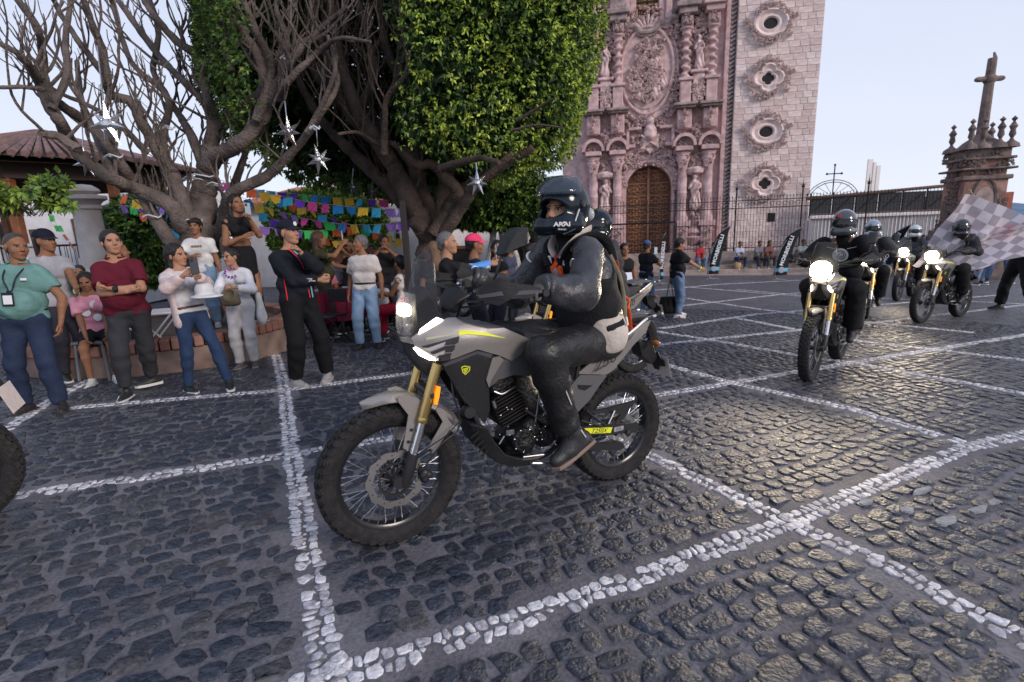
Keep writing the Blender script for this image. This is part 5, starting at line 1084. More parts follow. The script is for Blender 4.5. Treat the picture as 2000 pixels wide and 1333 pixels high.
  sdf_obj('trousers' if leg > 1.3 else 'shorts', s, tm, root)
 if belt is not None:
  s = SDF(res*.8, .01); s.cone(J['pel']+J['up']*.075*q-J['rs']*.065*q*w, J['pel']+J['up']*.075*q+J['rs']*.065*q*w, .110*q, .110*q, fl=(J['fs'], .93));
  if belly: s.ell(J['pel']+J['fs']*.02*q+J['up']*.06*q, (.153*q*w, (.104+.04*belly)*q, .1*q), frame3(J['fs'], J['up']))
  s.cut(J['pel']+J['up']*.095*q, J['up']); s.cut(J['pel']+J['up']*.06*q, -J['up']); sdf_obj('belt', s, mat('belt_%02d' % int(belt[0]*99), belt, .4), root)
 if shirt is not None:
  fm = shirt if isinstance(shirt, bpy.types.Material) else cloth('s%02d%02d%02d' % tuple(int(c*99) for c in shirt), shirt)
  s = SDF(res, .03*q); g = .013+bulk; torso(s, J, q, g, belly, fem, hem, w)
  for k in 'LR':
   s.cone(J['neck']-J['up']*.045*q, J['sh'+k], .042*q, .055*q, k=.03)
   if sleeve > 0: limb(s, J['sh'+k], J['el'+k], J['wr'+k], (.049, .058, .034) if sleeve < 1 else (.052, .046, .034), g+(.004 if sleeve < 1 else .004), q, t1=sleeve, k=.03)
  s.ell(J['neck']+J['fs']*(.045+neckline)*q+J['up']*(.035-neckline*.3)*q, (.06*q, .055*q, .05*q), k=.01, sub=True)
  s.fn(fold(sum(map(ord, label)) % 777, .0085 if shirt_obj == 'jacket' else .006)); sh_ = sdf_obj(shirt_obj, s, fm, root)
  if collar is not None:
   mb = MB(); c = J['neck']-J['up']*.012*q; n = 18; V2 = []
   for i in range(n+1):
    a = rad(-152+304*i/n); d = -J['fs']*math.cos(a)+J['rs']*math.sin(a)
    V2 += [c+d*.060*q+J['up']*(.03 if abs(a) < 2 else .0)*q, c+d*.084*q+J['up']*-.012*q+J['fs']*(.012 if abs(a) > 2.2 else 0)]
   mb.add(V2, [(2*i, 2*i+2, 2*i+3, 2*i+1) for i in range(n)]); cm = collar if isinstance(collar, bpy.types.Material) else fm
   co = obj('collar', mb, cm, sh_, smooth=True); md = co.modifiers.new('t', 'SOLIDIFY'); md.thickness = .005
 # ---- shoes
 if shoes:
  for k in 'LR':
   A = J['an'+k]; t = J['toe'+k]; z0 = A[2]-.085*q if 'gz' not in J else 0; sd = SDF(.011 if res < .016 else .018, .025); b = A-np.array([0, 0, .05*q]);
   sd.cone(A+np.array([0, 0, .0]), b, .042*q, .042*q); sd.cone(b-t*.045*q, b+t*.06*q, .040*q, .040*q, fl=(np.cross(t, [0, 0, 1]), .95)); sd.cone(b+t*.05*q-np.array([0, 0, .008]), b+t*.145*q-np.array([0, 0, .014]), .041*q, .032*q)
   sd.cut(A-np.array([0, 0, .070*q]), (0, 0, -1)); so = sdf_obj('shoe', sd, mat('shoe_%02d%02d%02d' % tuple(int(c*99) for c in shoes[0]), shoes[0], .5, 0, .1, 40, .2, 120), root)
   R = frame3(t, (0, 0, 1)); mb = MB(); pts = [(-.036, -.085), (-.047, 0), (-.050, .09), (-.038, .155), (0, .178), (.038, .158), (.048, .09), (.042, 0), (.034, -.085), (0, -.098)]
   mb.prism([(p[0]*q, p[1]*q) for p in pts], -.088*q, -.060*q, (A, R[:, 0], R[:, 1], R[:, 2]), bev=.004); obj('sole', mb, mat('sole_%02d%02d%02d' % tuple(int(c*99) for c in shoes[1]), shoes[1], .6), so, smooth=True)
 hairdo(root, J, hair, hm, q, res)
 return root
def hstat(key, fn):
 if key not in _T: _T[key] = fn()
 return _T[key]
def put(root, name, VF, J, m, q=None, **k):
 V, Fq = VF; R = frame3(J['hf'], J['hu']); q = q or J['s']
 return inst(name, mesh_np(name, (np.asarray(V)@R.T)*q*1.05+J['head'], Fq, m if isinstance(m, list) else [m]), root, **k)
def hairdo(root, J, hair, hm, q, res):
 st = hair[0]; h = .0075 if res < .016 else .012
 if st in ('none', None): return
 def base(s, inf=.009, low=-.05):
  s.ell((0, -.018, .036), (.075+inf, .094+inf, .084+inf)); s.cone((0, -.05, .0), (0, -.065, low), .066+inf*.5, .05)
  s.ell((0, .094, -.045), (.080, .090, .128), k=.010, sub=True); s.ell((0, .02, -.12), (.08, .09, .085), k=.01, sub=True)
  for x in (-1, 1): s.ell((x*.085, .0, -.025), (.02, .028, .034), k=.01, sub=True)
 nf = lambda a, f: (lambda X, Y, Z: (a*np.sin(f*X+2*np.sin(f*.4*Z))*np.sin(f*.9*Y+1.3)*np.sin(f*.5*Z)).astype(np.float32))
 def short(): s = SDF(h, .02); base(s, .010); s.fn(nf(.003, 190)); return s.mesh(1)
 def buzz(): s = SDF(h, .02); base(s, .0015, -.03); return s.mesh(1)
 def long_():
  s = SDF(h, .03); base(s, .010, -.07)
  s.cone((0, -.07, .02), (0, -.1, -.20), .070, .070, fl=((0, 1, 0), .6)); s.cone((0, -.1, -.2), (.0, -.10, -.36), .070, .035, fl=((0, 1, 0), .5))
  for x in (-1, 1): s.cone((x*.070, -.035, .03), (x*.075, -.03, -.12), .018, .022); s.cone((x*.075, -.03, -.12), (x*.07, .02, -.25), .02, .014);
  s.fn(nf(.004, 120)); return s.mesh(1)
 def bun(): s = SDF(h, .02); base(s, .008); s.ell((0, -.12, .0), (.035, .035, .035)); s.fn(nf(.002, 150)); return s.mesh(1)
 def bob():
  s = SDF(h, .02); base(s, .014, -.06); s.cone((-.06, .06, .07), (.06, .06, .07), .028, .028); s.fn(nf(.002, 150)); return s.mesh(1)
 if st in ('cap', 'capback'):
  put(root, 'hair', hstat(('buzz', h), buzz), J, hm, q)
  return
 if st == 'bald': return
 put(root, 'hair', hstat((st, h), dict(short=short, buzz=buzz, long=long_, bun=bun, bob=bob)[st]), J, hm, q)
def cap_on(root, J, col, brim=None, back=False, logo=None, res=.006):
 m = cloth('cap%02d%02d%02d' % tuple(int(c*99) for c in col), col); q = J['s']; f = -1 if back else 1
 def mk():
  s = SDF(res, .01); s.ell((0, -.012, .042), (.09, .108, .092)); s.cut((0, 0, .038), (0, -.10, -1)); return s.mesh(1)
 o = put(root, 'cap', hstat(('cap', res), mk), J, m, q)
 n = 14; V = []; rr = []
 for i in range(n+1):
  a = rad(-62+124*i/n); x, y = math.sin(a)*.088, math.cos(a)*.10-.01
  V += [(x, f*y, .046), (x*1.02, f*(y+.075*math.cos(a*1.35)), .040-.012*math.cos(a)-abs(x)*.12)]
 V2 = [(x, y, z-.004) for x, y, z in V]; N_ = len(V); Fs = [(2*i, 2*i+1, 2*i+3, 2*i+2) for i in range(n)]+[(N_+2*i, N_+2*i+2, N_+2*i+3, N_+2*i+1) for i in range(n)]+[(2*i+1, N_+2*i+1, N_+2*i+3, 2*i+3) for i in range(n)]
 R = frame3(J['hf'], J['hu']); mb = MB(); mb.add((np.array(V+V2)@R.T)*q+J['head'], Fs); obj('cap_brim', mb, mat('brim%02d' % int((brim or col)[0]*99), brim or col, .8), o, smooth=True)
 if logo:
  c = J['head']+R@np.array([0, f*.098, .078])*q; mb = MB(); mb.lathe([(0, .002), (.022*q, .001), (.023*q, -.004)], c, n=16, R=np.stack([R[:, 0], R[:, 2], R[:, 1]*f], 1)); obj('cap_badge', mb, mat('badge_white', (.7, .7, .72), .5), o)
 return o
def held_phone(name_label, P, Rm, col=(.05, .05, .06), w=.072, h=.15, group=None):
 t = thing('phone', name_label, 'phone', P, 0, group); mb = MB(); mb.box((0, 0, 0), (w, .009, h), Rm, bev=.003); obj('case', mb, mat('phone_%02d' % int(col[0]*99), col, .3), t, smooth=True)
 mb = MB(); mb.box(Rm@np.array([0, -.0055, 0]), (w*.9, .001, h*.92), Rm); obj('screen', mb, mat('phone_screen', (.05, .06, .08), .1, emit=(.5, .6, .7), es=.5), t)
 mb = MB(); mb.box(Rm@np.array([w*.22, .0062, h*.34]), (w*.38, .003, h*.2), Rm, bev=.001); obj('camera_bump', mb, mat('phone_cam', (.01, .01, .012), .15), t)
 return t
def tof(P):
 """physical height that the top of a figure at ground point P must have to reach image row py"""
 return None
def height_to(P, py):
 hs = np.linspace(.2, 4, 300); ys = np.array([PR(np.array(P)+np.array([0, 0, h_]))[1] for h_ in hs]); return float(np.interp(-py, -ys, hs))
# ================================================================== MOTORCYCLE (built once, copied for the others)
from mathutils.geometry import delaunay_2d_cdt
class Frame:
 """bike-local frame from the ground contacts of its two wheels"""
 def __init__(s, pf, pr, wb=1.42, d=None):
  r = G(*pr)
  if d is not None: f = r+np.array([d[0], d[1], 0]); f[2] = gz(f[0], f[1]); wb = np.linalg.norm(f-r)
  else: f = G(*pf)
  X = f-r; s.len = np.linalg.norm(X); X /= s.len; Y = np.cross([0, 0, 1.], X); Y /= np.linalg.norm(Y); Z = np.cross(X, Y)
  s.X, s.Y, s.Z, s.O = X, Y, Z, f-X*wb
 def mw(s, lean=0):
  c, n = math.cos(lean), math.sin(lean); Y = s.Y*c+s.Z*n; Z = s.Z*c-s.Y*n; X = s.X
  return Matrix(((X[0], Y[0], Z[0], s.O[0]), (X[1], Y[1], Z[1], s.O[1]), (X[2], Y[2], Z[2], s.O[2]), (0, 0, 0, 1)))
 def loc(s, px, py, y):
  d = ray(px, py); t = ((s.O+s.Y*y-CAM)@s.Y)/(d@s.Y); P = CAM+d*t-s.O; return np.array([P@s.X, y, P@s.Z])
 def w(s, p): return s.O+s.X*p[0]+s.Y*p[1]+s.Z*p[2]
FB = Frame((765, 1058), (1197, 932))
def bp_(px, py, y=.1): return FB.loc(px, py, y)
def yf_fair(x, z):
 y = np.interp(x, [.5, .62, .8, .95, 1.08, 1.2, 1.28, 1.34, 1.40], [.10, .125, .15, .165, .155, .115, .085, .05, .02])
 return y-np.where(z > 1.03, .55*(z-1.03), .16*(1.03-z))
def trace(px_pts, yf):
 out = []
 for p in px_pts:
  y = .12
  for _ in range(6): q = bp_(p[0], p[1], y); y = float(yf(q[0], q[2])) if callable(yf) else yf
  out.append((q[0], q[2]))
 return out
def skin_mb(pts, yf, t=.006, grid=.035, sgn=1, off=0.0):
 """panel over polygon pts (x,z) lying on y=yf(x,z), thickness t inwards"""
 P = [Vector(p) for p in pts]; n = len(P); xs = [p[0] for p in pts]; zs = [p[1] for p in pts]
 def inside(x, z):
  c = False
  for i in range(n):
   a, b = pts[i], pts[i-1]
   if (a[1] > z) != (b[1] > z) and x < (b[0]-a[0])*(z-a[1])/(b[1]-a[1]+1e-12)+a[0]: c = not c
  return c
 def edged(x, z):
  for i in range(n):
   a, b = np.array(pts[i]), np.array(pts[i-1]); ab = b-a; tt = np.clip(((np.array((x, z))-a)@ab)/(ab@ab+1e-12), 0, 1)
   if np.linalg.norm(np.array((x, z))-a-ab*tt) < grid*.3: return True
  return False
 poly = list(pts)
 if grid:
  for x in np.arange(min(xs), max(xs), grid):
   for z in np.arange(min(zs), max(zs), grid):
    if inside(x, z) and not edged(x, z): P.append(Vector((x, z)))
 v, e, f, _, _, _ = delaunay_2d_cdt(P, [], [list(range(n))], 1, 1e-6)
 m = len(v); Y = [float(yf(q[0], q[1])) if callable(yf) else yf for q in v]
 V = [(q[0], sgn*(Y[i]+off), q[1]) for i, q in enumerate(v)]+[(q[0], sgn*(Y[i]+off-t), q[1]) for i, q in enumerate(v)]
 # orientation: faces from cdt are ccw in (x,z); ccw in xz means normal -y
 Fs = [tuple(q) if sgn < 0 else tuple(q)[::-1] for q in f]; Bk = [tuple(m+i for i in q[::-1]) for q in Fs]
 cnt = {}
 for q in Fs:
  for i in range(len(q)): cnt[(q[i], q[(i+1) % len(q)])] = 1
 sd = [(b, a, m+a, m+b) for (a, b) in cnt if (b, a) not in cnt]
 mb = MB(); mb.add(V, Fs+Bk+sd); return mb
def panel(name, px_pts, yf, m, root, t=.006, grid=.035, off=0, both=True, tr=None):
 pts = tr or trace(px_pts, yf); o = []
 for s_ in ((1, -1) if both else (1,)):
  o.append(obj(name, skin_mb(pts, yf, t, grid, s_, off), m, root, smooth=True))
 return o
def slab(name, px_pts, m, root, bevel=.006):
 """solid body between left outline (px,py,y) and its mirror image"""
 P = [bp_(*p) for p in px_pts]; n = len(P); V = [tuple(p) for p in P]+[(p[0], -p[1], p[2]) for p in P]
 v, e, f, _, _, _ = delaunay_2d_cdt([Vector((p[0], p[2])) for p in P], [], [list(range(n))], 1, 1e-6)
 area = sum(P[i][0]*P[(i+1) % n][2]-P[(i+1) % n][0]*P[i][2] for i in range(n))
 mb = MB(); Fs = [tuple(q)[::-1] for q in f]+[tuple(n+i for i in q) for q in f]
 Fs += [((i, (i+1) % n, n+(i+1) % n, n+i) if area > 0 else ((i+1) % n, i, n+i, n+(i+1) % n)) for i in range(n)]
 return obj(name, mb.add(V, Fs), m, root, smooth=True, bevel=bevel)
def wheel(root, cx, R, w, front):
 rub = mat('tyre_rubber', (.022, .021, .021), .75, 0, .3, 30, .5, 120, spec=.3); blk = mat('black_gloss', (.012, .012, .013), .22, 0, spec=.6)
 satin = mat('black_satin', (.02, .02, .021), .42); steel = mat('steel', (.55, .53, .5), .3, 1); spk = mat('spoke_steel', (.6, .6, .62), .3, 1)
 ri = R-.095
 mb = MB(); mb.lathe([(ri+.012, w*.5), (ri+.016, w*.62), (ri+.002, w*.62), (ri-.012, w*.45), (ri-.016, 0), (ri-.012, -w*.45), (ri+.002, -w*.62), (ri+.016, -w*.62), (ri+.012, -w*.5)], axis='y', n=56)
 wh = obj('wheel', mb, blk, root, smooth=True); wh.location = (cx, 0, R)
 mb = MB(); mb.lathe([(ri+.006, w*.55), (ri+.03, w*.86), (R-.04, w), (R-.02, w*.93), (R-.011, w*.7), (R-.008, 0), (R-.011, -w*.7), (R-.02, -w*.93), (R-.04, -w), (ri+.03, -w*.86), (ri+.006, -w*.55)], axis='y', n=64)
 obj('tyre', mb, rub, wh, smooth=True)
 mb = MB(); N = 46
 for k in range(N):
  for row, (yy, rr, ww, ll, dp, sk) in enumerate(((w*.27, R-.005, .030, .036, .014, .35), (-w*.27, R-.005, .030, .036, .014, -.35), (w*.78, R-.016, .026, .030, .014, -.4), (-w*.78, R-.016, .026, .030, .014, .4))):
   a = 2*math.pi*(k+(.5 if row % 2 else 0)+(.25 if row > 1 else 0))/N; tl = 0 if row < 2 else (.75 if yy > 0 else -.75)
   rd = np.array([math.cos(a), 0, math.sin(a)]); tg = np.array([-math.sin(a), 0, math.cos(a)]); ya = np.array([0, 1., 0])
   nn = rd*math.cos(tl)+ya*math.sin(tl); yy2 = ya*math.cos(tl)-rd*math.sin(tl); c_, s_ = math.cos(sk), math.sin(sk)
   t2 = tg*c_+yy2*s_; y2 = yy2*c_-tg*s_
   mb.box(rd*rr+ya*yy, (ll, ww, dp), np.stack([t2, y2, nn], 1), bev=.0025)
 obj('tread_blocks', mb, rub, wh, smooth=False, kind='stuff')
 mb = MB(); mb.lathe([(0, .062), (.016, .062), (.018, .05), (.026, .05), (.05, .04), (.05, .034), (.026, .028), (.024, 0), (.026, -.028), (.05, -.034), (.05, -.04), (.026, -.05), (.0, -.055)], axis='y', n=24)
 obj('hub', mb, satin, wh, smooth=True)
 mb = MB()
 for k in range(36):
  a = 2*math.pi*k/36; s_ = 1 if k % 2 else -1; da = (.62 if (k//2) % 2 else -.62)
  mb.tube([(.046*math.cos(a-da), s_*.036, .046*math.sin(a-da)), ((ri-.01)*math.cos(a), s_*.006, (ri-.01)*math.sin(a))], .0017, 5, cap=False)
  mb.tube([((ri-.035)*math.cos(a), s_*.009, (ri-.035)*math.sin(a)), ((ri-.01)*math.cos(a), s_*.006, (ri-.01)*math.sin(a))], .0032, 5)
 obj('spokes', mb, spk, wh, smooth=True, kind='stuff')
 side = 1
 ro = .142 if front else .125; rin = .108 if front else .09; yd = .062; n = 72; th = .004; V = []; Fs = []
 if front:
  for k in range(n):
   a = 2*math.pi*k/n; r_ = ro+.005*math.cos(10*a*1.0)
   for q, y in ((r_, yd+th/2), (rin, yd+th/2), (rin, yd-th/2), (r_, yd-th/2)): V.append((q*math.cos(a), y, q*math.sin(a)))
  for k in range(n):
   j = (k+1) % n
   for q in range(4): Fs.append((k*4+q, k*4+(q+1) % 4, j*4+(q+1) % 4, j*4+q))
  mb = MB().add(V, Fs); obj('brake_disc', mb, steel, wh, smooth=False)
  mb = MB()
  for k in range(30):
   a = 2*math.pi*k/30; rr = .112+.016*(k % 3)/1.2; mb.lathe([(.0038, 0), (0, 0)], (rr*math.cos(a), yd+th/2+.0006, rr*math.sin(a)), axis='y', n=8)
  obj('disc_holes', mb, satin, wh, kind='stuff')
  mb = MB()
  for k in range(10):
   a = 2*math.pi*k/10; mb.tube([(.03*math.cos(a), yd-.005, .03*math.sin(a)), (.075*math.cos(a+.28), yd-.003, .075*math.sin(a+.28)), (.101*math.cos(a+.1), yd, .101*math.sin(a+.1))], .006, 6)
  mb.lathe([(.082, yd-.004), (.088, yd+.003), (.076, yd+.003), (.072, yd-.004)], axis='y', n=40)
  obj('disc_carrier', mb, satin, wh, smooth=True)
  mb = MB(); mb.lathe([(.024, yd-.02), (.024, yd+.012), (.019, yd+.012), (.019, yd)], axis='y', n=28); obj('speed_sensor_ring', mb, steel, wh, smooth=True)
 else:
  for k in range(n*2):
   a = 2*math.pi*k/(2*n); r_ = .10+(.006 if k % 4 < 2 else 0)
   for q, y in ((r_, yd+.003), (.078, yd+.003), (.078, yd-.003), (r_, yd-.003)): V.append((q*math.cos(a), y, q*math.sin(a)))
  for k in range(2*n):
   j = (k+1) % (2*n)
   for q in range(4): Fs.append((k*4+q, k*4+(q+1) % 4, j*4+(q+1) % 4, j*4+q))
  obj('sprocket', MB().add(V, Fs), steel, wh, smooth=False)
  mb = MB()
  for k in range(6):
   a = 2*math.pi*k/6; mb.box((.055*math.cos(a), yd, .055*math.sin(a)), (.06, .006, .02), np.array([[math.cos(a), 0, -math.sin(a)], [0, 1, 0], [math.sin(a), 0, math.cos(a)]]))
  obj('sprocket_carrier', mb, steel, wh, smooth=False)
 return wh
def make_bike():
 root = thing('motorcycle', 'grey adventure motorcycle with gold forks in the foreground, its rider in a dark helmet', 'motorcycle', group='motorcycles of the parade')
 silver = mat('silver_plastic', (.30, .28, .262), .33, .45, .03, 60, .15, 260, coat=.15)
 grey = mat('grey_plastic', (.10, .10, .105), .42, .1, .04, 60, .2, 260)
 black = mat('black_plastic', (.017, .017, .018), .48, 0, .1, 40, .35, 220, spec=.4)
 satin = _M.get('black_satin') or mat('black_satin', (.02, .02, .021), .42)
 gold = mat('gold_fork', (.62, .44, .17), .26, 1); chrome = mat('chrome', (.75, .75, .76), .12, 1); steel = mat('steel', (.55, .53, .5), .3, 1)
 seatm = mat('seat_vinyl', (.02, .021, .024), .55, 0, .1, 20, .4, 90); yel = mat('neon_yellow', (.74, .78, .02), .45)
 eng = mat('engine_black', (.012, .012, .012), .35, .3, .2, 40, .6, 60)
 led = mat('led_strip', (1, 1, 1), .4, emit=(1, .9, .78), es=9); led2 = mat('led_main', (1, 1, 1), .4, emit=(1, .86, .62), es=14)
 amber = mat('amber_reflector', (.95, .32, .01), .25, emit=(1, .33, .02), es=.35)  # reflector is no lamp; a weak glow is put into its material
 glass = mat('smoked_screen', (.05, .05, .055), .06, 0, alpha=.24, spec=.8); clear = mat('clear_lens', (.5, .5, .52), .05, 0, alpha=.22, spec=.8)
 wheel(root, 1.40, .355, .050, True); wheel(root, 0, .335, .062, False)
 # fork
 fx = lambda z: 1.186+(.904-z)*.32
 for s_ in (1, -1):
  y = s_*.105
  mb = MB(); mb.tube([(fx(.905), y, .905), (fx(.66), y, .66), (fx(.63), y, .63)], [.026, .026, .024], 20); fk = obj('fork_tube', mb, gold, root, smooth=True)
  mb = MB(); mb.lathe([(.0275, -.012), (.0285, -.006), (.0285, .006), (.0275, .012)], n=20, R=np.array([[.952, 0, .305], [0, 1, 0], [-.305, 0, .952]]).T, c=(fx(.645), y, .645)); obj('fork_seal', mb, gold, fk, smooth=True)
  mb = MB(); mb.tube([(fx(.64), y, .64), (fx(.44), y, .44)], .0195, 18); obj('fork_slider', mb, chrome, root, smooth=True)
  mb = MB(); mb.tube([(fx(.485), y*.97, .485), (fx(.42), y*.97, .42), (fx(.36)+.004, y*.9, .36), (fx(.325), y*.9, .325)], [.026, .028, .027, .02], 16); mb.lathe([(0, -.02), (.03, -.02), (.03, .02), (0, .02)], (1.395, y*.85, .355), axis='y', n=20)
  obj('fork_lower', mb, satin, root, smooth=True)
 for zc in (.93, .76): mb = MB(); mb.box((fx(zc)-.02, 0, zc), (.06, .27, .035), bev=.01); obj('fork_clamp', mb, satin, root, smooth=True)
 mb = MB(); q = [bp_(*p, .135) for p in ((853, 754), (860, 756), (858, 775), (853, 792), (847, 790), (848, 772))]; mb.prism([(p[0], p[2]) for p in q], .128, .142, ((0, 0, 0), (1, 0, 0), (0, 0, 1), (0, 1, 0)), bev=.003); obj('amber_reflector', mb, amber, root, smooth=True)
 # caliper, hoses
 sd = SDF(.004, .008); c = bp_(829, 928, .09);
 for dx, dz, r_ in ((0, .012, .024), (.0, -.02, .022), (-.02, -.002, .022), (.012, .0, .018)): sd.ell((c[0]+dx, .085, c[2]+dz), (r_, .026, r_))
 sdf_obj('brake_caliper', sd, satin, root)
 mb = MB(); mb.tube(catmull([bp_(826, 918, .1), bp_(860, 870, .11), bp_(893, 842, .1), bp_(897, 812, .09), bp_(885, 770, .1), bp_(880, 730, .06)], 6), .0045, 6); mb.tube(catmull([bp_(806, 908, .11), bp_(830, 880, .13), bp_(870, 852, .13), bp_(896, 825, .11)], 6), .0035, 6); obj('brake_hose', mb, satin, root, smooth=True)
 # front fender: arched top, side plates with forward and rear legs
 cxw, czw = 1.40, .355; prof = []
 V = []; Fs = []; angs = [rad(a) for a in (71, 77, 84, 90, 97, 105, 113, 121, 129, 137, 145, 151)]
 rr = [.398, .400, .403, .405, .405, .402, .4, .4, .4, .402, .41, .42]; hw = [.006, .035, .052, .062, .068, .07, .072, .07, .066, .06, .045, .02]
 for a, r_, h_ in zip(angs, rr, hw):
  for yy, dr in ((-h_, -.022), (-h_*.95, -.004), (-h_*.45, .01), (0, .014), (h_*.45, .01), (h_*.95, -.004), (h_, -.022)): V.append((cxw+(r_+dr)*math.cos(a), yy, czw+(r_+dr)*math.sin(a)))
 nv = len(V); V += [(x+(cxw-x)*.01, y*.95, z-(z-czw)*.012) for x, y, z in V]
 for i in range(len(angs)-1):
  for k in range(6): a = i*7+k; Fs.append((a, a+1, a+8, a+7)); Fs.append((nv+a, nv+a+7, nv+a+8, nv+a+1))
 rim = [i*7 for i in range(len(angs))]+[(len(angs)-1)*7+k for k in range(1, 7)]+[i*7+6 for i in range(len(angs)-2, -1, -1)]+[k for k in range(5, 0, -1)]
 Fs += [(rim[i], rim[(i+1) % len(rim)], nv+rim[(i+1) % len(rim)], nv+rim[i]) for i in range(len(rim))]
 fd = obj('front_fender', MB().add(V, Fs), silver, root, smooth=True)
 panel('fender_stay', [(776, 776), (794, 771), (817, 779), (832, 803), (819.5, 814), (806, 884), (797, 880), (787.5, 876), (797.8, 811), (779, 787)], .083, silver, fd, .008, .03)
 panel('fender_stay', [(851, 801), (865, 824), (835, 878), (847, 886), (878, 840), (897, 850), (870, 811), (857, 796)], .078, silver, fd, .008, .03)
 mb = MB()
 for p in ((804, 840), (798.5, 863.5), (841, 880)):
  c = bp_(*p, .088); mb.lathe([(0, .096), (.005, .096), (.007, .093), (.007, .082)], (c[0], 0, c[2]), axis='y', n=12)
 obj('fender_bolts', mb, satin, fd, smooth=True)
 # fairing and tank
 fair = [(803.5, 662), (817.5, 650), (823, 642), (855, 620), (866, 625), (876, 621), (889, 620), (905, 631), (930, 637.6), (953, 642.5), (985, 641), (1000, 648), (1037, 664), (1020, 690), (1000, 706), (976, 695), (933, 683), (888.6, 700), (861, 709), (850, 702), (812, 679)]
 panel('fairing', fair, yf_fair, silver, root, .012, .035)
 tk = [(889, 619, .07), (930, 634, .1), (985, 640, .11), (1040, 664, .115), (1040, 690, .1), (976, 690, .13), (933, 680, .14), (890, 690, .12), (860, 680, .08), (840, 660, .05), (866, 625, .06)]
 slab('fuel_tank', tk, grey, root, .012)
 panel('tank_knee_panel', [(1000, 704), (978, 700), (950, 745), (956, 757), (975, 742), (1003, 733), (1035, 735), (1060, 700), (1042, 668), (1022, 690)], lambda x, z: yf_fair(x, z)-.008, grey, root, .012, .035)
 panel('fairing_trim', [(976, 696), (962, 700), (950, 742), (955, 757), (960, 742), (984, 703)], lambda x, z: yf_fair(x, z), silver, root, .012, .03)
 panel('radiator_shroud', [(861, 709), (888.6, 700), (933, 684), (974, 698), (950, 742), (955, 757), (957, 800), (948, 828), (925, 802), (905, 782), (885, 748)], lambda x, z: yf_fair(x, z)-.010, black, root, .012, .035)
 panel('shroud_ridge', [(863, 711), (889, 702), (933, 686), (962, 692), (958, 700), (932, 692), (890, 709), (869, 717)], lambda x, z: yf_fair(x, z)-.006, mat('ridge_grey', (.07, .07, .08), .4), root, .008, .03)
 slab('front_beak', [(785, 664, .012), (803, 668, .04), (812, 682, .06), (850, 704, .1), (861, 711, .11), (868, 725, .11), (852, 722, .1), (835, 735, .07), (812, 712, .04), (793, 690, .02)], black, root, .005)
 slab('nose_tip', [(783, 660, .012), (803, 660, .045), (812, 674, .06), (803, 672, .045), (784, 668, .012)], silver, root, .002)
 def lamp(name, px, off, m):
  for o in panel(name, px, lambda x, z: yf_fair(x, z)+.004, m, root, .01, .03): pass
 lamp('running_light', [(817.6, 653), (822.5, 642.5), (854, 620.5), (865.5, 625), (860, 630), (839, 642.5)], 0, led)
 lamp('running_light', [(808, 681), (812.6, 679), (850, 701), (852, 705), (839, 704), (820, 695)], 0, led)
 # decals
 dk = mat('decal_dark', (.035, .035, .04), .5); lt = mat('decal_light', (.45, .43, .42), .45)
 def decal(px, m, off=.0025, yf=yf_fair):
  for o in panel('decal', px, yf, m, root, .002, .03, off): pass
 decal([(823, 677), (897, 657), (895, 669), (888, 673), (868, 674.5), (872, 667), (835, 680), (828, 679)], dk)
 decal([(840, 689), (863, 680), (868, 677), (889, 674), (887, 683), (882, 688), (868, 688), (871, 682.5), (849, 691), (843, 691.5)], dk)
 decal([(859, 702), (869, 694), (870, 691), (881, 690), (881, 694), (878, 697), (869, 699)], dk)
 decal([(826, 681), (870, 668), (867, 676), (838, 687)], lt, .0018); decal([(846, 694), (869, 685), (867, 691), (852, 700)], lt, .0018)
 decal([(895, 655), (897, 646.5), (911, 645.5), (948, 650), (989, 661), (950, 656), (913, 653)], yel)
 yfs = lambda x, z: yf_fair(x, z)-.009
 sh = [(900.5, 717), (908, 714.5), (918, 716.5), (917.5, 724), (909, 732.5), (903, 728)]
 cx_ = np.mean([p[0] for p in sh]); cy_ = np.mean([p[1] for p in sh])
 decal(sh, yel, .0025, yfs); decal([((p[0]-cx_)*.8+cx_, (p[1]-cy_)*.8+cy_) for p in sh], dk, .0032, yfs)
 for k in range(3): decal([(903+k*1.5, 721+k*3), (915-k*.5, 717.5+k*3), (914-k*1.2, 719.5+k*3), (904+k*1.7, 723+k*3)], yel, .0039, yfs)
 decal([(832, 660), (893, 651), (893, 653), (832, 665)], mat('decal_faint', (.42, .44, .30), .5), .002)
 # screen
 rows = []
 for (npx, npy, ny), (cpx, cpy) in (((843, 490, .085), (820, 489)), ((849, 515, .105), (812, 515)), ((852, 545, .12), (802, 545)), ((856, 575, .13), (794, 575)), ((862, 605, .13), (788, 605)), ((866, 626, .12), (784, 635)), ((840, 645, .09), (782, 658))):
  a, c = bp_(npx, npy, ny), bp_(cpx, cpy, 0); rows.append([(c[0]+(a[0]-c[0])*(t*t), a[1]*t, c[2]+(a[2]-c[2])*(t*t)) for t in np.linspace(-1, 1, 11)])
 V = [p for r_ in rows for p in r_]; Fs = [(i*11+k, i*11+k+1, i*11+12+k, i*11+11+k) for i in range(len(rows)-1) for k in range(10)]
 o = obj('windscreen', MB().add(V, Fs), glass, root, smooth=True); sm = o.modifiers.new('thickness', 'SOLIDIFY'); sm.thickness = .003
 # headlight stack in the nose
 q = [bp_(x, y, 0) for x, y in ((806, 573), (812, 600), (806, 655), (784, 656), (779, 640), (780, 595), (792, 572))]
 mb = MB(); mb.prism([(p[0], p[2]) for p in q], -.05, .05, ((0, 0, 0), (1, 0, 0), (0, 0, 1), (0, 1, 0)), bev=.012); obj('headlight', mb, clear, root, smooth=True)
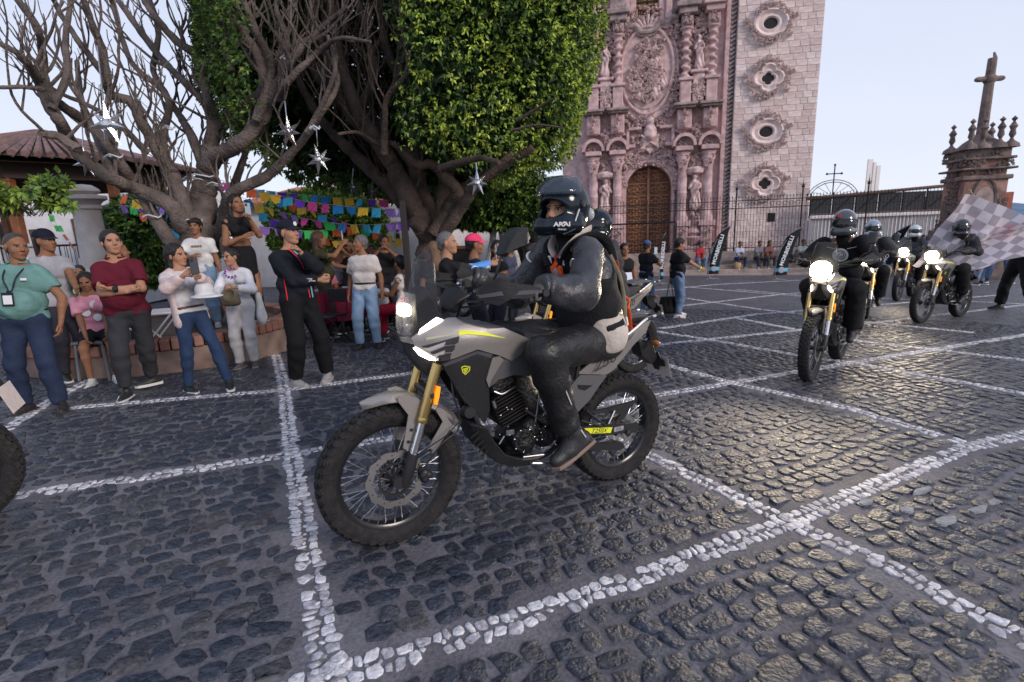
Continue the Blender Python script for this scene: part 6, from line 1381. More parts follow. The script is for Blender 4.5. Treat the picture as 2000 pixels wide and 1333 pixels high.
 c = bp_(787, 606, 0); mb = MB(); mb.box((c[0]-.006, 0, c[2]), (.05, .075, .055), bev=.01); obj('headlight_lamp', mb, led2, root, smooth=True)
 c2 = bp_(793, 640, 0); mb = MB(); mb.box((c2[0]-.01, 0, c2[2]), (.05, .07, .035), bev=.01); obj('headlight_lamp', mb, chrome, root, smooth=True)
 slab('headlight_shell', [(812, 572, .05), (830, 560, .06), (850, 590, .1), (860, 615, .11), (820, 645, .09), (806, 656, .05), (811, 600, .05)], black, root, .006)
 # cockpit
 mb = MB(); c = bp_(862, 575, 0); mb.box((1.06, 0, 1.19), (.05, .19, .12), np.array([[.8, 0, -.6], [0, 1, 0], [.6, 0, .8]]), bev=.012); obj('dashboard', mb, black, root, smooth=True)
 mb = MB(); mb.tube(catmull([(.80, .40, 1.245), (.86, .26, 1.235), (.96, .14, 1.20), (1.0, .05, 1.12), (1.0, -.05, 1.12), (.96, -.14, 1.20), (.86, -.26, 1.235), (.80, -.40, 1.245)], 5), .012, 10); hb = obj('handlebar', mb, satin, root, smooth=True)
 for s_ in (1, -1):
  mb = MB(); mb.tube([(.80, s_*.405, 1.245), (.845, s_*.29, 1.237)], .0175, 12); obj('grip', mb, mat('rubber_grip', (.015, .015, .015), .8), hb, smooth=True)
  mb = MB(); mb.tube(catmull([(.875, s_*.22, 1.235), (.93, s_*.27, 1.235), (.90, s_*.36, 1.235)], 4), .006, 8); mb.box((.875, s_*.225, 1.24), (.05, .04, .045), bev=.008); obj('lever', mb, satin, hb, smooth=True)
 hg = [(932, 572), (938, 562), (946.7, 556.8), (978, 542.7), (999.5, 553.5), (1037, 557), (1058, 563), (1052, 573), (1037, 583), (999.5, 584), (974.7, 598), (950, 592), (935, 582)]
 hyf = lambda x, z: float(np.interp(x, [.78, .85, .98, 1.10], [.405, .425, .40, .30]))
 for o in panel('hand_guard', hg, hyf, black, root, .014, .03): pass
 panel('hand_guard_rib', [(934, 577), (975, 570), (1040, 567), (1056, 567), (1054, 571), (1038, 575), (978, 578), (937, 583)], hyf, mat('ridge_grey', (.05, .05, .05), .4), root, .01, .03, .006)
 for s_ in (1, -1):
  mb = MB(); mb.tube(catmull([(.79, s_*.415, 1.245), (.95, s_*.39, 1.255), (1.07, s_*.30, 1.26), (1.0, s_*.18, 1.225)], 5), .009, 8); mb.lathe([(0, s_*.40), (.015, s_*.40), (.017, s_*.43), (0, s_*.43)], (.79, 0, 1.245), axis='y', n=14); obj('hand_guard_bar', mb, satin, root, smooth=True)
 # mirrors
 mir = [(976, 497), (985, 470), (1002, 447), (1016, 444), (1027, 445), (1026, 470), (1022, 482), (994, 493), (984, 502)]
 for s_ in (1, -1):
  if s_ < 0:
   e = bp_(908, 552, -.34); a = bp_(914, 516, -.36); mb = MB(); mb.tube(catmull([bp_(911, 515, -.36), bp_(909, 530, -.36), bp_(917, 548, -.36)], 4), [.012]*4+[.02]*4+[.012], 10, flat=3.0); m_ = obj('mirror', mb, black, root, smooth=True)
   mb = MB(); mb.tube(catmull([bp_(910, 545, -.35), bp_(902, 556, -.34), bp_(902, 570, -.33), (.92, -.24, 1.245)], 5), .007, 8); obj('mirror_stem', mb, chrome, m_, smooth=True); continue
  pts = [bp_(x, y, .36) for x, y in mir]
  mb = MB(); mb.prism([(p[0], p[2]) for p in pts], s_*.32, s_*.395, ((0, 0, 0), (1, 0, 0), (0, 0, 1), (0, 1, 0)), bev=.015); m_ = obj('mirror', mb, black, root, smooth=True)
  e = bp_(979, 500, .36); mb = MB(); mb.tube(catmull([(e[0], s_*.36, e[2]), (e[0]+.02, s_*.35, e[2]-.08), (e[0]+.005, s_*.30, 1.30), (.90, s_*.24, 1.245)], 5), .006, 8); obj('mirror_stem', mb, satin, m_, smooth=True)
  gx = [bp_(x, y, .36) for x, y in ((1026, 447), (1025, 470), (1021, 481), (995, 492))]
 mb = MB(); c = bp_(893, 582, .05)
 mb.lathe([(.014, -.002), (.018, 0), (.014, .002), (.012, 0), (.014, -.002)], (0, 0, 0), axis='y', n=20); ky = obj('key_ring', mb, chrome, root, smooth=True); ky.location = tuple(c)
 mb = MB(); mb.box((0, 0, -.026), (.012, .004, .024), bev=.002); obj('key_tag', mb, mat('tag_green', (.35, .75, .05), .5), ky)
 mb = MB(); mb.tube(catmull([bp_(920, 575, .2), bp_(895, 590, .1), bp_(885, 610, .06)], 5), .009, 8); mb.tube(catmull([bp_(940, 590, .22), bp_(905, 592, .12), bp_(893, 618, .02)], 5), .006, 8); mb.tube(catmull([bp_(970, 590, .26), bp_(915, 600, .1), bp_(870, 600, .02)], 5), .005, 8); obj('cable', mb, satin, root, smooth=True)
 # lower belly guard
 slab('belly_guard', [(917, 828.5, .10), (931, 831, .12), (953, 837, .13), (966, 862, .13), (988, 889, .12), (1012, 897, .12), (1036, 899, .11), (1036, 909, .1), (1001, 913, .1), (974, 906, .1), (952, 890, .09), (932, 869, .08)], black, root, .006)
 mb = MB()
 for k in range(5):
  a = bp_(928+k*5, 850+k*9, .125); mb.box((a[0], .118, a[2]), (.05, .006, .008), np.array([[.8, 0, .6], [0, 1, 0], [-.6, 0, .8]]))
 obj('belly_guard_vents', mb, mat('vent_black', (.004, .004, .004), .6), root)
 # engine
 c0, c1 = bp_(975, 750, .05), bp_(1008, 842, .05); ax_ = np.array([c1[0]-c0[0], 0, c1[2]-c0[2]]); Ln = np.linalg.norm(ax_); ax_ /= Ln; ux = np.cross([0, 1, 0], ax_); Rm = np.stack([ux, [0, 1, 0], ax_], 1)
 mb = MB()
 for k in range(10): c = np.array([c0[0], 0, c0[2]])+ax_*(.045+k*.0185); wd = .155+(.02 if 2 < k < 8 else 0); mb.box(c, (wd, .19, .006), Rm, bev=.002)
 cyl = obj('cylinder_fins', mb, mat('fin_metal', (.035, .033, .03), .38, .6), root, smooth=False)
 mb = MB(); mb.box(np.array([c0[0], 0, c0[2]])+ax_*.11, (.11, .14, .26), Rm, bev=.01); mb.box(np.array([c0[0], 0, c0[2]])-ax_*.0, (.15, .17, .07), Rm, bev=.02); obj('cylinder', mb, eng, root, smooth=True)
 sd = SDF(.009, .02);
 for px, py, r_, hy in ((1020, 862, .085, .1), (1065, 850, .075, .09), (1040, 835, .07, .08), (1090, 835, .05, .07), (1000, 880, .04, .07)):
  p = bp_(px, py, .08); sd.cone((p[0], -hy+r_*.5, p[2]), (p[0], hy-r_*.5, p[2]), r_, r_)
 sdf_obj('crankcase', sd, eng, root)
 def cover(px, py, r_, y0, y1, nm, m_=eng, lip=.006):
  p = bp_(px, py, y1); mb = MB(); mb.lathe([(0, y1), (r_*.55, y1), (r_*.62, y1-lip), (r_*.85, y1-lip), (r_*.95, y1-lip*2), (r_, y1-lip*3), (r_, y0), (0, y0)], (p[0], 0, p[2]), axis='y', n=32); obj(nm, mb, m_, root, smooth=True)
  mb = MB()
  for k in range(7):
   a = 2*math.pi*k/7+.3; q = (p[0]+r_*.93*math.cos(a), y1-lip*1.5, p[2]+r_*.93*math.sin(a)); mb.sphere(q, (.006, .006, .006), 8)
  obj('cover_bolts', mb, chrome, root, smooth=True, kind='stuff')
 cover(1026, 862, .068, .06, .135, 'engine_cover'); cover(1072, 848, .05, .06, .125, 'engine_cover')
 p = bp_(996, 845, .11); mb = MB(); mb.box((p[0], .112, p[2]), (.05, .012, .03), bev=.004); obj('data_plate', mb, mat('dull_steel', (.32, .32, .36), .35, 1), root, smooth=True)
 p = bp_(966, 790, .105); mb = MB(); mb.tube([(p[0]+.006, .10, p[2]+.02), (p[0]-.006, .10, p[2]-.02)], .010, 10); obj('spark_plug_cap', mb, steel, root, smooth=True)
 p = bp_(1088, 826, .1)
 mb = MB()
 for (x0, y0, x1, y1) in ((1010, 760, 1060, 790), (1025, 800, 1068, 830), (1048, 780, 1080, 828), (985, 852, 975, 868), (1052, 775, 1045, 830)): mb.tube([bp_(x0, y0, .1), bp_(x1, y1, .1)], .005, 6)
 obj('engine_lines', mb, mat('dull_steel', (.3, .3, .32), .3, 1), root, smooth=True, kind='stuff')
 mb = MB(); mb.tube(catmull([bp_(965, 765, .1), bp_(980, 770, .11), bp_(995, 762, .1), bp_(1015, 748, .07)], 5), .005, 6); obj('engine_hose', mb, mat('dull_steel', (.3, .3, .32), .3, 1), root, smooth=True)
 mb = MB(); rr_ = random.Random(4)
 for k in range(26): mb.sphere(bp_(rr_.uniform(970, 1095), rr_.uniform(790, 885), .118), rr_.uniform(.003, .0065), 6)
 obj('engine_bolts', mb, chrome, root, smooth=True, kind='stuff')
 for (x, y) in ((1065, 812), (1078, 818)): p = bp_(x, y, .09); mb = MB(); mb.box((p[0], .09, p[2]), (.022, .01, .03), np.array([[.86, 0, .5], [0, 1, 0], [-.5, 0, .86]]), bev=.003); obj('bracket', mb, chrome, root)
 mb = MB(); p = bp_(912, 802, .05); mb.lathe([(0, .09), (.03, .09), (.036, .08), (.036, .05), (.02, .04), (0, .04)], (p[0], 0, p[2]), axis='y', n=24); mb.tube(catmull([bp_(965, 770, 0), bp_(925, 800, -.03), bp_(945, 850, -.06), bp_(1010, 880, -.1)], 5), .02, 10); obj('exhaust_pipe', mb, satin, root, smooth=True)
 mb = MB()
 for s_ in (1, -1):
  mb.tube(catmull([(1.1, s_*.03, .95), (1.02, s_*.06, .72), (.93, s_*.09, .47), (.80, s_*.1, .34), (.55, s_*.1, .32), (.42, s_*.1, .5), (.36, s_*.1, .8)], 4), .014, 8)
  mb.tube([(1.05, s_*.04, .98), (.45, s_*.1, .86), (-.02, s_*.08, .98)], .013, 8)
 obj('frame', mb, satin, root, smooth=True)
 # seat and tail
 slab('seat', [(1020, 646, .08), (1060, 652, .1), (1140, 656, .12), (1190, 640, .12), (1232, 633, .1), (1222, 654, .11), (1190, 680, .12), (1150, 712, .13), (1100, 722, .12), (1060, 715, .11), (1030, 690, .09)], seatm, root, .018)
 yt = lambda x, z: float(np.interp(x, [-.25, 0, .3, .55], [.075, .12, .135, .13]))-.1*abs(z-.93)
 panel('tail_panel', [(1131, 728), (1150, 712), (1182, 682), (1215, 664), (1250, 637), (1266, 622), (1272, 624), (1261, 650), (1237, 675), (1216, 702), (1199, 722), (1185, 732), (1131, 731)], yt, silver, root, .012, .035)
 panel('tail_trim', [(1190, 684), (1222, 663), (1240, 650), (1232, 662), (1205, 684), (1188, 694)], yt, grey, root, .006, .03, .003)
 p0 = bp_(1150, 722, .14); p1 = bp_(1212, 690, .14); X = p1-p0
 text('lettering', '250', .088, dk, root, tuple((bp_(1172, 712, .14)*.5+bp_(1192, 704, .14)*.5)+np.array([0, -.004, 0])), (X[0], 0, X[2]), (-X[2]*-1, 0, -X[0]), .0012, shear=.35, sx=1.25)
 for s_ in (1, -1):
  mb = MB(); mb.tube(catmull([bp_(1222, 657, .125)*(1, s_, 1), bp_(1243, 640, .125)*(1, s_, 1), bp_(1264, 623, .12)*(1, s_, 1), bp_(1294, 613, .10)*(1, s_, 1)], 4), .0085, 10); gr = obj('grab_rail', mb, mat('rail_silver', (.72, .70, .68), .3, .6), root, smooth=True)
  mb = MB(); mb.tube([bp_(1264, 624, .12)*(1, s_, 1), bp_(1274, 620, .116)*(1, s_, 1)], .0115, 10); mb.tube([bp_(1281, 617, .11)*(1, s_, 1), bp_(1290, 614, .103)*(1, s_, 1)], .0115, 10); obj('rail_sleeve', mb, satin, gr, smooth=True)
 slab('rack_plate', [(1191, 628, .10), (1232, 615, .10), (1246, 610.5, .09), (1268, 612, .08), (1262, 620, .08), (1236, 622, .09), (1196, 636, .10)], grey, root, .005)
 c = bp_(1262, 645, .1); mb = MB(); mb.box((c[0]-.03, 0, c[2]), (.02, .15, .03), bev=.006); obj('tail_light', mb, mat('red_lens', (.5, .02, .015), .2), root, smooth=True)
 slab('rear_hugger', [(1248, 668, .05), (1275, 668, .06), (1279, 683, .05), (1286, 700, .03), (1272, 712, .03), (1253, 695, .04)], black, root, .004)
 for s_ in (1, -1):
  c = bp_(1283, 671, .13); mb = MB(); mb.tube([(c[0]+.03, s_*.04, c[2]+.005), (c[0], s_*.1, c[2])], .006, 8); si = obj('indicator', mb, satin, root, smooth=True)
  mb = MB(); mb.sphere((c[0], s_*.12, c[2]), (.016, .034, .018), 12); obj('indicator_lens', mb, mat('amber_dark', (.35, .12, .02), .25), si, smooth=True)
 # number plate on its bracket
 cp = bp_(1283, 712, 0); up_ = np.array([.32, 0, .947]); nn = np.array([-.947, 0, .32]); yv = np.array([0, 1., 0]); Rp = np.stack([yv, up_, nn], 1)
 mb = MB(); mb.box(cp-nn*-.006, (.205, .145, .002), Rp, bev=.0008); pl = obj('number_plate', mb, mat('plate_paper', (.62, .54, .50), .6, 0, .08, 30), root)
 mb = MB(); mb.prism([(-.06, .07), (.045, .07), (.06, .03), (.085, .02), (.085, -.02), (.03, -.03), (.02, -.06), (-.02, -.06), (-.03, -.03), (-.07, -.0), (-.085, .02), (-.085, .045), (-.06, .045)], -.006, 0, (cp+up_*.03-nn*.006, yv, up_, nn)); obj('plate_bracket', mb, satin, root, bevel=.001)
 panel('side_cover', [(1112, 757), (1133, 733), (1186, 734), (1172, 752), (1152, 782), (1128, 806), (1118, 800)], .12, grey, root, .01, .05)
 panel('side_cover_vent', [(1128, 752), (1157, 753), (1142, 763), (1130, 760)], .12, mat('vent_black', (.004, .004, .004), .6), root, .004, 0, .003)
 # swingarm
 yb = .105
 for s_ in (1, -1):
  mb = MB(); q = [bp_(x, y, yb) for x, y in ((1100, 874), (1143, 873), (1205, 863), (1218, 866), (1222, 874), (1212, 880), (1145, 881), (1100, 882))]; mb.prism([(p[0], p[2]) for p in q], s_*(yb-.03), s_*yb, ((0, 0, 0), (1, 0, 0), (0, 0, 1), (0, 1, 0)), bev=.004); obj('swing_arm', mb, satin, root, smooth=True)
 q = [bp_(x, y, .115) for x, y in ((1105, 836), (1141, 833), (1200, 829), (1247, 828), (1249, 836), (1243, 845), (1190, 850), (1105, 853))]
 mb = MB(); mb.prism([(p[0], p[2]) for p in q], .10, .118, ((0, 0, 0), (1, 0, 0), (0, 0, 1), (0, 1, 0)), bev=.003); cg = obj('chain_guard', mb, satin, root, smooth=True)
 q = [bp_(x, y, .12) for x, y in ((1142, 837), (1196.5, 835), (1192.8, 846), (1146, 847.5))]; mb = MB(); mb.prism([(p[0], p[2]) for p in q], .118, .1195, ((0, 0, 0), (1, 0, 0), (0, 0, 1), (0, 1, 0))); obj('yellow_stripe', mb, yel, cg)
 a = bp_(1170, 842, .12); X = bp_(1190, 841, .12)-bp_(1150, 842.5, .12); text('lettering', 'T250X', .036, dk, cg, (a[0], .1203, a[2]), (X[0], 0, X[2]), (X[2], 0, -X[0]), .0006, shear=.3, sx=1.15)
 a = bp_(1209, 838, .12); mb = MB(); mb.box((a[0], .1185, a[2]), (.07, .0012, .026), np.array([[1, 0, 0], [0, 1, 0], [0, 0, 1]])); obj('warning_label', mb, mat('label_grey', (.35, .35, .37), .5), cg)
 mb = MB()
 for k in range(3): mb.box((a[0]+.003*(k-1), .1195, a[2]+.007*(k-1)), (.055-.008*k, .0008, .003))
 obj('label_print', mb, dk, cg)
 q = [bp_(x, y, .13) for x, y in ((1148, 803), (1185, 797), (1243, 781), (1240, 785), (1229, 797), (1217, 820), (1200, 823), (1211, 809), (1185, 807), (1160, 808))]
 mb = MB(); mb.prism([(p[0], p[2]) for p in q], .125, .14, ((0, 0, 0), (1, 0, 0), (0, 0, 1), (0, 1, 0)), bev=.004); obj('passenger_peg_guard', mb, satin, root, smooth=True)
 mb = MB(); mb.tube([bp_(1200, 802, .16), bp_(1188, 828, .16)], .008, 8); obj('passenger_peg', mb, chrome, root, smooth=True)
 mb = MB(); mb.tube([bp_(1145, 802, .13), bp_(1164, 818, .135), bp_(1184, 833, .14)], .007, 8); mb.tube([bp_(1135, 822, .125), bp_(1180, 834, .135)], .006, 8); mb.tube([bp_(1186, 803, .13), bp_(1184, 812, .13), bp_(1160, 830, .13)], .004, 8); obj('peg_hanger', mb, satin, root, smooth=True)
 mb = MB(); a, c = bp_(1120, 868, .075), (0, .062, .335)
 for k in range(44):
  t = k/43; mb.box((a[0]*(1-t), .062, (a[2])*(1-t)+(.335+.10)*t), (.016, .012, .008)); mb.box((a[0]*(1-t), .062, (a[2]-.06)*(1-t)+(.335-.10)*t), (.016, .012, .008))
 obj('chain', mb, mat('chain_steel', (.18, .15, .12), .4, .9), root, kind='stuff')
 mb = MB(); mb.lathe([(0, -.12), (.014, -.12), (.014, .12), (.02, .12), (.02, .13), (0, .135)], (0, 0, .335), axis='y', n=16); obj('axle', mb, satin, root, smooth=True)
 mb = MB(); mb.lathe([(0, -.1), (.012, -.1), (.012, .1), (0, .1)], (1.40, 0, .355), axis='y', n=16); obj('axle', mb, satin, root, smooth=True)
 mb = MB(); mb.tube([(.46, .12, .345), (.46, .21, .345)], .011, 10); mb.tube([(.46, -.12, .345), (.46, -.21, .345)], .011, 10); obj('foot_peg', mb, steel, root, smooth=True)
 mb = MB(); mb.tube([bp_(1040, 905, .13), bp_(1075, 905, .15), bp_(1100, 899, .16)], .007, 8); mb.tube([bp_(1022, 893, .13), bp_(1062, 888, .16)], .006, 8); obj('gear_lever', mb, steel, root, smooth=True)
 mb = MB(); mb.tube([(.33, -.02, .40), (.25, 0, .80)], .03, 10); obj('shock_absorber', mb, satin, root, smooth=True)
 mb = MB();
 mb.tube(catmull([(.75, -.13, .33), (.45, -.16, .42), (.15, -.17, .55), (-.12, -.17, .66)], 5), [.025]*6+[.05]*10, 12); obj('silencer', mb, satin, root, smooth=True)
 return root
bike = make_bike()
bike.matrix_world = FB.mw()
# ================================================================== MAIN RIDER
def bike_matrix(Fr): return Fr.mw()
def rider_joints(Fr=FB, grip=.40, hd=None, look=(1, .25, 0.0)):
 b = lambda px, py, y: FB.loc(px, py, y)
 J = dict(s=1.0); pel = b(1158, 655, 0); top = b(1128, 495, 0); up = (top-pel)/np.linalg.norm(top-pel)
 J['pel'] = pel; J['waist'] = pel+(top-pel)*.32+np.array([-.02, 0, 0]); J['chest'] = pel+(top-pel)*.70; J['top'] = top-up*.015; J['neck'] = top+up*.06+np.array([.02, 0, 0])
 J['head'] = FB.loc(1101, 412, 0)
 J['hf'] = np.array(look, float); J['hf'] /= np.linalg.norm(J['hf']); J['hu'] = np.array([.05, 0, 1.])
 J['up'] = up; rv = np.array([0, -1., 0]); J['rs'] = rv; J['rh'] = rv; J['fs'] = np.cross(up, rv); J['fh'] = J['fs']
 J['shL'] = b(1150, 490, .19); J['elL'] = b(1140, 574, .34); J['wrL'] = b(1060, 562, .36)
 for k in ('sh', 'el', 'wr'): J[k+'R'] = J[k+'L']*np.array([1, -1, 1])
 J['wrR'][1] = -.36; J['hipL'] = b(1160, 668, .09); J['knL'] = b(1062, 690, .235); J['anL'] = b(1112, 852, .19)
 for k in ('hip', 'kn', 'an'): J[k+'R'] = J[k+'L']*np.array([1, -1, 1])
 J['toeL'] = np.array([.98, .1, -.12]); J['toeR'] = np.array([.98, -.1, -.12]); J['gz'] = 1
 return J
def helmet(root, J, shell, visor_m, opened, stripes=None, res=.007, dark_opening=False):
 q = 1.0
 def mk():
  s = SDF(res, .03); s.ell((0, -.012, .028), (.124, .15, .138)); s.ell((0, -.02, -.045), (.108, .125, .095)); s.cone((-.048, .100, -.084), (.048, .100, -.084), .058, .058, k=.04); s.cone((-.085, .02, -.080), (-.05, .1, -.080), .050, .052, k=.03); s.cone((.085, .02, -.080), (.05, .1, -.080), .050, .052, k=.03)
  s.cut((0, 0, -.142), (0, .10, -1)); s.ell((0, .16, .004), (.096, .125, .046), k=.008, sub=True); s.ell((0, .02, -.13), (.075, .085, .12), k=.01, sub=True); s.ell((0, .045, -.015), (.083, .085, .09), k=.005, sub=True)
  s.ell((0, -.155, .01), (.03, .02, .02), k=.02); return s.mesh(3)
 o = put(root, 'helmet', hstat(('helmet', res), mk), J, shell, q/1.05)
 s = SDF(.012, .02); s.cone(J['head']-J['hu']*.06-J['hf']*.01, J['neck']-J['up']*.03, .066, .082); sdf_obj('neck_tube', s, cloth('vestblack', (.016, .016, .018)), root)
 R = frame3(J['hf'], J['hu']); C = J['head']; n, m_ = 18, 7; V = []
 e0, e1 = (17, 60) if opened else (-24, 24)
 for j in range(m_):
  e = rad(e0+(e1-e0)*j/(m_-1))
  for i in range(n+1):
   a = rad(-78+156*i/n); r = (.143, .164, .160) if opened else (.130, .160, .145); V.append((r[0]*math.sin(a)*math.cos(e*.8), (r[1]+(.022 if opened else 0))*math.cos(a)*math.cos(e)-.012, r[2]*math.sin(e)+.028-(0 if opened else .03)))
 mb = MB(); mb.add(np.array(V)@R.T+C, [(j*(n+1)+i, j*(n+1)+i+1, (j+1)*(n+1)+i+1, (j+1)*(n+1)+i) for j in range(m_-1) for i in range(n)])
 v = obj('visor', mb, visor_m, o, smooth=True); sd = v.modifiers.new('t', 'SOLIDIFY'); sd.thickness = .004
 mb = MB()
 for x in (-1, 1): mb.lathe([(0, .012), (.018, .010), (.022, 0), (.022, -.01)], C+R@np.array([x*.122, .0, .03]), n=18, R=np.stack([R[:, 1], R[:, 2], R[:, 0]*x], 1));
 obj('visor_pivot', mb, mat('black_satin'), o, smooth=True)
 mb = MB(); mb.tube([C+R@np.array(p) for p in ((-.06, .128, -.012-.055), (-.03, .146, -.066), (.03, .146, -.066), (.06, .128, -.067))], .006, 6); obj('helmet_seal', mb, mat('black_satin'), o, smooth=True)
 return o, R, C
def main_rider():
 J = rider_joints(look=(1, .30, 0)); J['elR'] = J['elR']+np.array([-.02, 0, -.07]); jk = mat('jacket_shell', (.036, .036, .039), .36, .0, .15, 14, .35, 50, spec=.6); pt = mat('riding_trousers', (.014, .0135, .0135), .42, 0, .1, 16, .35, 50, spec=.6)
 r = person('rider with open visor helmet, black trousers and dark jacket, riding the grey motorcycle in front', (0, 0, 0), J, skin=2, shirt=jk, sleeve=1.97, hem=-.10, trousers=pt, leg=1.90, loose=.029, bulk=.013, shoes=None, hair=('none', (.012, .009, .008)), hands=('grip', 'grip'), gloves=(.09, .08, .075), palm=(np.array([.1, 0, -1.]), np.array([.1, 0, -1.]), np.array([.8, .25, -.12]), np.array([.8, -.25, -.12])), w=1.10, res=.012, mw=FB.mw(), shirt_obj='jacket', name='person')
 up, fs, rs = J['up'], J['fs'], J['rs']; w_ = lambda a, b_, c: J['pel']+up*c+fs*a+rs*b_
 # light jacket skirt, vest, straps
 lt = cloth('lightgrey', (.50, .44, .39)); bk = cloth('vestblack', (.016, .016, .018)); refl = mat('reflective', (.8, .78, .72), .3); org = cloth('orange', (.75, .10, .02))
 s = SDF(.011, .03); s.cone(w_(0, -.078, .03), w_(0, .078, .03), .160, .160, fl=(fs, .9)); s.cone(w_(0, -.07, .14), w_(0, .07, .14), .146, .146, fl=(fs, .9)); s.cut(w_(0, 0, -.07), -up+fs*.35); s.cut(w_(0, 0, .19), up); s.fn(fold(5, .004)); sdf_obj('jacket_skirt', s, lt, r)
 s = SDF(.011, .03); s.cone(w_(.0, -.08, .20), w_(0, .08, .20), .150, .150, fl=(fs, .92)); s.cone(w_(.012, -.085, .34), w_(.012, .085, .34), .153, .153, fl=(fs, .9)); s.cone(w_(.01, -.085, .44), w_(.01, .085, .44), .116, .116); s.cone(w_(.03, -.06, .12), w_(.03, .06, .13), .132, .132)
 s.cut(w_(0, 0, .12), -up-fs*.45);
 for sg in (-1, 1): s.ell(w_(0, sg*.215, .45), (.085, .085, .10), sub=True, k=.01)
 s.ell(J['neck']+fs*.04, (.085, .085, .07), sub=True, k=.01); s.fn(fold(9, .003)); sdf_obj('vest', s, bk, r)
 for sg in (-1, 1):   # vest straps, collar flaps, shoulder reflectors
  mb = MB(); pts = [w_(.168, sg*.05, .46), w_(.11, sg*.10, .56), w_(-.02, sg*.115, .582), w_(-.13, sg*.10, .515), w_(-.160, sg*.09, .36), w_(-.155, sg*.10, .20)]; mb.tube(catmull(pts, 5), .026, 8, flat=.28); obj('vest_strap', mb, bk, r, smooth=True)
  S, E_ = J['sh'+('L' if sg < 0 else 'R')], J['el'+('L' if sg < 0 else 'R')]; d = (E_-S)/np.linalg.norm(E_-S); c = S+d*.07
  u1 = np.cross(d, fs); u1 /= np.linalg.norm(u1); u2 = np.cross(u1, d); mb = MB(); pts = [c+.0800*(u2*math.cos(a)+u1*math.sin(a)*1)+d*.03*math.cos(a*1.) for a in np.linspace(-.2, 3.3, 14)]; mb.tube(pts, .009, 6, flat=.35); obj('reflective_band', mb, refl, r, smooth=True)
  mb = MB(); mb.tube(catmull([w_(.135, sg*.02, .50), w_(.11, sg*.075, .555), w_(.03, sg*.105, .60), w_(-.05, sg*.09, .61)], 5), .021, 8, flat=.35); obj('collar', mb, lt, r, smooth=True)
  mb = MB(); mb.box(w_(.148, sg*.058, .485), (.05, .03, .006), frame3(rs, fs), bev=.002); obj('strap_patch', mb, refl, r)
 mb = MB(); mb.tube(catmull([w_(.16, -.03, .53), w_(.183, -.035, .42), w_(.182, -.04, .30), w_(.17, -.045, .24)], 4), .006, 6); obj('red_lanyard', mb, mat('red_cord', (.5, .01, .02), .5), r, smooth=True)
 F2 = frame3(up, fs); c = w_(.174, -.035, .43)
 mb = MB(); pts = []
 for i in range(12): a = 2*math.pi*i/12; rr = .058 if i % 2 else .046; pts.append((rr*math.cos(a), rr*math.sin(a)*1.05))
 mb.prism(pts, -.004, .010, (c, F2[:, 0], F2[:, 1], F2[:, 2]), bev=.003); ob = obj('chest_badge', mb, org, r, smooth=True)
 mb = MB(); mb.lathe([(.0, .0), (.024, 0), (.024, .006), (.017, .009), (0, .010)], c+fs*.008, n=20, R=F2); obj('badge_lens', mb, mat('lens_grey', (.25, .25, .28), .2), ob, smooth=True)
 mb = MB(); mb.lathe([(.03, 0), (.036, .002), (.03, .004)], w_(.172, -.035, .265), n=24, R=F2); obj('chest_ring', mb, refl, r, smooth=True)
 # belt with black patch and buckle at the waist
 s = SDF(.009, .02); s.cone(w_(0, -.072, .085), w_(0, .072, .085), .160, .160, fl=(fs, .9)); s.cut(w_(0, 0, .108), up); s.cut(w_(0, 0, .068), -up); s.cut(w_(.06, 0, .1), fs); s.cut(w_(-.075, 0, .1), -fs); sdf_obj('waist_patch', s, bk, r)
 mb = MB(); mb.box(w_(-.085, -.215, .088), (.012, .012, .05), frame3(rs, up), bev=.003); obj('buckle', mb, refl, r)
 # reflective piping on the trouser leg
 K_, A_ = J['knL'], J['anL']; d = A_-K_; mb = MB(); n_ = np.array([-.9, .3, -.3]); mb.tube([K_+d*.20+n_*.04+np.array([.01, .07, 0]), K_+d*.40+np.array([-.012, .086, 0]), K_+d*.56+np.array([-.022, .083, 0])], .0045, 6, flat=.6); obj('trouser_piping', mb, refl, r, smooth=True)
 # boots
 for k, sg in (('L', 1), ('R', -1)):
  A = FB.loc(1118, 846, .19)*np.array([1, sg, 1]); A = A.copy(); t = np.array([.90, .08*sg, -.36]); t /= np.linalg.norm(t); u = np.array([.36, 0, .90]); s = SDF(.007, .03);
  base = A-u*.075
  s.cone(A+u*.13, A-u*.02, .056, .052); s.cone(base-t*.055, base+t*.05, .048, .047); s.cone(base+t*.05, base+t*.155-u*.004, .046, .036); s.cone(A, base+t*.06+u*.01, .045, .04); s.cut(base-u*.034, -u); s.fn(fold(3, .0012)); bo = sdf_obj('boot', s, mat('boot_leather', (.028, .028, .03), .42, 0, .15, 30, .3, 80), r)
  Rb = frame3(t, u); mb = MB(); pts = [(-.04, -.10), (-.047, 0), (-.05, .10), (-.04, .17), (0, .195), (.04, .172), (.05, .10), (.045, 0), (.036, -.10), (0, -.112)]; mb.prism(pts, -.046, -.026, (base, Rb[:, 0], Rb[:, 1], Rb[:, 2]), bev=.004); obj('boot_sole', mb, mat('sole_tan', (.20, .14, .11), .6), bo, smooth=True)
  mb = MB(); mb.tube([A+u*.02-t*.03+np.array([0, .05*sg, 0]), A-u*.04-t*.045+np.array([0, .05*sg, 0])], .003, 5); obj('boot_mark', mb, refl, bo)
 # cuffs
 for k in 'LR':
  W, E_ = J['wr'+k], J['el'+k]; d = (W-E_)/np.linalg.norm(W-E_); s = SDF(.009, .01); s.cone(E_+d*.10, W+d*.02, .064, .060, flat=True); s.cut(E_+d*.12, -d); s.fn(fold(4, .002)); sdf_obj('sleeve_cuff', s, jk, r)
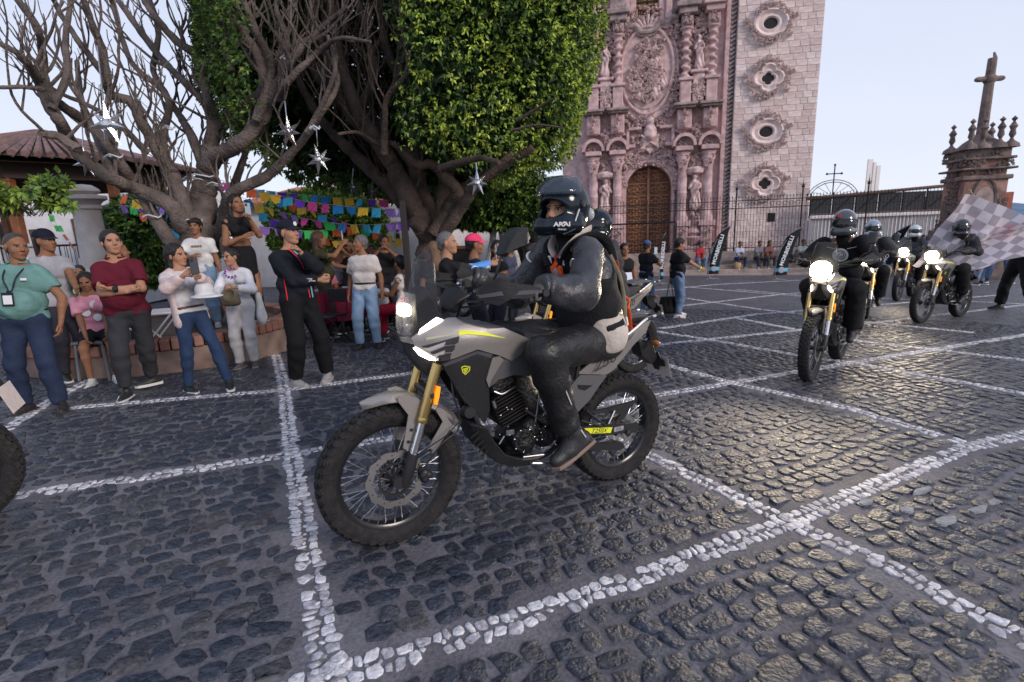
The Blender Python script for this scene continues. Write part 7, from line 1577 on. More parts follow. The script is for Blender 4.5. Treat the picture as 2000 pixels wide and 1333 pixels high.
 # backpack harness on the back, with orange pull tab
 mb = MB(); mb.tube(catmull([w_(-.135, -.10, .44), w_(-.165, -.12, .30), w_(-.155, -.13, .14), w_(-.12, -.14, .02)], 5), .014, 8); mb.tube(catmull([w_(-.15, -.06, .46), w_(-.19, -.08, .30), w_(-.17, -.09, .1), w_(-.15, -.09, .04)], 5), .012, 8); obj('harness', mb, cloth('olive_strap', (.19, .17, .12)), r, smooth=True)
 s = SDF(.012, .03); s.cone(w_(-.13, 0, .40), w_(-.13, 0, .16), .085, .075); s.fn(fold(11, .003)); sdf_obj('hydration_pack', s, bk, r)
 mb = MB(); mb.tube(catmull([w_(-.165, -.115, .40), w_(-.165, -.115, .36), w_(-.16, -.12, .32)], 4), .013, 8, flat=.4); obj('orange_tab', mb, org, r, smooth=True)
 mb = MB(); mb.tube(catmull([w_(-.178, -.125, .12), w_(-.175, -.13, .07), w_(-.17, -.13, .0)], 4), .02, 8, flat=.4); mb.tube(catmull([w_(-.17, -.125, .20), w_(-.195, -.128, .16), w_(-.175, -.13, .12)], 4), .006, 6); obj('orange_tab', mb, org, r, smooth=True)
 hs = mat('helmet_shell', (.003, .008, .014), .12, 0, spec=.5); vz = mat('visor_clear', (.05, .07, .09), .03, 0, alpha=.45, spec=1)
 o, R, C = helmet(r, J, hs, vz, True)
 Rr = R.copy(); c = C+R@np.array([-.052, .137, -.085]); X = R@np.array([.80, .6, 0])*1; Yu = R@np.array([0, .1, 1])
 lm = mat('letter_white', (.72, .72, .7), .5)
 n_ = R@np.array([-.62, .78, 0]); c = C+R@np.array([-.098, .137, -.076]); text('lettering', 'ARAI', .030, lm, o, tuple(c), R@np.array([-.72, -.69, 0]), R@np.array([0, .05, 1]), .0015, sx=1.3, bold=.001); text('lettering', 'Helmet', .014, lm, o, tuple(c-(R@np.array([0, 0, 1]))*.024), R@np.array([-.72, -.69, 0]), R@np.array([0, .05, 1]), .0015)
 # intercom, strap stay, vents
 mb = MB(); mb.lathe([(0, .022), (.022, .020), (.028, .01), (.03, -.01)], C+R@np.array([-.105, -.01, -.065]), n=20, R=np.stack([R[:, 1], R[:, 2], -R[:, 0]], 1)); mb.tube(catmull([C+R@np.array(p) for p in ((-.125, .02, -.07), (-.115, .06, -.10), (-.09, .12, -.125))], 4), .006, 6); obj('intercom', mb, mat('black_satin'), o, smooth=True)
 mb = MB(); mb.tube([C+R@np.array(p) for p in ((-.128, .035, .0), (-.122, .06, -.06))], .006, 6, flat=.5); obj('helmet_stay', mb, refl, o, smooth=True)
 mb = MB(); mb.box(C+R@np.array([0, .07, .155]), (.07, .07, .02), R@np.array([[1, 0, 0], [0, .9, .43], [0, -.43, .9]]), bev=.008); obj('helmet_vent', mb, mat('black_satin'), o, smooth=True)
 mb = MB(); mb.sphere(C+R@np.array([-.075, -.105, -.02]), (.045, .03, .04), 12, R=R); obj('helmet_patch', mb, mat('patch_grey', (.35, .36, .38), .3), o, smooth=True)
 return r
rider = main_rider()
# ================================================================== THE CROWD
WHT = (.62, .61, .60); BLK = (.014, .014, .017); NAVY = (.018, .022, .04)
def P3(px, py): return G(px, py)
def stand(px, py, top, yaw, **k):
 P = G(px, py); H = height_to(P, top)/1.0; return P, H
def at_depth(px, top, dp, H):
 """person standing on whatever is below; returns foot point"""
 p = D(px, top, dp); return np.array([p[0], p[1], p[2]-H])
def on_ground(px, dp):
 p = D(px, 500, dp); return np.array([p[0], p[1], gz(p[0], p[1])])
SPG = 'spectators watching the parade'
def loc2w(P, yaw, v, s=1.0):
 a = rad(yaw-90); R = np.array([[math.cos(a), -math.sin(a), 0], [math.sin(a), math.cos(a), 0], [0, 0, 1]]); return R@(np.array(v, float)*s)
# 1 man in sea green polo with a badge
P, H = stand(92, 801, 452, -75); J = standing(H, -72, lean=(-4, -3), head=(48, -4, 0), lw=(-.30, .07, .86), rw=(.30, .07, .86), le=(-1, -.4, 0), re=(1, -.4, 0), feet=((-.17, .1, 0), (.16, -.02, 0)))
t = person('bald heavy man in a sea green polo with a badge on a lanyard, far left', P, J, 1, (.13, .26, .24), .62, -.045, (.022, .034, .070), 1.93, .018, hair=('buzz', (.045, .038, .034)), belly=.62, w=1.12, collar=1, belt=(.01, .01, .01), res=.013, group=SPG, shoes=((.03, .025, .025), (.03, .03, .03)))
f, u, q = J['fs'], J['up'], J['s']; mb = MB(); b0 = J['waist']+f*(.235)*q+u*.04
for sg in (-1, 1): mb.tube(catmull([J['neck']-f*.05*q+J['rs']*sg*.06*q+u*.0, J['neck']+J['rs']*sg*.075*q-u*.03, J['chest']+f*.165*q+J['rs']*sg*.05*q+u*.05, J['chest']+f*.185*q+J['rs']*sg*.015*q-u*.06, b0+u*.05], 5), .007, 5)
obj('lanyard', mb, mat('lanyard', (.01, .01, .02), .6), t, smooth=True); mb = MB(); mb.box(b0-u*.01, (.085, .115, .006), frame3(u, f), bev=.002); bd = obj('badge', mb, mat('badge_black', (.01, .01, .012), .3), t); mb = MB(); mb.box(b0-u*.015+f*.005, (.062, .075, .003), frame3(u, f)); obj('badge_card', mb, mat('badge_white'), bd) if 'badge_white' in _M else obj('badge_card', mb, mat('badge_white', (.7, .7, .72), .5), bd)
mb = MB(); mb.box(J['chest']+f*.14*q+J['rs']*-.09*q+u*.03, (.045, .02, .004), frame3(u, f)); obj('shirt_patch', mb, mat('badge_white'), t)
# 2 man behind in cap
Pp = on_ground(92, 5.7); H = height_to(Pp, 446); J = standing(H, -20, head=(10, 0, 0), lw=(.05, .48, 1.02), le=(-.6, -.5, -.6)); t = person('man in a dark cap and grey T-shirt standing behind the sea green polo', Pp, J, 1, (.33, .33, .36), .55, -.06, (.03, .03, .04), 1.93, res=.016, hair=('cap', (.012, .009, .008)), group=SPG); cap_on(t, J, (.012, .013, .025))
# 5 maroon polo, arms crossed
P, H = stand(282, 772, 446, -60); J = standing(H, -62, lean=(-3, 3), head=(22, 4, 0), lw=(.06, .25, 1.17), rw=(-.08, .25, 1.13), le=(-1, .1, -.7), re=(1, .1, -.7), feet=((-.06, -.30, 0, 20), (.14, .05, 0, 75)))
t = person('young man in a maroon polo shirt standing with his arms crossed', P, J, 2, (.105, .010, .022), .72, -.07, (.035, .036, .042), 1.90, .018, hair=('short', (.008, .007, .007)), hands=('hold', 'hold'), belly=.5, w=1.1, collar=1, res=.013, group=SPG, shoes=((.012, .012, .012), (.6, .6, .58)), palm=(np.array([0, 0, 1.]), np.array([0, -.3, .9]), loc2w(0, -62, (1, .1, .1)), loc2w(0, -62, (-1, .1, .15))))
mb = MB(); d = (J['elL']-J['wrL']); d /= np.linalg.norm(d); c = J['wrL']+d*.03; R = frame3(d, J['fs']); mb.lathe([(.034, -.014), (.037, -.014), (.037, .014), (.034, .014)], c, n=16, R=np.stack([R[:, 0], R[:, 2], R[:, 1]], 1)); mb.box(c+J['fs']*.036, (.036, .036, .012), R, bev=.004); obj('watch', mb, mat('badge_black'), t, smooth=True)
for k in 'LR': mb = MB(); A = J['an'+k]; tt = J['toe'+k]; sd = np.cross(tt, [0, 0, 1]); sg = 1; mb.tube([A-np.array([0, 0, .045])+tt*.0+sd*.047*sg, A-np.array([0, 0, .035])+tt*.05+sd*.047*sg, A-np.array([0, 0, .06])+tt*.11+sd*.043*sg], .004, 5); obj('shoe_stripe', mb, mat('badge_white'), t)
# 6 man in lilac shirt behind
Pp = on_ground(232, 6.5); H = height_to(Pp, 472); J = standing(H, 10, head=(30, 0, 0)); person('bald man in a lilac T-shirt, only his back showing behind the maroon polo', Pp, J, 1, (.40, .28, .38), .55, -.06, (.03, .03, .05), 1.93, res=.017, hair=('buzz', (.05, .04, .04)), group=SPG)
# 7 woman taking a picture
P, H = stand(398, 766, 472, -25); J = standing(H, -38, lean=(-9, 2), head=(28, -6, 6), lw=(.0, .38, 1.38), rw=(.13, .36, 1.40), le=(-.8, -.1, -.9), re=(.9, -.1, -.9), feet=((-.22, .20, 0, 70), (.10, -.14, 0, 95)), sh=.92)
t = person('woman with long black hair in a pale pink open jacket photographing with her phone', P, J, 2, (.55, .54, .55), .4, .02, (.024, .045, .10), 1.93, .004, hair=('long', (.008, .006, .006)), hands=('hold', 'hold'), fem=1, w=.9, belt=(.09, .04, .02), res=.012, group=SPG, shoes=((.015, .012, .015), (.6, .58, .6)))
jm = cloth('pink_jacket', (.58, .46, .44)); f, rs_, up_ = J['fs'], J['rs'], J['up']
for i, k in enumerate('LR'):
 sg = -1 if k == 'L' else 1; s = SDF(.012, .03); q = J['s']; limb(s, J['sh'+k], J['el'+k], J['wr'+k], (.058, .05, .04), .014, q, t1=1.86, k=.03)
 s.cone(J['top']+rs_*sg*.10*q, J['chest']+rs_*sg*.135*q, .07*q, .062*q, fl=(rs_, .8)); s.cone(J['chest']+rs_*sg*.135*q, J['pel']+rs_*sg*.15*q-up_*.06, .062*q, .072*q, fl=(rs_, .5)); s.cone(J['chest']+rs_*sg*.10*q-f*.07*q, J['pel']+rs_*sg*.07*q-up_*.05-f*.08, .07*q, .08*q, fl=(f, .5)); s.fn(fold(31+i, .004)); sdf_obj('jacket', s, jm, t)
s = SDF(.01, .02); c = (J['elL']+J['wrL'])/2+np.array([0, 0, -.10]); s.ell(c, (.085, .085, .09)); s.ell(c+f*.03+np.array([0, 0, -.06]), (.15, .13, .02)); s.ell(c-np.array([0, 0, .03])-f*.06, (.07, .07, .07), sub=True); o = thing('sun_hat', 'white sun hat hanging from the forearm of the woman taking a picture', 'hat', P); sdf_obj('hat_body', s, cloth('cap_white', (.62, .62, .63)), o)
ph = (J['wrL']+J['wrR'])/2+P+loc2w(0, -38, (0, .10, .09)); held_phone('dark phone held up by the woman in the pale pink jacket', ph, frame3(loc2w(0, -38, (0, 1, .1)), (0, 0, 1)), (.04, .04, .05))
# 8 boy and 10 woman on the planter
dp = 7.0; Pp = D(412, 622, 6.9); Pp[2] = PLZ+.0; H = height_to(Pp, 425); J = standing(H, -78, head=(-5, 2, 0), rw=(.02, .26, 1.16), re=(1, 0, -.8), stance=.09); t = person('boy with black fringe in a white T-shirt and light jeans standing on the planter rim', Pp, J, 1, (.60, .59, .58), .6, -.06, (.20, .30, .42), 1.93, .022, hair=('bob', (.008, .006, .006)), res=.014, w=.88, group=SPG, shoes=((.5, .48, .46), (.5, .48, .46)))
mb = MB()
for k in range(4): mb.box(J['chest']+J['fs']*.122*J['s']+J['rs']*(-.06+.04*k)*J['s']+J['up']*.03, (.025, .022, .004), frame3(J['up'], J['fs']))
obj('shirt_print', mb, mat('print_brown', (.25, .13, .06), .7), t)
Pp = D(490, 612, 7.2); Pp[2] = PLZ-.02; H = height_to(Pp, 378); J = standing(H, -42, head=(10, 5, 0), lw=(-.04, .30, 1.40), rw=(.04, .22, 1.18), le=(-.5, 0, -1), re=(.5, 0, -1), sh=.92); t = person('woman in a black crop top and long black skirt filming from the planter', Pp, J, 1, (.012, .012, .014), 0, .27, None, 1.93, hair=('long', (.008, .006, .006)), hands=('hold', 'flat'), fem=1, w=.88, res=.013, group=SPG, neckline=.03)
s = SDF(.014, .03); q = J['s']; s.cone(J['pel']+J['up']*.06*q-J['rs']*.05*q, J['pel']+J['up']*.06*q+J['rs']*.05*q, .102*q, .102*q); s.cone(J['pel']-J['rs']*.05*q, J['pel']-np.array([0, 0, .75*q])-J['rs']*.06, .12*q, .14*q); s.cone(J['pel']+J['rs']*.05*q, J['pel']-np.array([0, 0, .75*q])+J['rs']*.06, .12*q, .14*q); s.cut(J['pel']+J['up']*.13*q, J['up']); s.cut(J['pel']-np.array([0, 0, .80*q]), (0, 0, -1)); s.fn(fold(8, .006)); sdf_obj('skirt', s, cloth('skirt_black', (.010, .010, .012)), t)
held_phone('silver phone in front of the face of the woman on the planter', Pp+J['wrL']+loc2w(0, -42, (.02, .03, .13)), frame3(loc2w(0, -42, (0, 1, 0)), (0, 0, 1)), (.3, .36, .42))
s = SDF(.014, .03); s.cone(J['sh'+'R']*1+J['up']*-.22-J['fs']*.12, J['shR']-J['up']*.34-J['fs']*.14, .07, .08, fl=(J['fs'], .6)); o = thing('shoulder_bag', 'small beige shoulder bag behind the woman filming from the planter', 'bag', Pp); sdf_obj('bag_body', s, cloth('bag_beige', (.26, .20, .16)), o); mb = MB(); mb.tube(catmull([J['shR']-J['up']*.2-J['fs']*.1, J['shR']+J['up']*.05, J['shR']-J['up']*.15+J['fs']*.08], 4), .008, 5); obj('strap', mb, cloth('bag_beige', (.26, .20, .16)), o)
# 9 lady in white
P, H = stand(488, 717, 483, -80); J = standing(H, -82, lean=(-4, 3), head=(-32, 0, 4), lw=(-.03, .27, 1.20), rw=(.03, .27, 1.18), le=(-1, 0, -.8), re=(1, 0, -.8), sh=.93, feet=((-.07, -.03, 0), (.10, .03, 0))); t = person('woman in white blouse and white trousers clasping a cap to her chest', P, J, 2, (.66, .65, .68), 1.8, -.11, (.56, .54, .54), 1.93, .019, hair=('bun', (.015, .011, .010)), hands=('hold', 'hold'), fem=1, w=1.0, res=.013, group=SPG, shoes=((.10, .09, .09), (.25, .22, .2)))
mb = MB(); c = J['neck']+J['fs']*.10-J['up']*.05
for k in range(9): a = -2.2+k*.55; mb.sphere(c+J['rs']*.07*math.cos(a)+J['up']*(.05*math.sin(a)-.02)+J['fs']*.02, .014, 6, mi=k % 3)
obj('embroidery', mb, [mat('emb_pink', (.6, .03, .2), .6), mat('emb_blue', (.03, .06, .45), .6), mat('emb_violet', (.2, .03, .35), .6)], t, kind='stuff')
mb = MB(); R = frame3(J['hf'], J['hu'])
for x in (-1, 1): mb.tube([J['head']+R@np.array([x*.032+.024*math.cos(a), .097, .002+.02*math.sin(a)])*J['s'] for a in np.linspace(0, 6.283, 13)], .0022, 4, cap=False)
mb.tube([J['head']+R@np.array([.056, .09, .004]), J['head']+R@np.array([.08, .0, .01])], .002, 4); obj('glasses', mb, mat('badge_black'), t)
s = SDF(.009, .02); c = J['wrL']*.5+J['wrR']*.5+J['fs']*.05-np.array([0, 0, .09]); s.ell(c, (.095, .075, .10)); s.ell(c+J['fs']*.05+np.array([0, 0, .035]), (.055, .05, .06), sub=True); s.cone(c-np.array([.06, 0, .06]), c+np.array([.06, 0, -.06]), .05, .05); o = thing('olive_cap', 'olive brown cap clutched by the woman all in white', 'cap', P); sdf_obj('cap_body', s, cloth('cap_olive', (.13, .105, .07)), o)
s = SDF(.016, .03); c = J['pel']+J['rs']*-.20+J['up']*-.05-J['fs']*.06; s.cone(c+J['up']*.12, c-J['up']*.12, .06, .11, fl=(J['rs'], .5)); s.fn(fold(3, .006)); o = thing('white_bag', 'thin white carrier bag beside the woman in white', 'bag', P); sdf_obj('bag_body', s, cloth('bag_white', (.6, .6, .58)), o)
# 11 man in black track jacket with cap
P, H = stand(603, 750, 427, -40); J = standing(H, -38, lean=(-5, 0), head=(20, 2, -2), rw=(-.14, .22, 1.12), lw=(.06, .24, 1.42), re=(1, .1, -.8), le=(-.8, .3, -1.0), feet=((-.20, .06, 0, 40), (.13, -.02, 0, 100)))
J['wrL'] = J['wrL']+0; t = person('smiling man in black cap and black track jacket with red and blue stripes', P, J, 2, (.010, .012, .018), 1.9, -.04, (.008, .008, .009), 1.92, .026, hair=('cap', (.01, .008, .007)), hands=('fist', 'hold'), w=1.07, belly=.2, res=.012, group=SPG, shoes=((.33, .33, .31), (.42, .36, .32)), shirt_obj='track_jacket')
cap_on(t, J, (.010, .011, .022), logo=True)
rd, bl = mat('stripe_red', (.62, .03, .04), .6), mat('stripe_blue', (.16, .45, .60), .6)
f, u, r_, q = J['fs'], J['up'], J['rs'], J['s']
def surf_tube(name, pts, m, w_=.014):
 mb = MB(); mb.tube(catmull(pts, 5), w_, 6, flat=.35); obj(name, mb, m, t, smooth=True)
for off, m in ((0, rd), (.032, bl)):
 surf_tube('jacket_stripe', [J['neck']+f*.085*q-r_*(-.06+off)*q-u*.03*q, J['chest']+f*.150*q-r_*(.0+off)*q+u*.06, J['chest']+f*.165*q-r_*(.03+off)*q-u*.05], m)
 surf_tube('jacket_stripe', [J['waist']+f*.155*q-r_*(.04+off)*q+u*.04, J['waist']+f*.155*q-r_*(.045+off)*q-u*.06, J['pel']+f*.148*q-r_*(.05+off)*q+u*.0], m)
surf_tube('jacket_stripe', [J['chest']+f*.08+r_*.155*q-u*.02, J['waist']+f*.08+r_*.158*q, J['pel']+f*.08+r_*.160*q], rd)
mb = MB(); mb.lathe([(.030, .0), (.026, .006), (0, .007)], J['chest']+f*.125*q-r_*.075*q+u*.10*q, n=16, R=frame3(u, f)); obj('jacket_badge', mb, mat('badge_white'), t)
d = J['wrL']-J['elL']; d /= np.linalg.norm(d); R = frame3(d, f); mb = MB(); mb.lathe([(.039, -.012), (.041, -.012), (.041, .012), (.039, .012)], J['wrL']-d*.045, n=18, R=np.stack([R[:, 0], R[:, 2], R[:, 1]], 1)); obj('wristband', mb, mat('neon_green', (.45, .8, .03), .5), t, smooth=True)
mb = MB(); e = (J['elR']+J['wrR'])/2; text('lettering', 'MORB', .05, mat('badge_white'), t, tuple(e+f*.052), -(J['wrR']-J['elR'])*-1, u, .001, sx=.8)
# 12.. people around the table
def quick(label, px, top, dp, yaw, head=(0, 0, 0), H=None, **k):
 Pp = on_ground(px, dp); H = height_to(Pp, top); pk = {a: k.pop(a) for a in ('lw', 'rw', 'le', 're', 'lean', 'sh', 'feet', 'twist', 'stance') if a in k}; J = standing(H, yaw, head=head, **pk); k.setdefault('res', .018); k.setdefault('group', SPG); capc = k.pop('cap', None); t = person(label, Pp, J, **k)
 if capc: cap_on(t, J, capc, res=.009)
 return t, J, Pp
t, J, Pp = quick('woman with long brown hair in an olive T-shirt holding her phone high', 625, 450, 8.3, 10, (25, 8, 0), rw=(.16, .40, 1.52), re=(1, .2, -1), lw=(-.1, .45, 1.12), skin=1, shirt=(.045, .045, .022), sleeve=.7, hem=-.10, trousers=(.03, .03, .025), hair=('long', (.07, .032, .016)), hands=('hold', 'relax'), fem=1, belly=.4)
held_phone('pale phone held high by the woman in olive', Pp+J['wrR']+np.array([0, 0, .13]), frame3(loc2w(0, 10, (0, 1, 0)), (0, 0, 1)), (.5, .5, .48))
t, J, Pp = quick('white haired thin man in an off white T-shirt and light blue jeans looking left', 706, 457, 7.3, -92, (-38, 4, 0), lw=(-.26, -.02, .85), rw=(.25, -.02, .85), lean=(-4, 0), skin=1, shirt=(.52, .48, .46), sleeve=.68, hem=-.02, trousers=(.19, .29, .42), loose=.020, hair=('short', (.12, .12, .125)), belt=(.01, .01, .01), res=.012, w=.9, shoes=((.012, .012, .013), (.012, .012, .013)), feet=((-.12, -.02, 0), (.13, .07, 0)))
mb = MB(); mb.lathe([(.006, .001), (.009, .001), (.009, -.001)], J['pel']+J['fs']*.12, n=10, R=frame3(J['up'], J['fs'])); mb.box(J['pel']+J['fs']*.125-J['up']*.035, (.008, .05, .003), frame3(J['up'], J['fs'])); obj('key_chain', mb, mat('gold_fork'), t)
quick('long haired woman in a dark tank top photographing, behind the white haired man', 752, 458, 8.7, -75, (20, 0, 0), lw=(-.05, .30, 1.50), rw=(.09, .30, 1.50), le=(-1, 0, -1), re=(1, 0, -1), skin=1, shirt=(.012, .012, .014), sleeve=0, trousers=(.02, .025, .04), hair=('short', (.012, .01, .01)), hands=('hold', 'hold'))
quick('dark haired person lifting a phone, half hidden left of the white haired man', 683, 468, 8.9, -60, (10, 0, 0), lw=(-.02, .3, 1.52), rw=(.1, .28, 1.48), skin=1, shirt=(.02, .012, .014), sleeve=.0, trousers=(.02, .02, .03), hair=('bun', (.012, .01, .01)), fem=1, hands=('hold', 'hold'))
quick('child with dark curly hair turned away near the hedge, in a grey top', 655, 482, 9.3, 60, skin=1, shirt=(.30, .33, .40), sleeve=.6, trousers=(.03, .04, .06), hair=('bob', (.012, .009, .008)), w=.9)
quick('person in dark green by the hedge with a raised phone', 726, 476, 9.8, -80, skin=1, shirt=(.05, .08, .04), sleeve=.6, trousers=(.03, .03, .03), lw=(-.02, .3, 1.5), hair=('short', (.012, .009, .008)))
quick('woman in a pale blue top before the white mural wall', 760, 488, 9.6, -120, skin=1, shirt=(.25, .38, .50), sleeve=.7, trousers=(.03, .03, .05), fem=1, hair=('bob', (.012, .009, .008)))
def seated(label, px, top, dp, yaw, seat=.46, head=(0, 0, 0), H=1.66, knees=None, z=None, feet_dz=0.0, **k):
 Pp = on_ground(px, dp)
 if z is not None: Pp[2] = z
 Hn = H; pk = {a: k.pop(a) for a in ('lw', 'rw', 'le', 're', 'lean', 'sh') if a in k}; pk.setdefault('lw', (-.12, .34, .60)); pk.setdefault('rw', (.12, .34, .60))
 J = standing(Hn, yaw, head=head, pel=(0, 0, (seat+.09)*1.75/Hn), feet=((-.13, .42, feet_dz), (.13, .42, feet_dz)), knh=(0, .6, 1), **pk); k.setdefault('res', .018); k.setdefault('group', SPG); capc = k.pop('cap', None); t = person(label, Pp, J, **k)
 if capc: cap_on(t, J, capc, res=.009)
 return t, J, Pp
t, J, Pp = seated('grey haired man in a pink polo seated behind the maroon table', 624, 502, 8.9, -60, .46, (10, -4, 0), skin=1, shirt=(.60, .20, .27), sleeve=.7, hem=-.05, trousers=(.03, .03, .05), hair=('short', (.08, .08, .085)), belly=.7, w=1.1, lw=(-.15, .4, .78), rw=(.05, .42, .78), collar=1, res=.014)
mb = MB(); mb.tube(catmull([J['shR']*1+J['up']*.05, J['chest']+J['fs']*.17, J['waist']-J['rs']*.16+J['fs']*.14], 5), .018, 6, flat=.3); mb.sphere(J['waist']-J['rs']*.14+J['fs']*.17, (.10, .06, .07), 8); obj('cross_bag', mb, cloth('vestblack', (.016, .016, .018)), t)
seated('person in a white shirt seated left of the man in pink', 600, 540, 9.2, -30, .44, H=1.55, skin=1, shirt=(.50, .50, .58), trousers=(.03, .03, .05), hair=('short', (.01, .01, .01)))
t, J, Pp = seated('woman in a white sleeveless top and red trousers seated right of the maroon table', 781, 494, 7.9, 175, .46, (-38, 0, 0), skin=1, shirt=(.60, .56, .54), sleeve=.0, hem=.03, trousers=(.30, .01, .03), hair=('bun', (.01, .008, .008)), fem=1, lw=(-.05, .40, .78), rw=(.1, .40, .74), res=.014)
s = SDF(.014, .02); c = J['pel']-J['rs']*.16+J['up']*.06-J['fs']*.05; s.ell(c, (.10, .07, .10)); o = thing('pink_bag', 'bright pink bag at the hip of the seated woman in white', 'bag', Pp); sdf_obj('bag_body', s, cloth('bag_pink', (.70, .06, .22)), o)
seated('small child in a white top sitting at the right end of the maroon table', 740, 568, 8.4, 150, .36, H=1.1, skin=2, shirt=(.55, .53, .52), trousers=(.05, .05, .07), hair=('short', (.03, .02, .015)), w=.85)
# seated people at the left edge
t, J, Pp = seated('girl in a pink T-shirt with white flowers seated on a grey stool', 158, 560, 5.75, -55, .46, (-10, -12, 0), H=1.45, skin=1, shirt=(.62, .27, .34), sleeve=.7, trousers=(.012, .012, .014), leg=.72, hair=('long', (.008, .006, .006)), fem=1, shoes=((.55, .55, .52), (.6, .6, .6)), lw=(-.12, .36, .62), rw=(.1, .3, .62), res=.014, w=.92)
mb = MB()
for du, dv in ((-.03, .03), (.05, -.06), (-.04, -.12)): mb.lathe([(0, .004), (.04, .003), (.042, 0)], J['chest']+J['fs']*.122*J['s']+J['rs']*du+J['up']*dv, n=9, R=frame3(J['up'], J['fs']))
obj('flower_print', mb, mat('badge_white'), t, kind='stuff')
st_ = thing('stool', 'grey metal stool under the girl in the pink T-shirt', 'stool', Pp); gm = mat('stool_grey', (.22, .23, .25), .4, .4); mb = MB(); mb.box((0, 0, .44), (.36, .36, .03), bev=.01); obj('seat', mb, gm, st_, smooth=True)
for dx, dy in ((-.15, -.15), (.15, -.15), (-.15, .15), (.15, .15)): mb = MB(); mb.tube([(dx, dy, .43), (dx*1.15, dy*1.15, 0)], .018, 8); obj('leg', mb, gm, st_, smooth=True)
seated('person in a lime green T-shirt sitting in the background between the two polo shirts', 148, 515, 7.6, -90, .46, (30, 0, 0), H=1.5, skin=1, shirt=(.25, .45, .16), trousers=(.02, .02, .03), hair=('short', (.01, .008, .008)))
# right of the fig trunk
t, J, Pp = quick('grey haired man in a black T-shirt with blue patterned sleeves raising a phone', 872, 450, 5.35, 5, (-8, 2, 0), H=None, lw=(-.16, .40, 1.30), rw=(-.02, .50, 1.36), le=(-.8, .1, -1), re=(.6, .2, -1), skin=2, shirt=(.010, .010, .012), sleeve=.75, hem=-.06, trousers=(.02, .02, .03), hair=('buzz', (.13, .125, .12)), hands=('hold', 'hold'), res=.012, w=1.08, belly=.3)
for k, m in (('R', mat('sleeve_blue', (.07, .25, .62), .6, 0, vs=9, var_col=(.55, .65, .72), vpos=(.48, .52), vdet=0)),): s = SDF(.01, .02); q = J['s']; e = J['elR']+(J['wrR']-J['elR'])*.9; s.cone(J['elR']+(J['shR']-J['elR'])*.25, J['elR'], .052*q, .053*q); s.cone(J['elR'], e, .053*q, .047*q, flat=True); s.fn(fold(77, .003)); sdf_obj('printed_sleeve', s, m, t)
held_phone('dark blue phone held up by the grey haired man in black', Pp+J['wrR']+loc2w(0, 5, (0, .06, .12)), frame3(loc2w(0, 5, (0, 1, 0)), (0, 0, 1)), (.02, .04, .12))
t, J, Pp = quick('person in a hot pink cap and navy sweater next to the grey haired man', 925, 456, 5.9, 15, (0, 0, 0), lw=(-.1, .35, 1.2), rw=(.0, .35, 1.2), skin=1, shirt=(.012, .016, .035), sleeve=1.85, trousers=(.02, .02, .03), hair=('cap', (.01, .008, .008)), res=.013, w=1.15, belly=.5)
cap_on(t, J, (.75, .05, .14))
t, J, Pp = quick('dark haired woman in a black T-shirt with a green wristband behind the mirror', 972, 468, 6.6, -150, (70, 0, 0), lw=(-.03, .32, 1.15), rw=(.1, .32, 1.12), skin=2, shirt=(.012, .012, .014), sleeve=.6, trousers=(.02, .02, .03), hair=('long', (.02, .011, .009)), fem=1, res=.014)
quick('woman with glasses in dark clothes, between the mirror and the rider', 1037, 474, 7.4, 10, (20, 4, 0), skin=2, shirt=(.02, .02, .025), sleeve=1.8, trousers=(.02, .02, .03), hair=('long', (.014, .009, .008)), fem=1, res=.016)
quick('man in a black cap peering over beside the rider helmet', 1045, 462, 8.2, -20, (0, 0, 0), skin=1, shirt=(.02, .02, .03), sleeve=.6, trousers=(.02, .02, .03), hair=('cap', (.01, .008, .008)), cap=(.01, .01, .012))
quick('man in a blue cap far behind the phone takers', 995, 470, 9.6, -30, skin=1, shirt=(.05, .06, .10), trousers=(.02, .02, .03), hair=('cap', (.01, .008, .008)), cap=(.03, .07, .25))
quick('woman with long light hair close behind the grey haired man in black', 848, 470, 6.8, 120, skin=2, shirt=(.03, .025, .03), trousers=(.02, .02, .03), hair=('long', (.16, .09, .05)), fem=1)
t, J, Pp = quick('man with a moustache in a black sleeveless shirt holding a white sheet behind the rider', 1219, 474, 8.6, -78, (-5, 0, 0), lw=(-.28, .05, .82), rw=(.10, .30, 1.08), re=(1, 0, -.7), skin=1, shirt=(.011, .011, .013), sleeve=.0, hem=-.08, trousers=(.012, .012, .014), hair=('short', (.01, .008, .008)), res=.015)
o = thing('paper_sheet', 'white sheet of paper in the hand of the man in a black sleeveless shirt', 'paper', Pp); mb = MB(); mb.box(J['wrR']+J['fs']*.09-J['up']*.0, (.15, .003, .20), frame3(J['fs']*.9+J['up']*.3, J['up']), bev=.001); obj('sheet', mb, mat('paper', (.65, .68, .75), .7), o)
t, J, Pp = quick('man in a navy T-shirt and blue cap seen from behind, looking at his phone', 1263, 469, 10.6, 38, (10, -6, 0), lw=(-.06, .36, 1.22), rw=(.10, .36, 1.16), le=(-1, 0, -.7), re=(1, 0, -.7), skin=1, shirt=(.012, .014, .026), sleeve=.62, hem=-.07, trousers=(.13, .19, .30), hair=('cap', (.01, .008, .008)), res=.015, hands=('hold', 'hold'), shoes=((.5, .5, .5), (.6, .6, .6)))
cap_on(t, J, (.06, .11, .26), res=.009); held_phone('lit phone in the hand of the man in the blue cap', Pp+J['wrL']+loc2w(0, 38, (0, .06, .22)), frame3(loc2w(0, 38, (0, 1, 0)), (0, 0, 1)), (.5, .5, .5))
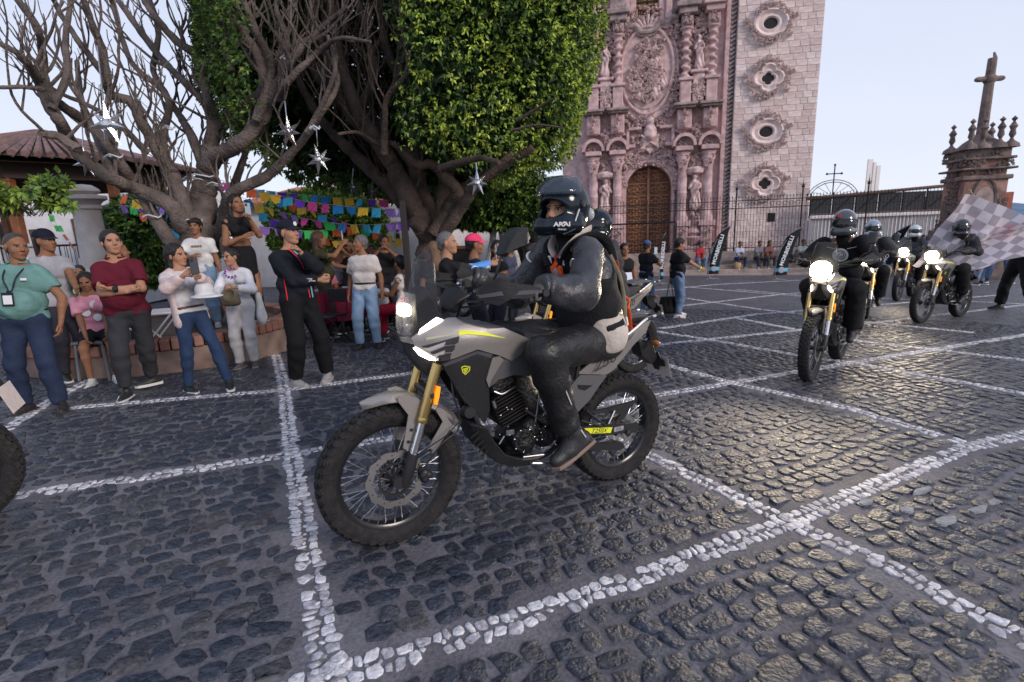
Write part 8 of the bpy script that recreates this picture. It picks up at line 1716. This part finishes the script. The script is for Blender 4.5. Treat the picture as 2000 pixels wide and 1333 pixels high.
P, H = stand(1320, 619, 464, 0); J = standing(H, 15, head=(-18, -10, 0), rw=(.20, .50, 1.04), re=(.6, -.6, -.8), lw=(-.26, .0, .82), feet=((-.10, .14, 0, 80), (.16, -.06, 0, 60)), lean=(3, 0)); t = person('bearded man in a black polo and blue jeans reaching out, seen from behind', P, J, 2, (.011, .011, .014), .65, -.06, (.12, .18, .29), 1.93, .018, hair=('short', (.008, .007, .007)), res=.013, w=1.1, belly=.3, collar=1, group=SPG, shoes=((.6, .58, .58), (.6, .58, .58)))
d = J['wrR']-J['elR']; d /= np.linalg.norm(d); R = frame3(d, J['fs']); mb = MB(); mb.lathe([(.033, -.012), (.036, -.012), (.036, .012), (.033, .012)], J['wrR']-d*.03, n=14, R=np.stack([R[:, 0], R[:, 2], R[:, 1]], 1)); obj('wristband', mb, mat('neon_green'), t, smooth=True)
for k in 'LR': mb = MB(); A = J['an'+k]; tt = J['toe'+k]; sd = np.cross(tt, [0, 0, 1]); mb.box(A+tt*.03-np.array([0, 0, .045])+sd*.042, (.03, .008, .03), frame3(sd, tt)); mb.box(A+tt*.03-np.array([0, 0, .045])-sd*.042, (.03, .008, .03), frame3(sd, tt)); obj('shoe_stripe', mb, mat('stripe_dark_red', (.4, .01, .03), .6), t)
bc = P+J['wrL']*np.array([1, 1, 0]); bc[2] = gz(bc[0], bc[1]); o = thing('tote_bag', 'large black tote bag carried by the man in the black polo', 'bag', bc); s = SDF(.014, .02); s.cone((-.13, 0, .36), (.13, 0, .36), .06, .06); s.cone((-.15, 0, .12), (.15, 0, .12), .09, .09); s.cone((-.13, 0, .34), (-.15, 0, .12), .06, .09); s.cone((0, 0, .34), (0, 0, .12), .07, .09); s.cone((.13, 0, .34), (.15, 0, .12), .06, .09); s.cut((0, 0, .38), (0, 0, 1)); sdf_obj('bag_body', s, cloth('tote_black', (.013, .012, .011)), o)
mb = MB(); mb.tube(catmull([(-.07, 0, .36), (-.03, 0, .6), (0, 0, .78), (.03, 0, .6), (.07, 0, .36)], 5), .008, 5); obj('handle', mb, cloth('tote_black', (.013, .012, .011)), o);
# ---- people sitting on the church steps
def step_sitter(label, px, top, shirt, tr, yaw=-88, hair='short', fem=0, wv=4.75, capc=None, skin=1):
 u_ = CP(px, 505, wv)[0]; P0 = cw(u_, 0, wv); Pf = P0.copy(); Pf[2] = CH0[2]-.42; J = standing(1.66, yaw, pel=(0, 0, (.42+.10)*1.75/1.66), feet=((-.14, .40, .06), (.14, .42, .06)), knh=(0, .6, 1), lw=(-.06, .42, .62), rw=(.06, .42, .60), lean=(14, 0)); t = person(label, Pf, J, skin, shirt, .7, -.04, tr, 1.93, .012, hair=(hair if not capc else 'cap', (.012, .01, .009)), fem=fem, res=.030, group='people sitting on the church steps', shoes=((.3, .3, .3), (.6, .6, .6)))
 if capc: cap_on(t, J, capc, res=.012)
SS = [('person in a red top and jeans sitting on the church steps, leftmost of the sitters', 1365, 485, (.42, .03, .05), (.14, .20, .32), 'short', 0), ('person in a grey shirt sitting on the steps beside the feather flag nearest the door', 1391, 483, (.13, .14, .14), (.08, .13, .24), 'short', 0), ('woman in a pale blue blouse sitting alone on the church steps with a tan bag', 1441, 486, (.45, .50, .62), (.03, .04, .07), 'bun', 1), ('man in a grey striped shirt sitting on the steps, left one of the close pair', 1479, 485, (.20, .21, .24), (.03, .035, .05), 'short', 0), ('woman in a rust coloured top sitting on the steps, right one of the close pair', 1498, 484, (.24, .10, .09), (.05, .05, .06), 'long', 1), ('person in a pale top on the steps right of the leaning feather flag', 1563, 486, (.40, .45, .42), (.2, .2, .22), 'short', 0), ('man in black sitting on the steps left of the man standing in a printed T-shirt', 1750, 485, (.02, .02, .025), (.10, .13, .2), 'short', 0), ('person in pale lilac sitting on the steps before the white sheet wall', 1770, 482, (.50, .42, .52), (.1, .13, .2), 'short', 0), ('person in brown on the steps just left of the feather flag by the sheet wall', 1726, 484, (.18, .09, .06), (.05, .05, .07), 'bun', 1)]
for l_, x, y, a, b_, hr, fm in SS: step_sitter(l_, x, y, a, b_, hair=hr, fem=fm)
o_ = thing('tan_bag', 'round tan bag between the knees of the woman in pale blue on the steps', 'bag', cw(CP(1441, 505, 5.1)[0], -.2, 5.15)); s = SDF(.025, .02); s.ell((0, 0, 0), (.15, .12, .2)); sdf_obj('bag_body', s, cloth('bag_tan', (.42, .28, .14)), o_)
def far_stand(label, px, top, bottom, yaw, shirt, tr, hair='short', fem=0, **k):
 lo, hi = 8., 45.
 for _ in range(30):
  m = (lo+hi)/2; p = D(px, top, m); z = D(px, bottom, m)[2]; lo, hi = (m, hi) if p[2]-z < 1.68 else (lo, m)
 Pp = D(px, bottom, m); J = standing(1.68, yaw, **k); return person(label, Pp, J, 1, shirt, .65, -.06, tr, 1.93, .014, hair=(hair, (.012, .01, .009)), fem=fem, res=.028, group=SPG), J, Pp
far_stand('man standing on the steps in a dark printed T-shirt before the white sheet wall', 1795, 458, 530, -90, (.03, .02, .06), (.03, .03, .04), lw=(-.1, .25, 1.1), rw=(.1, .25, 1.12))
t, J, Pp = far_stand('woman in a white T-shirt and light jeans standing below the stone cross', 1909, 424, 556, -85, (.58, .58, .60), (.22, .30, .42), 'bun', 1, lw=(-.12, .28, 1.0), rw=(.1, .28, 1.02))
far_stand('person in a red T-shirt and jeans beside the woman in white below the stone cross', 1942, 412, 552, -120, (.45, .03, .04), (.10, .15, .26), feet=((-.25, .1, 0), (.15, 0, 0)))
far_stand('man in pale green at the pillar beside the sheet wall', 1836, 455, 535, -90, (.18, .26, .22), (.1, .1, .09))
# ---- flag waver with chequered flag
P = G(1978, 610); J = standing(1.78, -170, lean=(6, -4), lw=(-.20, .45, 1.50), rw=(.12, .52, 1.35), le=(-.8, .1, -.6), re=(.8, .1, -.8), feet=((-.42, .1, 0, 110), (.30, -.05, 0, 60)), head=(10, 0, 0))
t = person('man in black waving a large chequered flag at the right edge', P, J, 1, (.012, .013, .012), 1.8, -.10, (.012, .012, .013), 1.9, .03, hair=('capback', (.01, .009, .008)), hands=('grip', 'grip'), res=.014, w=1.1, group='parade marshals', shoes=((.01, .01, .01), (.02, .02, .02))); cap_on(t, J, (.02, .02, .02), back=True)
fl = thing('chequered_flag', 'large pale chequered flag swept out in front of the stone cross', 'flag', P); hd = P+(J['wrL']+J['wrR'])/2
mb = MB(); tip = D(1893, 372, 9.3); mb.tube([hd-(tip-hd)*.1, tip], .014, 8); obj('flag_pole', mb, mat('pole_wood', (.35, .25, .16), .6), fl, world=True, smooth=True)
c00, c01, c11, c10 = D(1885, 378, 9.3), D(2060, 455, 8.9), D(1990, 430, 9.0), D(1783, 512, 9.5)
n, m_ = 26, 18; V = []; top0, top1 = D(1885, 380, 9.3), D(2110, 452, 8.9); bot0, bot1 = D(1778, 514, 9.6), D(1900, 528, 9.2)
for j in range(m_+1):
 for i in range(n+1):
  a, b_ = i/n, j/m_; p = (top0*(1-a)+top1*a)*(1-b_)+(bot0*(1-a)+bot1*a)*b_; V.append(p+np.array([.02, .09, .05])*math.sin(a*9+b_*4)+np.array([.05, 0, -.10])*math.sin(b_*3.14)*(1-a)*1.0+np.array([0, .03, .02])*math.sin(a*21-b_*9))
fw_, fb_ = mat('flag_white', (.60, .55, .60), .7, alpha=.78), mat('flag_black', (.34, .30, .34), .7, alpha=.75)
MI = [1 if ((i//2)+(j//2)) % 2 else 0 for j in range(m_) for i in range(n)]; mb = MB(); mb.add(V, [(j*(n+1)+i, j*(n+1)+i+1, (j+1)*(n+1)+i+1, (j+1)*(n+1)+i) for j in range(m_) for i in range(n)]); mb.m = MI; obj('flag_cloth', mb, [fw_, fb_], fl, world=True, smooth=True)
# ---- table, chair, white trestle, feather flags, bunting, stars
def table():
 m = cloth('maroon_cloth', (.13, .008, .028)); A, B_ = G(632, 664), G(792, 636); X = (B_-A); L_ = np.linalg.norm(X[:2]); X[2] = 0; X /= np.linalg.norm(X); Y = np.array([-X[1], X[0], 0]); g = A[2]; t = thing('table', 'long table under a maroon cloth with papers on it, behind the white haired man', 'table', A); R = np.stack([X, Y, [0, 0, 1]], 1); h = .74
 mb = MB(); mb.box(X*L_/2+Y*.38+np.array([0, 0, h-.015]), (L_, .76, .03), R, bev=.005); obj('table_top', mb, mat('table_grey', (.3, .3, .3), .6), t)
 for sx_ in (.05, L_-.05):
  for sy in (.06, .7): mb = MB(); mb.tube([X*sx_+Y*sy+np.array([0, 0, h-.03]), X*sx_+Y*sy+np.array([0, 0, -.03])], .014, 6); obj('leg', mb, mat('iron'), t)
 c = thing('tablecloth', 'maroon cloth draped over the long table', 'tablecloth', A); n = 60; V = []; per = [(X*(L_+.04)*k/n-X*.02-Y*.02, k) for k in range(n+1)]
 outline = [(-.03, -.03), (L_+.03, -.03), (L_+.03, .79), (-.03, .79)]; pts = []
 for i in range(4):
  a, b = np.array(outline[i]), np.array(outline[(i+1) % 4]); k_ = max(4, int(np.linalg.norm(b-a)/.05))
  for k in range(k_): pts.append(a+(b-a)*k/k_)
 N_ = len(pts); cen = np.array([L_/2, .38]); V = []
 for lv, (z, ex) in enumerate(((h+.004, 0), (h-.02, .012), (h-.25, .02), (h-.50, .03))):
  for k, p in enumerate(pts): d = (p-cen); d /= np.linalg.norm(d); w_ = ex+(.018*lv*math.sin(k*.9)+.01*lv*math.sin(k*2.3)) if lv > 1 else ex; q = p+d*w_; V.append(X*q[0]+Y*q[1]+np.array([0, 0, z+(.015*math.sin(k*.35) if lv == 3 else 0)]))
 Fs = [(l*N_+k, (l+1)*N_+k, (l+1)*N_+(k+1) % N_, l*N_+(k+1) % N_) for l in range(3) for k in range(N_)]+[tuple(range(N_))]; mb = MB().add(V, Fs); obj('cloth', mb, m, c, smooth=False)
 rr = random.Random(5)
 for k, lb in enumerate(('white printed sheet at the left end of the maroon table', 'blue edged leaflet near the middle of the maroon table', 'small stack of flyers at the right end of the maroon table')):
  p = A+X*(.25+.55*k)+Y*.3+np.array([0, 0, h+.012]); mb = MB(); mb.box((0, 0, 0), (.22, .30, .01+.01*(k == 2)), np.array([[math.cos(.3*k), -math.sin(.3*k), 0], [math.sin(.3*k), math.cos(.3*k), 0], [0, 0, 1]])); o = obj('leaflet', mb, mat('paper_%d' % k, ((.6, .6, .62), (.25, .35, .5), (.55, .5, .42))[k], .7)); o.location = tuple(p); props(o, lb, 'leaflet')
table()
def folding_chair(px, py, yaw, label):
 P = G(px, py); t = thing('folding_chair', label, 'chair', P, rad(yaw)); m = mat('chair_black', (.012, .012, .014), .45); mb = MB(); mb.box((0, 0, .44), (.40, .38, .03), bev=.01); obj('seat', mb, m, t, smooth=True); mb = MB(); mb.box((0, -.20, .72), (.40, .025, .20), bev=.01); obj('backrest', mb, m, t, smooth=True)
 for x in (-.19, .19):
  mb = MB(); mb.tube([(x, -.21, .82), (x, -.19, .45), (x, .22, 0)], .012, 6); obj('frame', mb, m, t); mb = MB(); mb.tube([(x*.92, .16, .43), (x*.92, -.24, 0)], .012, 6); obj('leg', mb, m, t)
 mb = MB(); mb.tube([(-.18, -.17, .10), (.18, -.17, .10)], .009, 6); obj('stretcher', mb, m, t); mb = MB(); mb.tube([(-.19, .14, .09), (.19, .14, .09)], .009, 6); obj('stretcher', mb, m, t)
folding_chair(648, 672, 150, 'black folding chair in front of the maroon table'); folding_chair(690, 640, 30, 'black folding chair half under the maroon table')
P = G(312, 720); t = thing('trestle_table', 'white plastic folding table with crossed legs behind the young couple', 'table', P, .3); wm_ = mat('white_plastic', (.6, .6, .6), .45); mb = MB(); mb.box((0, 0, .70), (.62, .45, .03), bev=.01); obj('table_top', mb, wm_, t, smooth=True)
for y in (-.2, .2):
 for a, b in ((-.28, .30), (.28, -.30)): mb = MB(); mb.tube([(a, y, .69), (b, y, .02)], .018, 6, flat=.6); obj('leg', mb, wm_, t)
mb = MB(); mb.tube([(-.30, -.2, .03), (.30, -.2, .03)], .015, 6); obj('stretcher', mb, wm_, t)
def feather(px, pybot, pytop, xtop, width, label, letters='MORBIDELLI', tilt=0.0, side=1.0):
 P = G(px, pybot); d = (P-CAM)@FW; zt = height_to(P, pytop); X = RT*np.array([1, 1, 0]); X /= np.linalg.norm(X); X = np.array([math.cos(tilt)*X[0]-math.sin(tilt)*X[1], math.sin(tilt)*X[0]+math.cos(tilt)*X[1], 0]); t = thing('feather_flag', label, 'flag', P, 0, 'black feather flags before the church'); h = zt; lean = (xtop-px)/F*d*.9
 blk, cy = cloth('flag_blk', (.016, .017, .020)), mat('flag_cyan', (.12, .42, .58), .7)
 def edge(s_):   # left and right outlines as function of height 0..1
  z = .10*h+.9*h*s_; cx = lean*(s_**1.6); l_ = cx-width*.5*(1-.15*s_); r_ = cx+width*.5*(1-.15*s_)
  if s_ > .78: q = (s_-.78)/.22; l_ = l_+(r_-l_)*q**1.8*1.0
  return z, l_, r_
 V = []; n = 26
 for k in range(n+1): z, l_, r_ = edge(k/n); V += [X*l_+np.array([0, 0, z])+np.array([0, .02*math.sin(k*.5), 0]), X*(l_+r_)/2+np.array([0, -.02*math.sin(k*.4), z]), X*r_+np.array([0, 0, z])]
 mb = MB(); Fs = []; MI = []
 for k in range(n):
  for j in range(2): Fs.append((3*k+j, 3*k+j+1, 3*k+4+j, 3*k+3+j)); MI.append(1 if k in (2, 3) else 0)
 mb.add(V, Fs); mb.m = MI; c = obj('flag_cloth', mb, [blk, cy], t, smooth=True); sm_ = c.modifiers.new('t', 'SOLIDIFY'); sm_.thickness = .004
 mb = MB(); mb.tube(catmull([(0, 0, 0), tuple(X*(-width*.4)+np.array([0, 0, .12*h])), tuple(X*(edge(.5)[1])+np.array([0, 0, .55*h])), tuple(X*edge(.9)[1]+np.array([0, 0, edge(.9)[0]])), tuple(X*edge(1)[1]+np.array([0, 0, h]))], 5), .012, 6); obj('pole', mb, mat('pole_grey', (.3, .3, .3), .4, .5), t, smooth=True)
 mb = MB();
 for a in (0, 1.57, 3.14, 4.71): mb.tube([(0, 0, .05), (.25*math.cos(a), .25*math.sin(a), .01)], .012, 5)
 obj('foot', mb, mat('pole_grey'), t)
 Nn = np.cross(X, [0, 0, 1]); Nn = Nn if Nn@(CAM-P) > 0 else -Nn
 mb = MB(); cz = edge(.115); mb.lathe([(.0, .006), (width*.20, .005), (width*.23, 0)], X*(cz[1]+cz[2])/2+np.array([0, 0, cz[0]])+Nn*.03, n=14, R=np.stack([X, [0, 0, 1], Nn], 1)); obj('badge', mb, mat('badge_grey', (.3, .34, .42), .5), t)
 s0, s1 = .18, .86; a, b = edge(s0), edge(s1); A = X*(a[1]+a[2])/2+np.array([0, 0, a[0]]); B_ = X*((b[1]+b[2])/2)+np.array([0, 0, b[0]]); rd_ = (B_-A)/np.linalg.norm(B_-A); mid = A+(B_-A)*.5
 mid = X*(edge(.52)[1]+edge(.52)[2])/2+np.array([0, 0, edge(.52)[0]])+Nn*.035; text('lettering', letters, min(np.linalg.norm(B_-A)/6.6, width*1.1), mat('flag_letter', (.68, .72, .78), .6), t, tuple(mid), rd_, -X if side > 0 else X, .002, spacing=1.06, bold=.006, sx=1.05)
feather(1291, 556, 455, 1296, .14, 'narrow black feather flag beside the church door, seen edge on'); feather(1392, 546, 443, 1415, .44, 'black feather flag in front of the fence, between the seated people'); feather(1523, 548, 446, 1551, .50, 'black feather flag leaning right, beside the front headlight of the column'); feather(1722, 541, 441, 1760, .56, 'black feather flag before the white sheet wall, behind the riders')
# ---- paper bunting
BC = [mat('paper_'+n_, c, .8, alpha=.96) for n_, c in (('purple', (.16, .05, .50)), ('pink', (.75, .08, .35)), ('green', (.05, .55, .12)), ('blue', (.02, .25, .62)), ('orange', (.80, .16, .05)), ('yellow', (.80, .52, .05)), ('cyan', (.05, .45, .70)), ('lilac', (.35, .20, .62)))]
def _flag_mesh(m, k):
 mb = MB(); w_, h_ = .175, .155; z = [(0, 0), (w_, 0), (w_, -h_), (w_*.83, -h_*.86), (w_*.66, -h_), (w_*.5, -h_*.86), (w_*.33, -h_), (w_*.17, -h_*.86), (0, -h_)]
 if k: z = [(0, 0), (w_, 0), (w_*.9, -h_*.75), (w_*.45, -h_*.95), (w_*.1, -h_*.6)]
 mb.add([(x-w_/2, .012*math.sin(x*40), y) for x, y in z]+[(x-w_/2, .012*math.sin(x*40)+.002, y) for x, y in z], [tuple(range(len(z))), tuple(range(len(z), 2*len(z)))[::-1]]); return mesh_np('flag', mb.v, mb.f, [m], None, False)
FM = [[_flag_mesh(m, k) for k in (0, 1)] for m in BC]; rb = random.Random(8)
def bunting(p0, d0, p1, d1, sag, label, off=0, step=.23):
 A, B_ = D(*p0, d0), D(*p1, d1); L_ = np.linalg.norm(B_-A); n = int(L_/step); t = thing('bunting', label, 'bunting', A, 0, 'strings of paper flags'); f = lambda s_: A+(B_-A)*s_-np.array([0, 0, sag*4*s_*(1-s_)])
 mb = MB(); mb.tube([f(k/20)-A for k in range(21)], .004, 4, cap=False); obj('string', mb, mat('string_white', (.4, .4, .4), .8), t)
 X = (B_-A)/L_
 for k in range(n): p = f((k+.5)/n)-A; yaw = math.atan2(X[1], X[0])+rb.uniform(-.5, .5); inst('flag', FM[(k+off+rb.randrange(2)) % 8][0 if rb.random() < .65 else 1], t, tuple(p), (rb.uniform(-.5, .5), rb.uniform(-.12, .12), yaw))
for i, a in enumerate((((410, 345), 9, (800, 408), 8.2, .15, 'highest string of paper flags, from the bare tree to the dark post'), ((470, 385), 9.2, (800, 432), 8.4, .22, 'second string of paper flags crossing the clipped tree'), ((500, 410), 9.4, (720, 480), 9.0, .12, 'short string of paper flags ending beside the raised pale phone'), ((520, 378), 10, (790, 470), 9.2, .05, 'paper flag string slanting down to the mural wall'), ((232, 378), 8.6, (425, 408), 8.2, .10, 'paper flag string just right of the timber post of the bandstand'), ((262, 365), 8.8, (372, 440), 8.4, .06, 'paper flag string falling steeply behind the bare tree trunk'), ((250, 395), 9, (350, 455), 8.6, .05, 'lowest paper flag string left of the bare tree trunk'), ((405, 372), 9, (480, 430), 8.8, .05, 'short paper flag string between bare tree trunk and the filming woman'), ((80, 385), 12, (140, 480), 12, .1, 'paper flag string hanging inside the bandstand, left of the grey pillar'), ((140, 375), 12, (172, 470), 12, .06, 'paper flag string hanging inside the bandstand, close to the grey pillar'), ((205, 385), 12, (250, 470), 12, .06, 'paper flag string hanging inside the bandstand, right of the grey pillar'), ((415, 358), 10.5, (760, 392), 9.8, .05, 'farthest string of paper flags along the red roof'), ((440, 425), 8.6, (700, 440), 9, .15, 'sagging string of paper flags at head height behind the man in the black cap'), ((225, 400), 9.4, (330, 372), 9.2, .1, 'paper flag string rising from the timber post to the bare tree'))): bunting(*a[:5], a[5], i*3)
# ---- silver stars
sm_ = mat('silver_foil', (.62, .63, .66), .22, .85, bump=.25, bs=60); sd_ = mat('silver_shaded', (.20, .20, .22), .3, .8)  # second is the same foil, darkened for the shade under the crown
def star(px, py, dp, size, label, top, dark=False, rot=0):
 C = D(px, py, dp); t = thing('star_ornament', label, 'star', C, 0, 'silver stars hung from the branches'); n = 7
 for k in range(n):
  a = math.pi/2+rot+2*math.pi*k/n; L_ = size*(1.15 if k in (0,) or abs(math.sin(a)+1) < .15 else .95); dr = np.array([math.cos(a), .25*math.sin(k*2.4), math.sin(a)]); dr /= np.linalg.norm(dr); s1 = np.array([-math.sin(a), 0, math.cos(a)]); s2 = np.cross(dr, s1); b = dr*size*.26; w_ = size*.20; mb = MB(); mb.add([b+s1*w_, b+s2*w_, b-s1*w_, b-s2*w_, dr*L_, (0, 0, 0)], [(0, 1, 4), (1, 2, 4), (2, 3, 4), (3, 0, 4), (1, 0, 5), (2, 1, 5), (3, 2, 5), (0, 3, 5)]); obj('star_point', mb, sd_ if dark else sm_, t)
 mb = MB(); mb.sphere((0, 0, 0), size*.3, 8); obj('star_core', mb, sd_ if dark else sm_, t)
 T_ = D(*top, dp)-C; mb = MB(); mb.tube([(0, 0, size*.9), (T_[0], T_[1], T_[2])], .008, 5); obj('cord', mb, sm_, t)
star(210, 243, 5.8, .22, 'large silver star hanging at the far left of the bare tree', (190, 90)); star(563, 257, 6.8, .18, 'silver star on a long cord near the middle of the bare tree', (548, 110)); star(623, 312, 6.9, .18, 'silver star hanging lowest at the right of the bare tree', (618, 250), rot=.2)
star(932, 357, 6.6, .15, 'silver star hanging from the fig tree left of the rider helmet', (930, 318)); star(168, 318, 7.2, .18, 'silver star half hidden by the bare branches above the stone pillar', (160, 240)); star(440, 318, 8.5, .10, 'tiny silver star behind the fork of the bare tree', (440, 280)); star(690, 366, 8.8, .14, 'dark star in the shade, left one of the two under the fig crown', (690, 330), True); star(729, 374, 9.2, .14, 'dark star in the shade, right one of the two under the fig crown', (728, 335), True)
# ================================================================== THE OTHER MOTORCYCLES
glow = mat('headlamp_lit', (1, 1, 1), .4, emit=(1, .82, .52), es=60); led_b = mat('led_strip')
def other_bike(Fr, label, lamp=None, steer=0, lean=0):
 c = copy_tree(bike); c.matrix_world = Fr.mw(lean); c['label'] = label
 if lamp:
  for ch in c.children:
   if ch.name.startswith('headlight_lamp') and ch.data.materials[0].name == 'led_main': ch.data = LAMP
   if ch.name.split('.')[0] == 'headlight': ch.data = ch.data.copy(); ch.data.materials[0] = mat('lens_lit', (1, 1, 1), .3, emit=(1, .84, .58), es=5 if lamp < 100 else 9)  # housing emits too, standing in for glare round the lamp
  l = bpy.data.lights.new('headlight_beam', 'SPOT'); l.energy = lamp; l.spot_size = rad(95); l.spot_blend = .8; l.color = (1, .82, .60); l.shadow_soft_size = .05
  o = bpy.data.objects.new('headlight_beam', l); COL.objects.link(o); p = Fr.w((1.52, 0, 1.10)); d = Fr.X*1-np.array([0, 0, .12]); o.location = tuple(p); o.rotation_euler = Vector(d).to_track_quat('-Z', 'Y').to_euler()
 return c
mb = MB(); c_ = bp_(787, 606, 0); mb.box((c_[0]+.014, 0, c_[2]-.01), (.08, .19, .16), bev=.04); LAMP = mesh_np('headlight_lamp', mb.v, mb.f, [glow], mb.m)  # glowing box enlarged beyond the real lamp to stand in for glare
def other_rider(Fr, label, jacket, helm, visor, look=(1, 0, 0), tr=(.016, .016, .017), res=.018, accent=None, dark=False, lean=0):
 J = rider_joints(look=look); r = person(label, (0, 0, 0), J, skin=1, shirt=jacket, sleeve=1.97, hem=-.10, trousers=tr, leg=1.9, loose=.03, bulk=.012, shoes=None, hair=('none', (.01, .01, .01)), hands=('grip', 'grip'), gloves=(.03, .03, .03), palm=(np.array([.1, 0, -1.]), np.array([.1, 0, -1.]), np.array([.8, .25, -.12]), np.array([.8, -.25, -.12])), w=1.10, res=res, mw=Fr.mw(lean), shirt_obj='jacket', group='riders of the parade')
 helmet(r, J, helm, visor, False, res=.009)
 for sg in (1, -1):
  A = FB.loc(1118, 846, .19)*np.array([1, sg, 1]); t = np.array([.93, .08*sg, -.30]); t /= np.linalg.norm(t); u = np.array([.30, 0, .93]); s = SDF(.013, .03); base = A-u*.07; s.cone(A+u*.13, A-u*.02, .054, .05); s.cone(base-t*.05, base+t*.15, .048, .038); s.cut(base-u*.036, -u); sdf_obj('boot', s, mat('boot_leather'), r)
 return r, J
refl = mat('reflective'); vdark = mat('visor_dark', (.02, .02, .025), .04, 0, alpha=.55, spec=1)
F2 = Frame((1578, 745), (1627, 706)); b2 = other_bike(F2, 'motorcycle with blazing headlight leading the oncoming column', 150)
r2, J2 = other_rider(F2, 'rider in black with a round white chest print, on the bike with the blazing headlight', (.014, .013, .013), mat('helmet_grey', (.05, .055, .06), .15, 0, coat=1), vdark)
c = J2['chest']+J2['fs']*.155+J2['up']*.06; mb = MB(); R = frame3(J2['up'], J2['fs']); mb.lathe([(0, .004), (.075, .003), (.08, 0)], c, n=24, R=R); rp = obj('round_print', mb, mat('print_white', (.6, .58, .55), .6), r2)
mb = MB()
for k in range(4): a = .4+k*1.5; mb.tube([c+R@np.array([.018*k*math.cos(a+q), .018*k*math.sin(a+q), .005]) for q in np.linspace(0, 4.2, 9)], .004, 4)
obj('print_detail', mb, cloth('vestblack', (.016, .016, .018)), rp)
mb = MB(); R = frame3(J2['hf'], J2['hu']); mb.box(J2['head']+R@np.array([.03, .13, .085]), (.035, .01, .03), R, bev=.003); obj('red_mark', mb, mat('red_mark', (.6, .04, .03), .5), r2)
for sg in (-1, 1): mb = MB(); mb.tube([J2['chest']+J2['fs']*.14+J2['rs']*sg*.06+J2['up']*.13, J2['chest']+J2['fs']*.12+J2['rs']*sg*.15+J2['up']*.15], .006, 5, flat=.5); obj('piping', mb, refl, r2)
F3 = Frame((1678, 643), (1690, 618)); b3 = other_bike(F3, 'motorcycle close behind the one with the blazing headlight', 12); other_rider(F3, 'rider in a silver helmet and dark jacket, second in the oncoming column', (.05, .05, .055), mat('helmet_silver', (.30, .34, .38), .15, .3, coat=1), vdark, (.9, .4, 0))
F4 = Frame((1795, 631), (1850, 622)); b4 = other_bike(F4, 'motorcycle with a lit lamp turning before the chequered flag', 60); other_rider(F4, 'rider in black leaning over the motorcycle in front of the chequered flag', (.03, .03, .033), mat('helmet_black', (.012, .012, .013), .15, 0, coat=1), vdark, (.9, .3, -.1), res=.022)
F5 = Frame((1750, 588), (1776, 580)); b5 = other_bike(F5, 'motorcycle at the tail of the column, left of the one by the chequered flag', 20); other_rider(F5, 'rider in a white helmet and grey jacket at the tail of the column', (.10, .11, .13), mat('helmet_white', (.55, .58, .6), .2, 0, coat=1), vdark, (.9, .2, 0), res=.024)
dv = (G(765, 1058)-G(1197, 932)); F6 = Frame(None, (1234, 727), d=dv); b6 = other_bike(F6, 'grey motorcycle mostly hidden behind the foreground one, its tail and number plate showing'); F6.O = F6.O+F6.X*.14; other_rider(F6, 'rider hidden behind the foreground rider, only the back of the glossy helmet showing', (.05, .05, .05), mat('helmet_shell'), vdark, (1, .1, 0), res=.02)
F7 = Frame(None, (-95, 1040), d=dv); b7 = other_bike(F7, 'motorcycle leaving at the left edge, only its rear tyre and number plate showing')
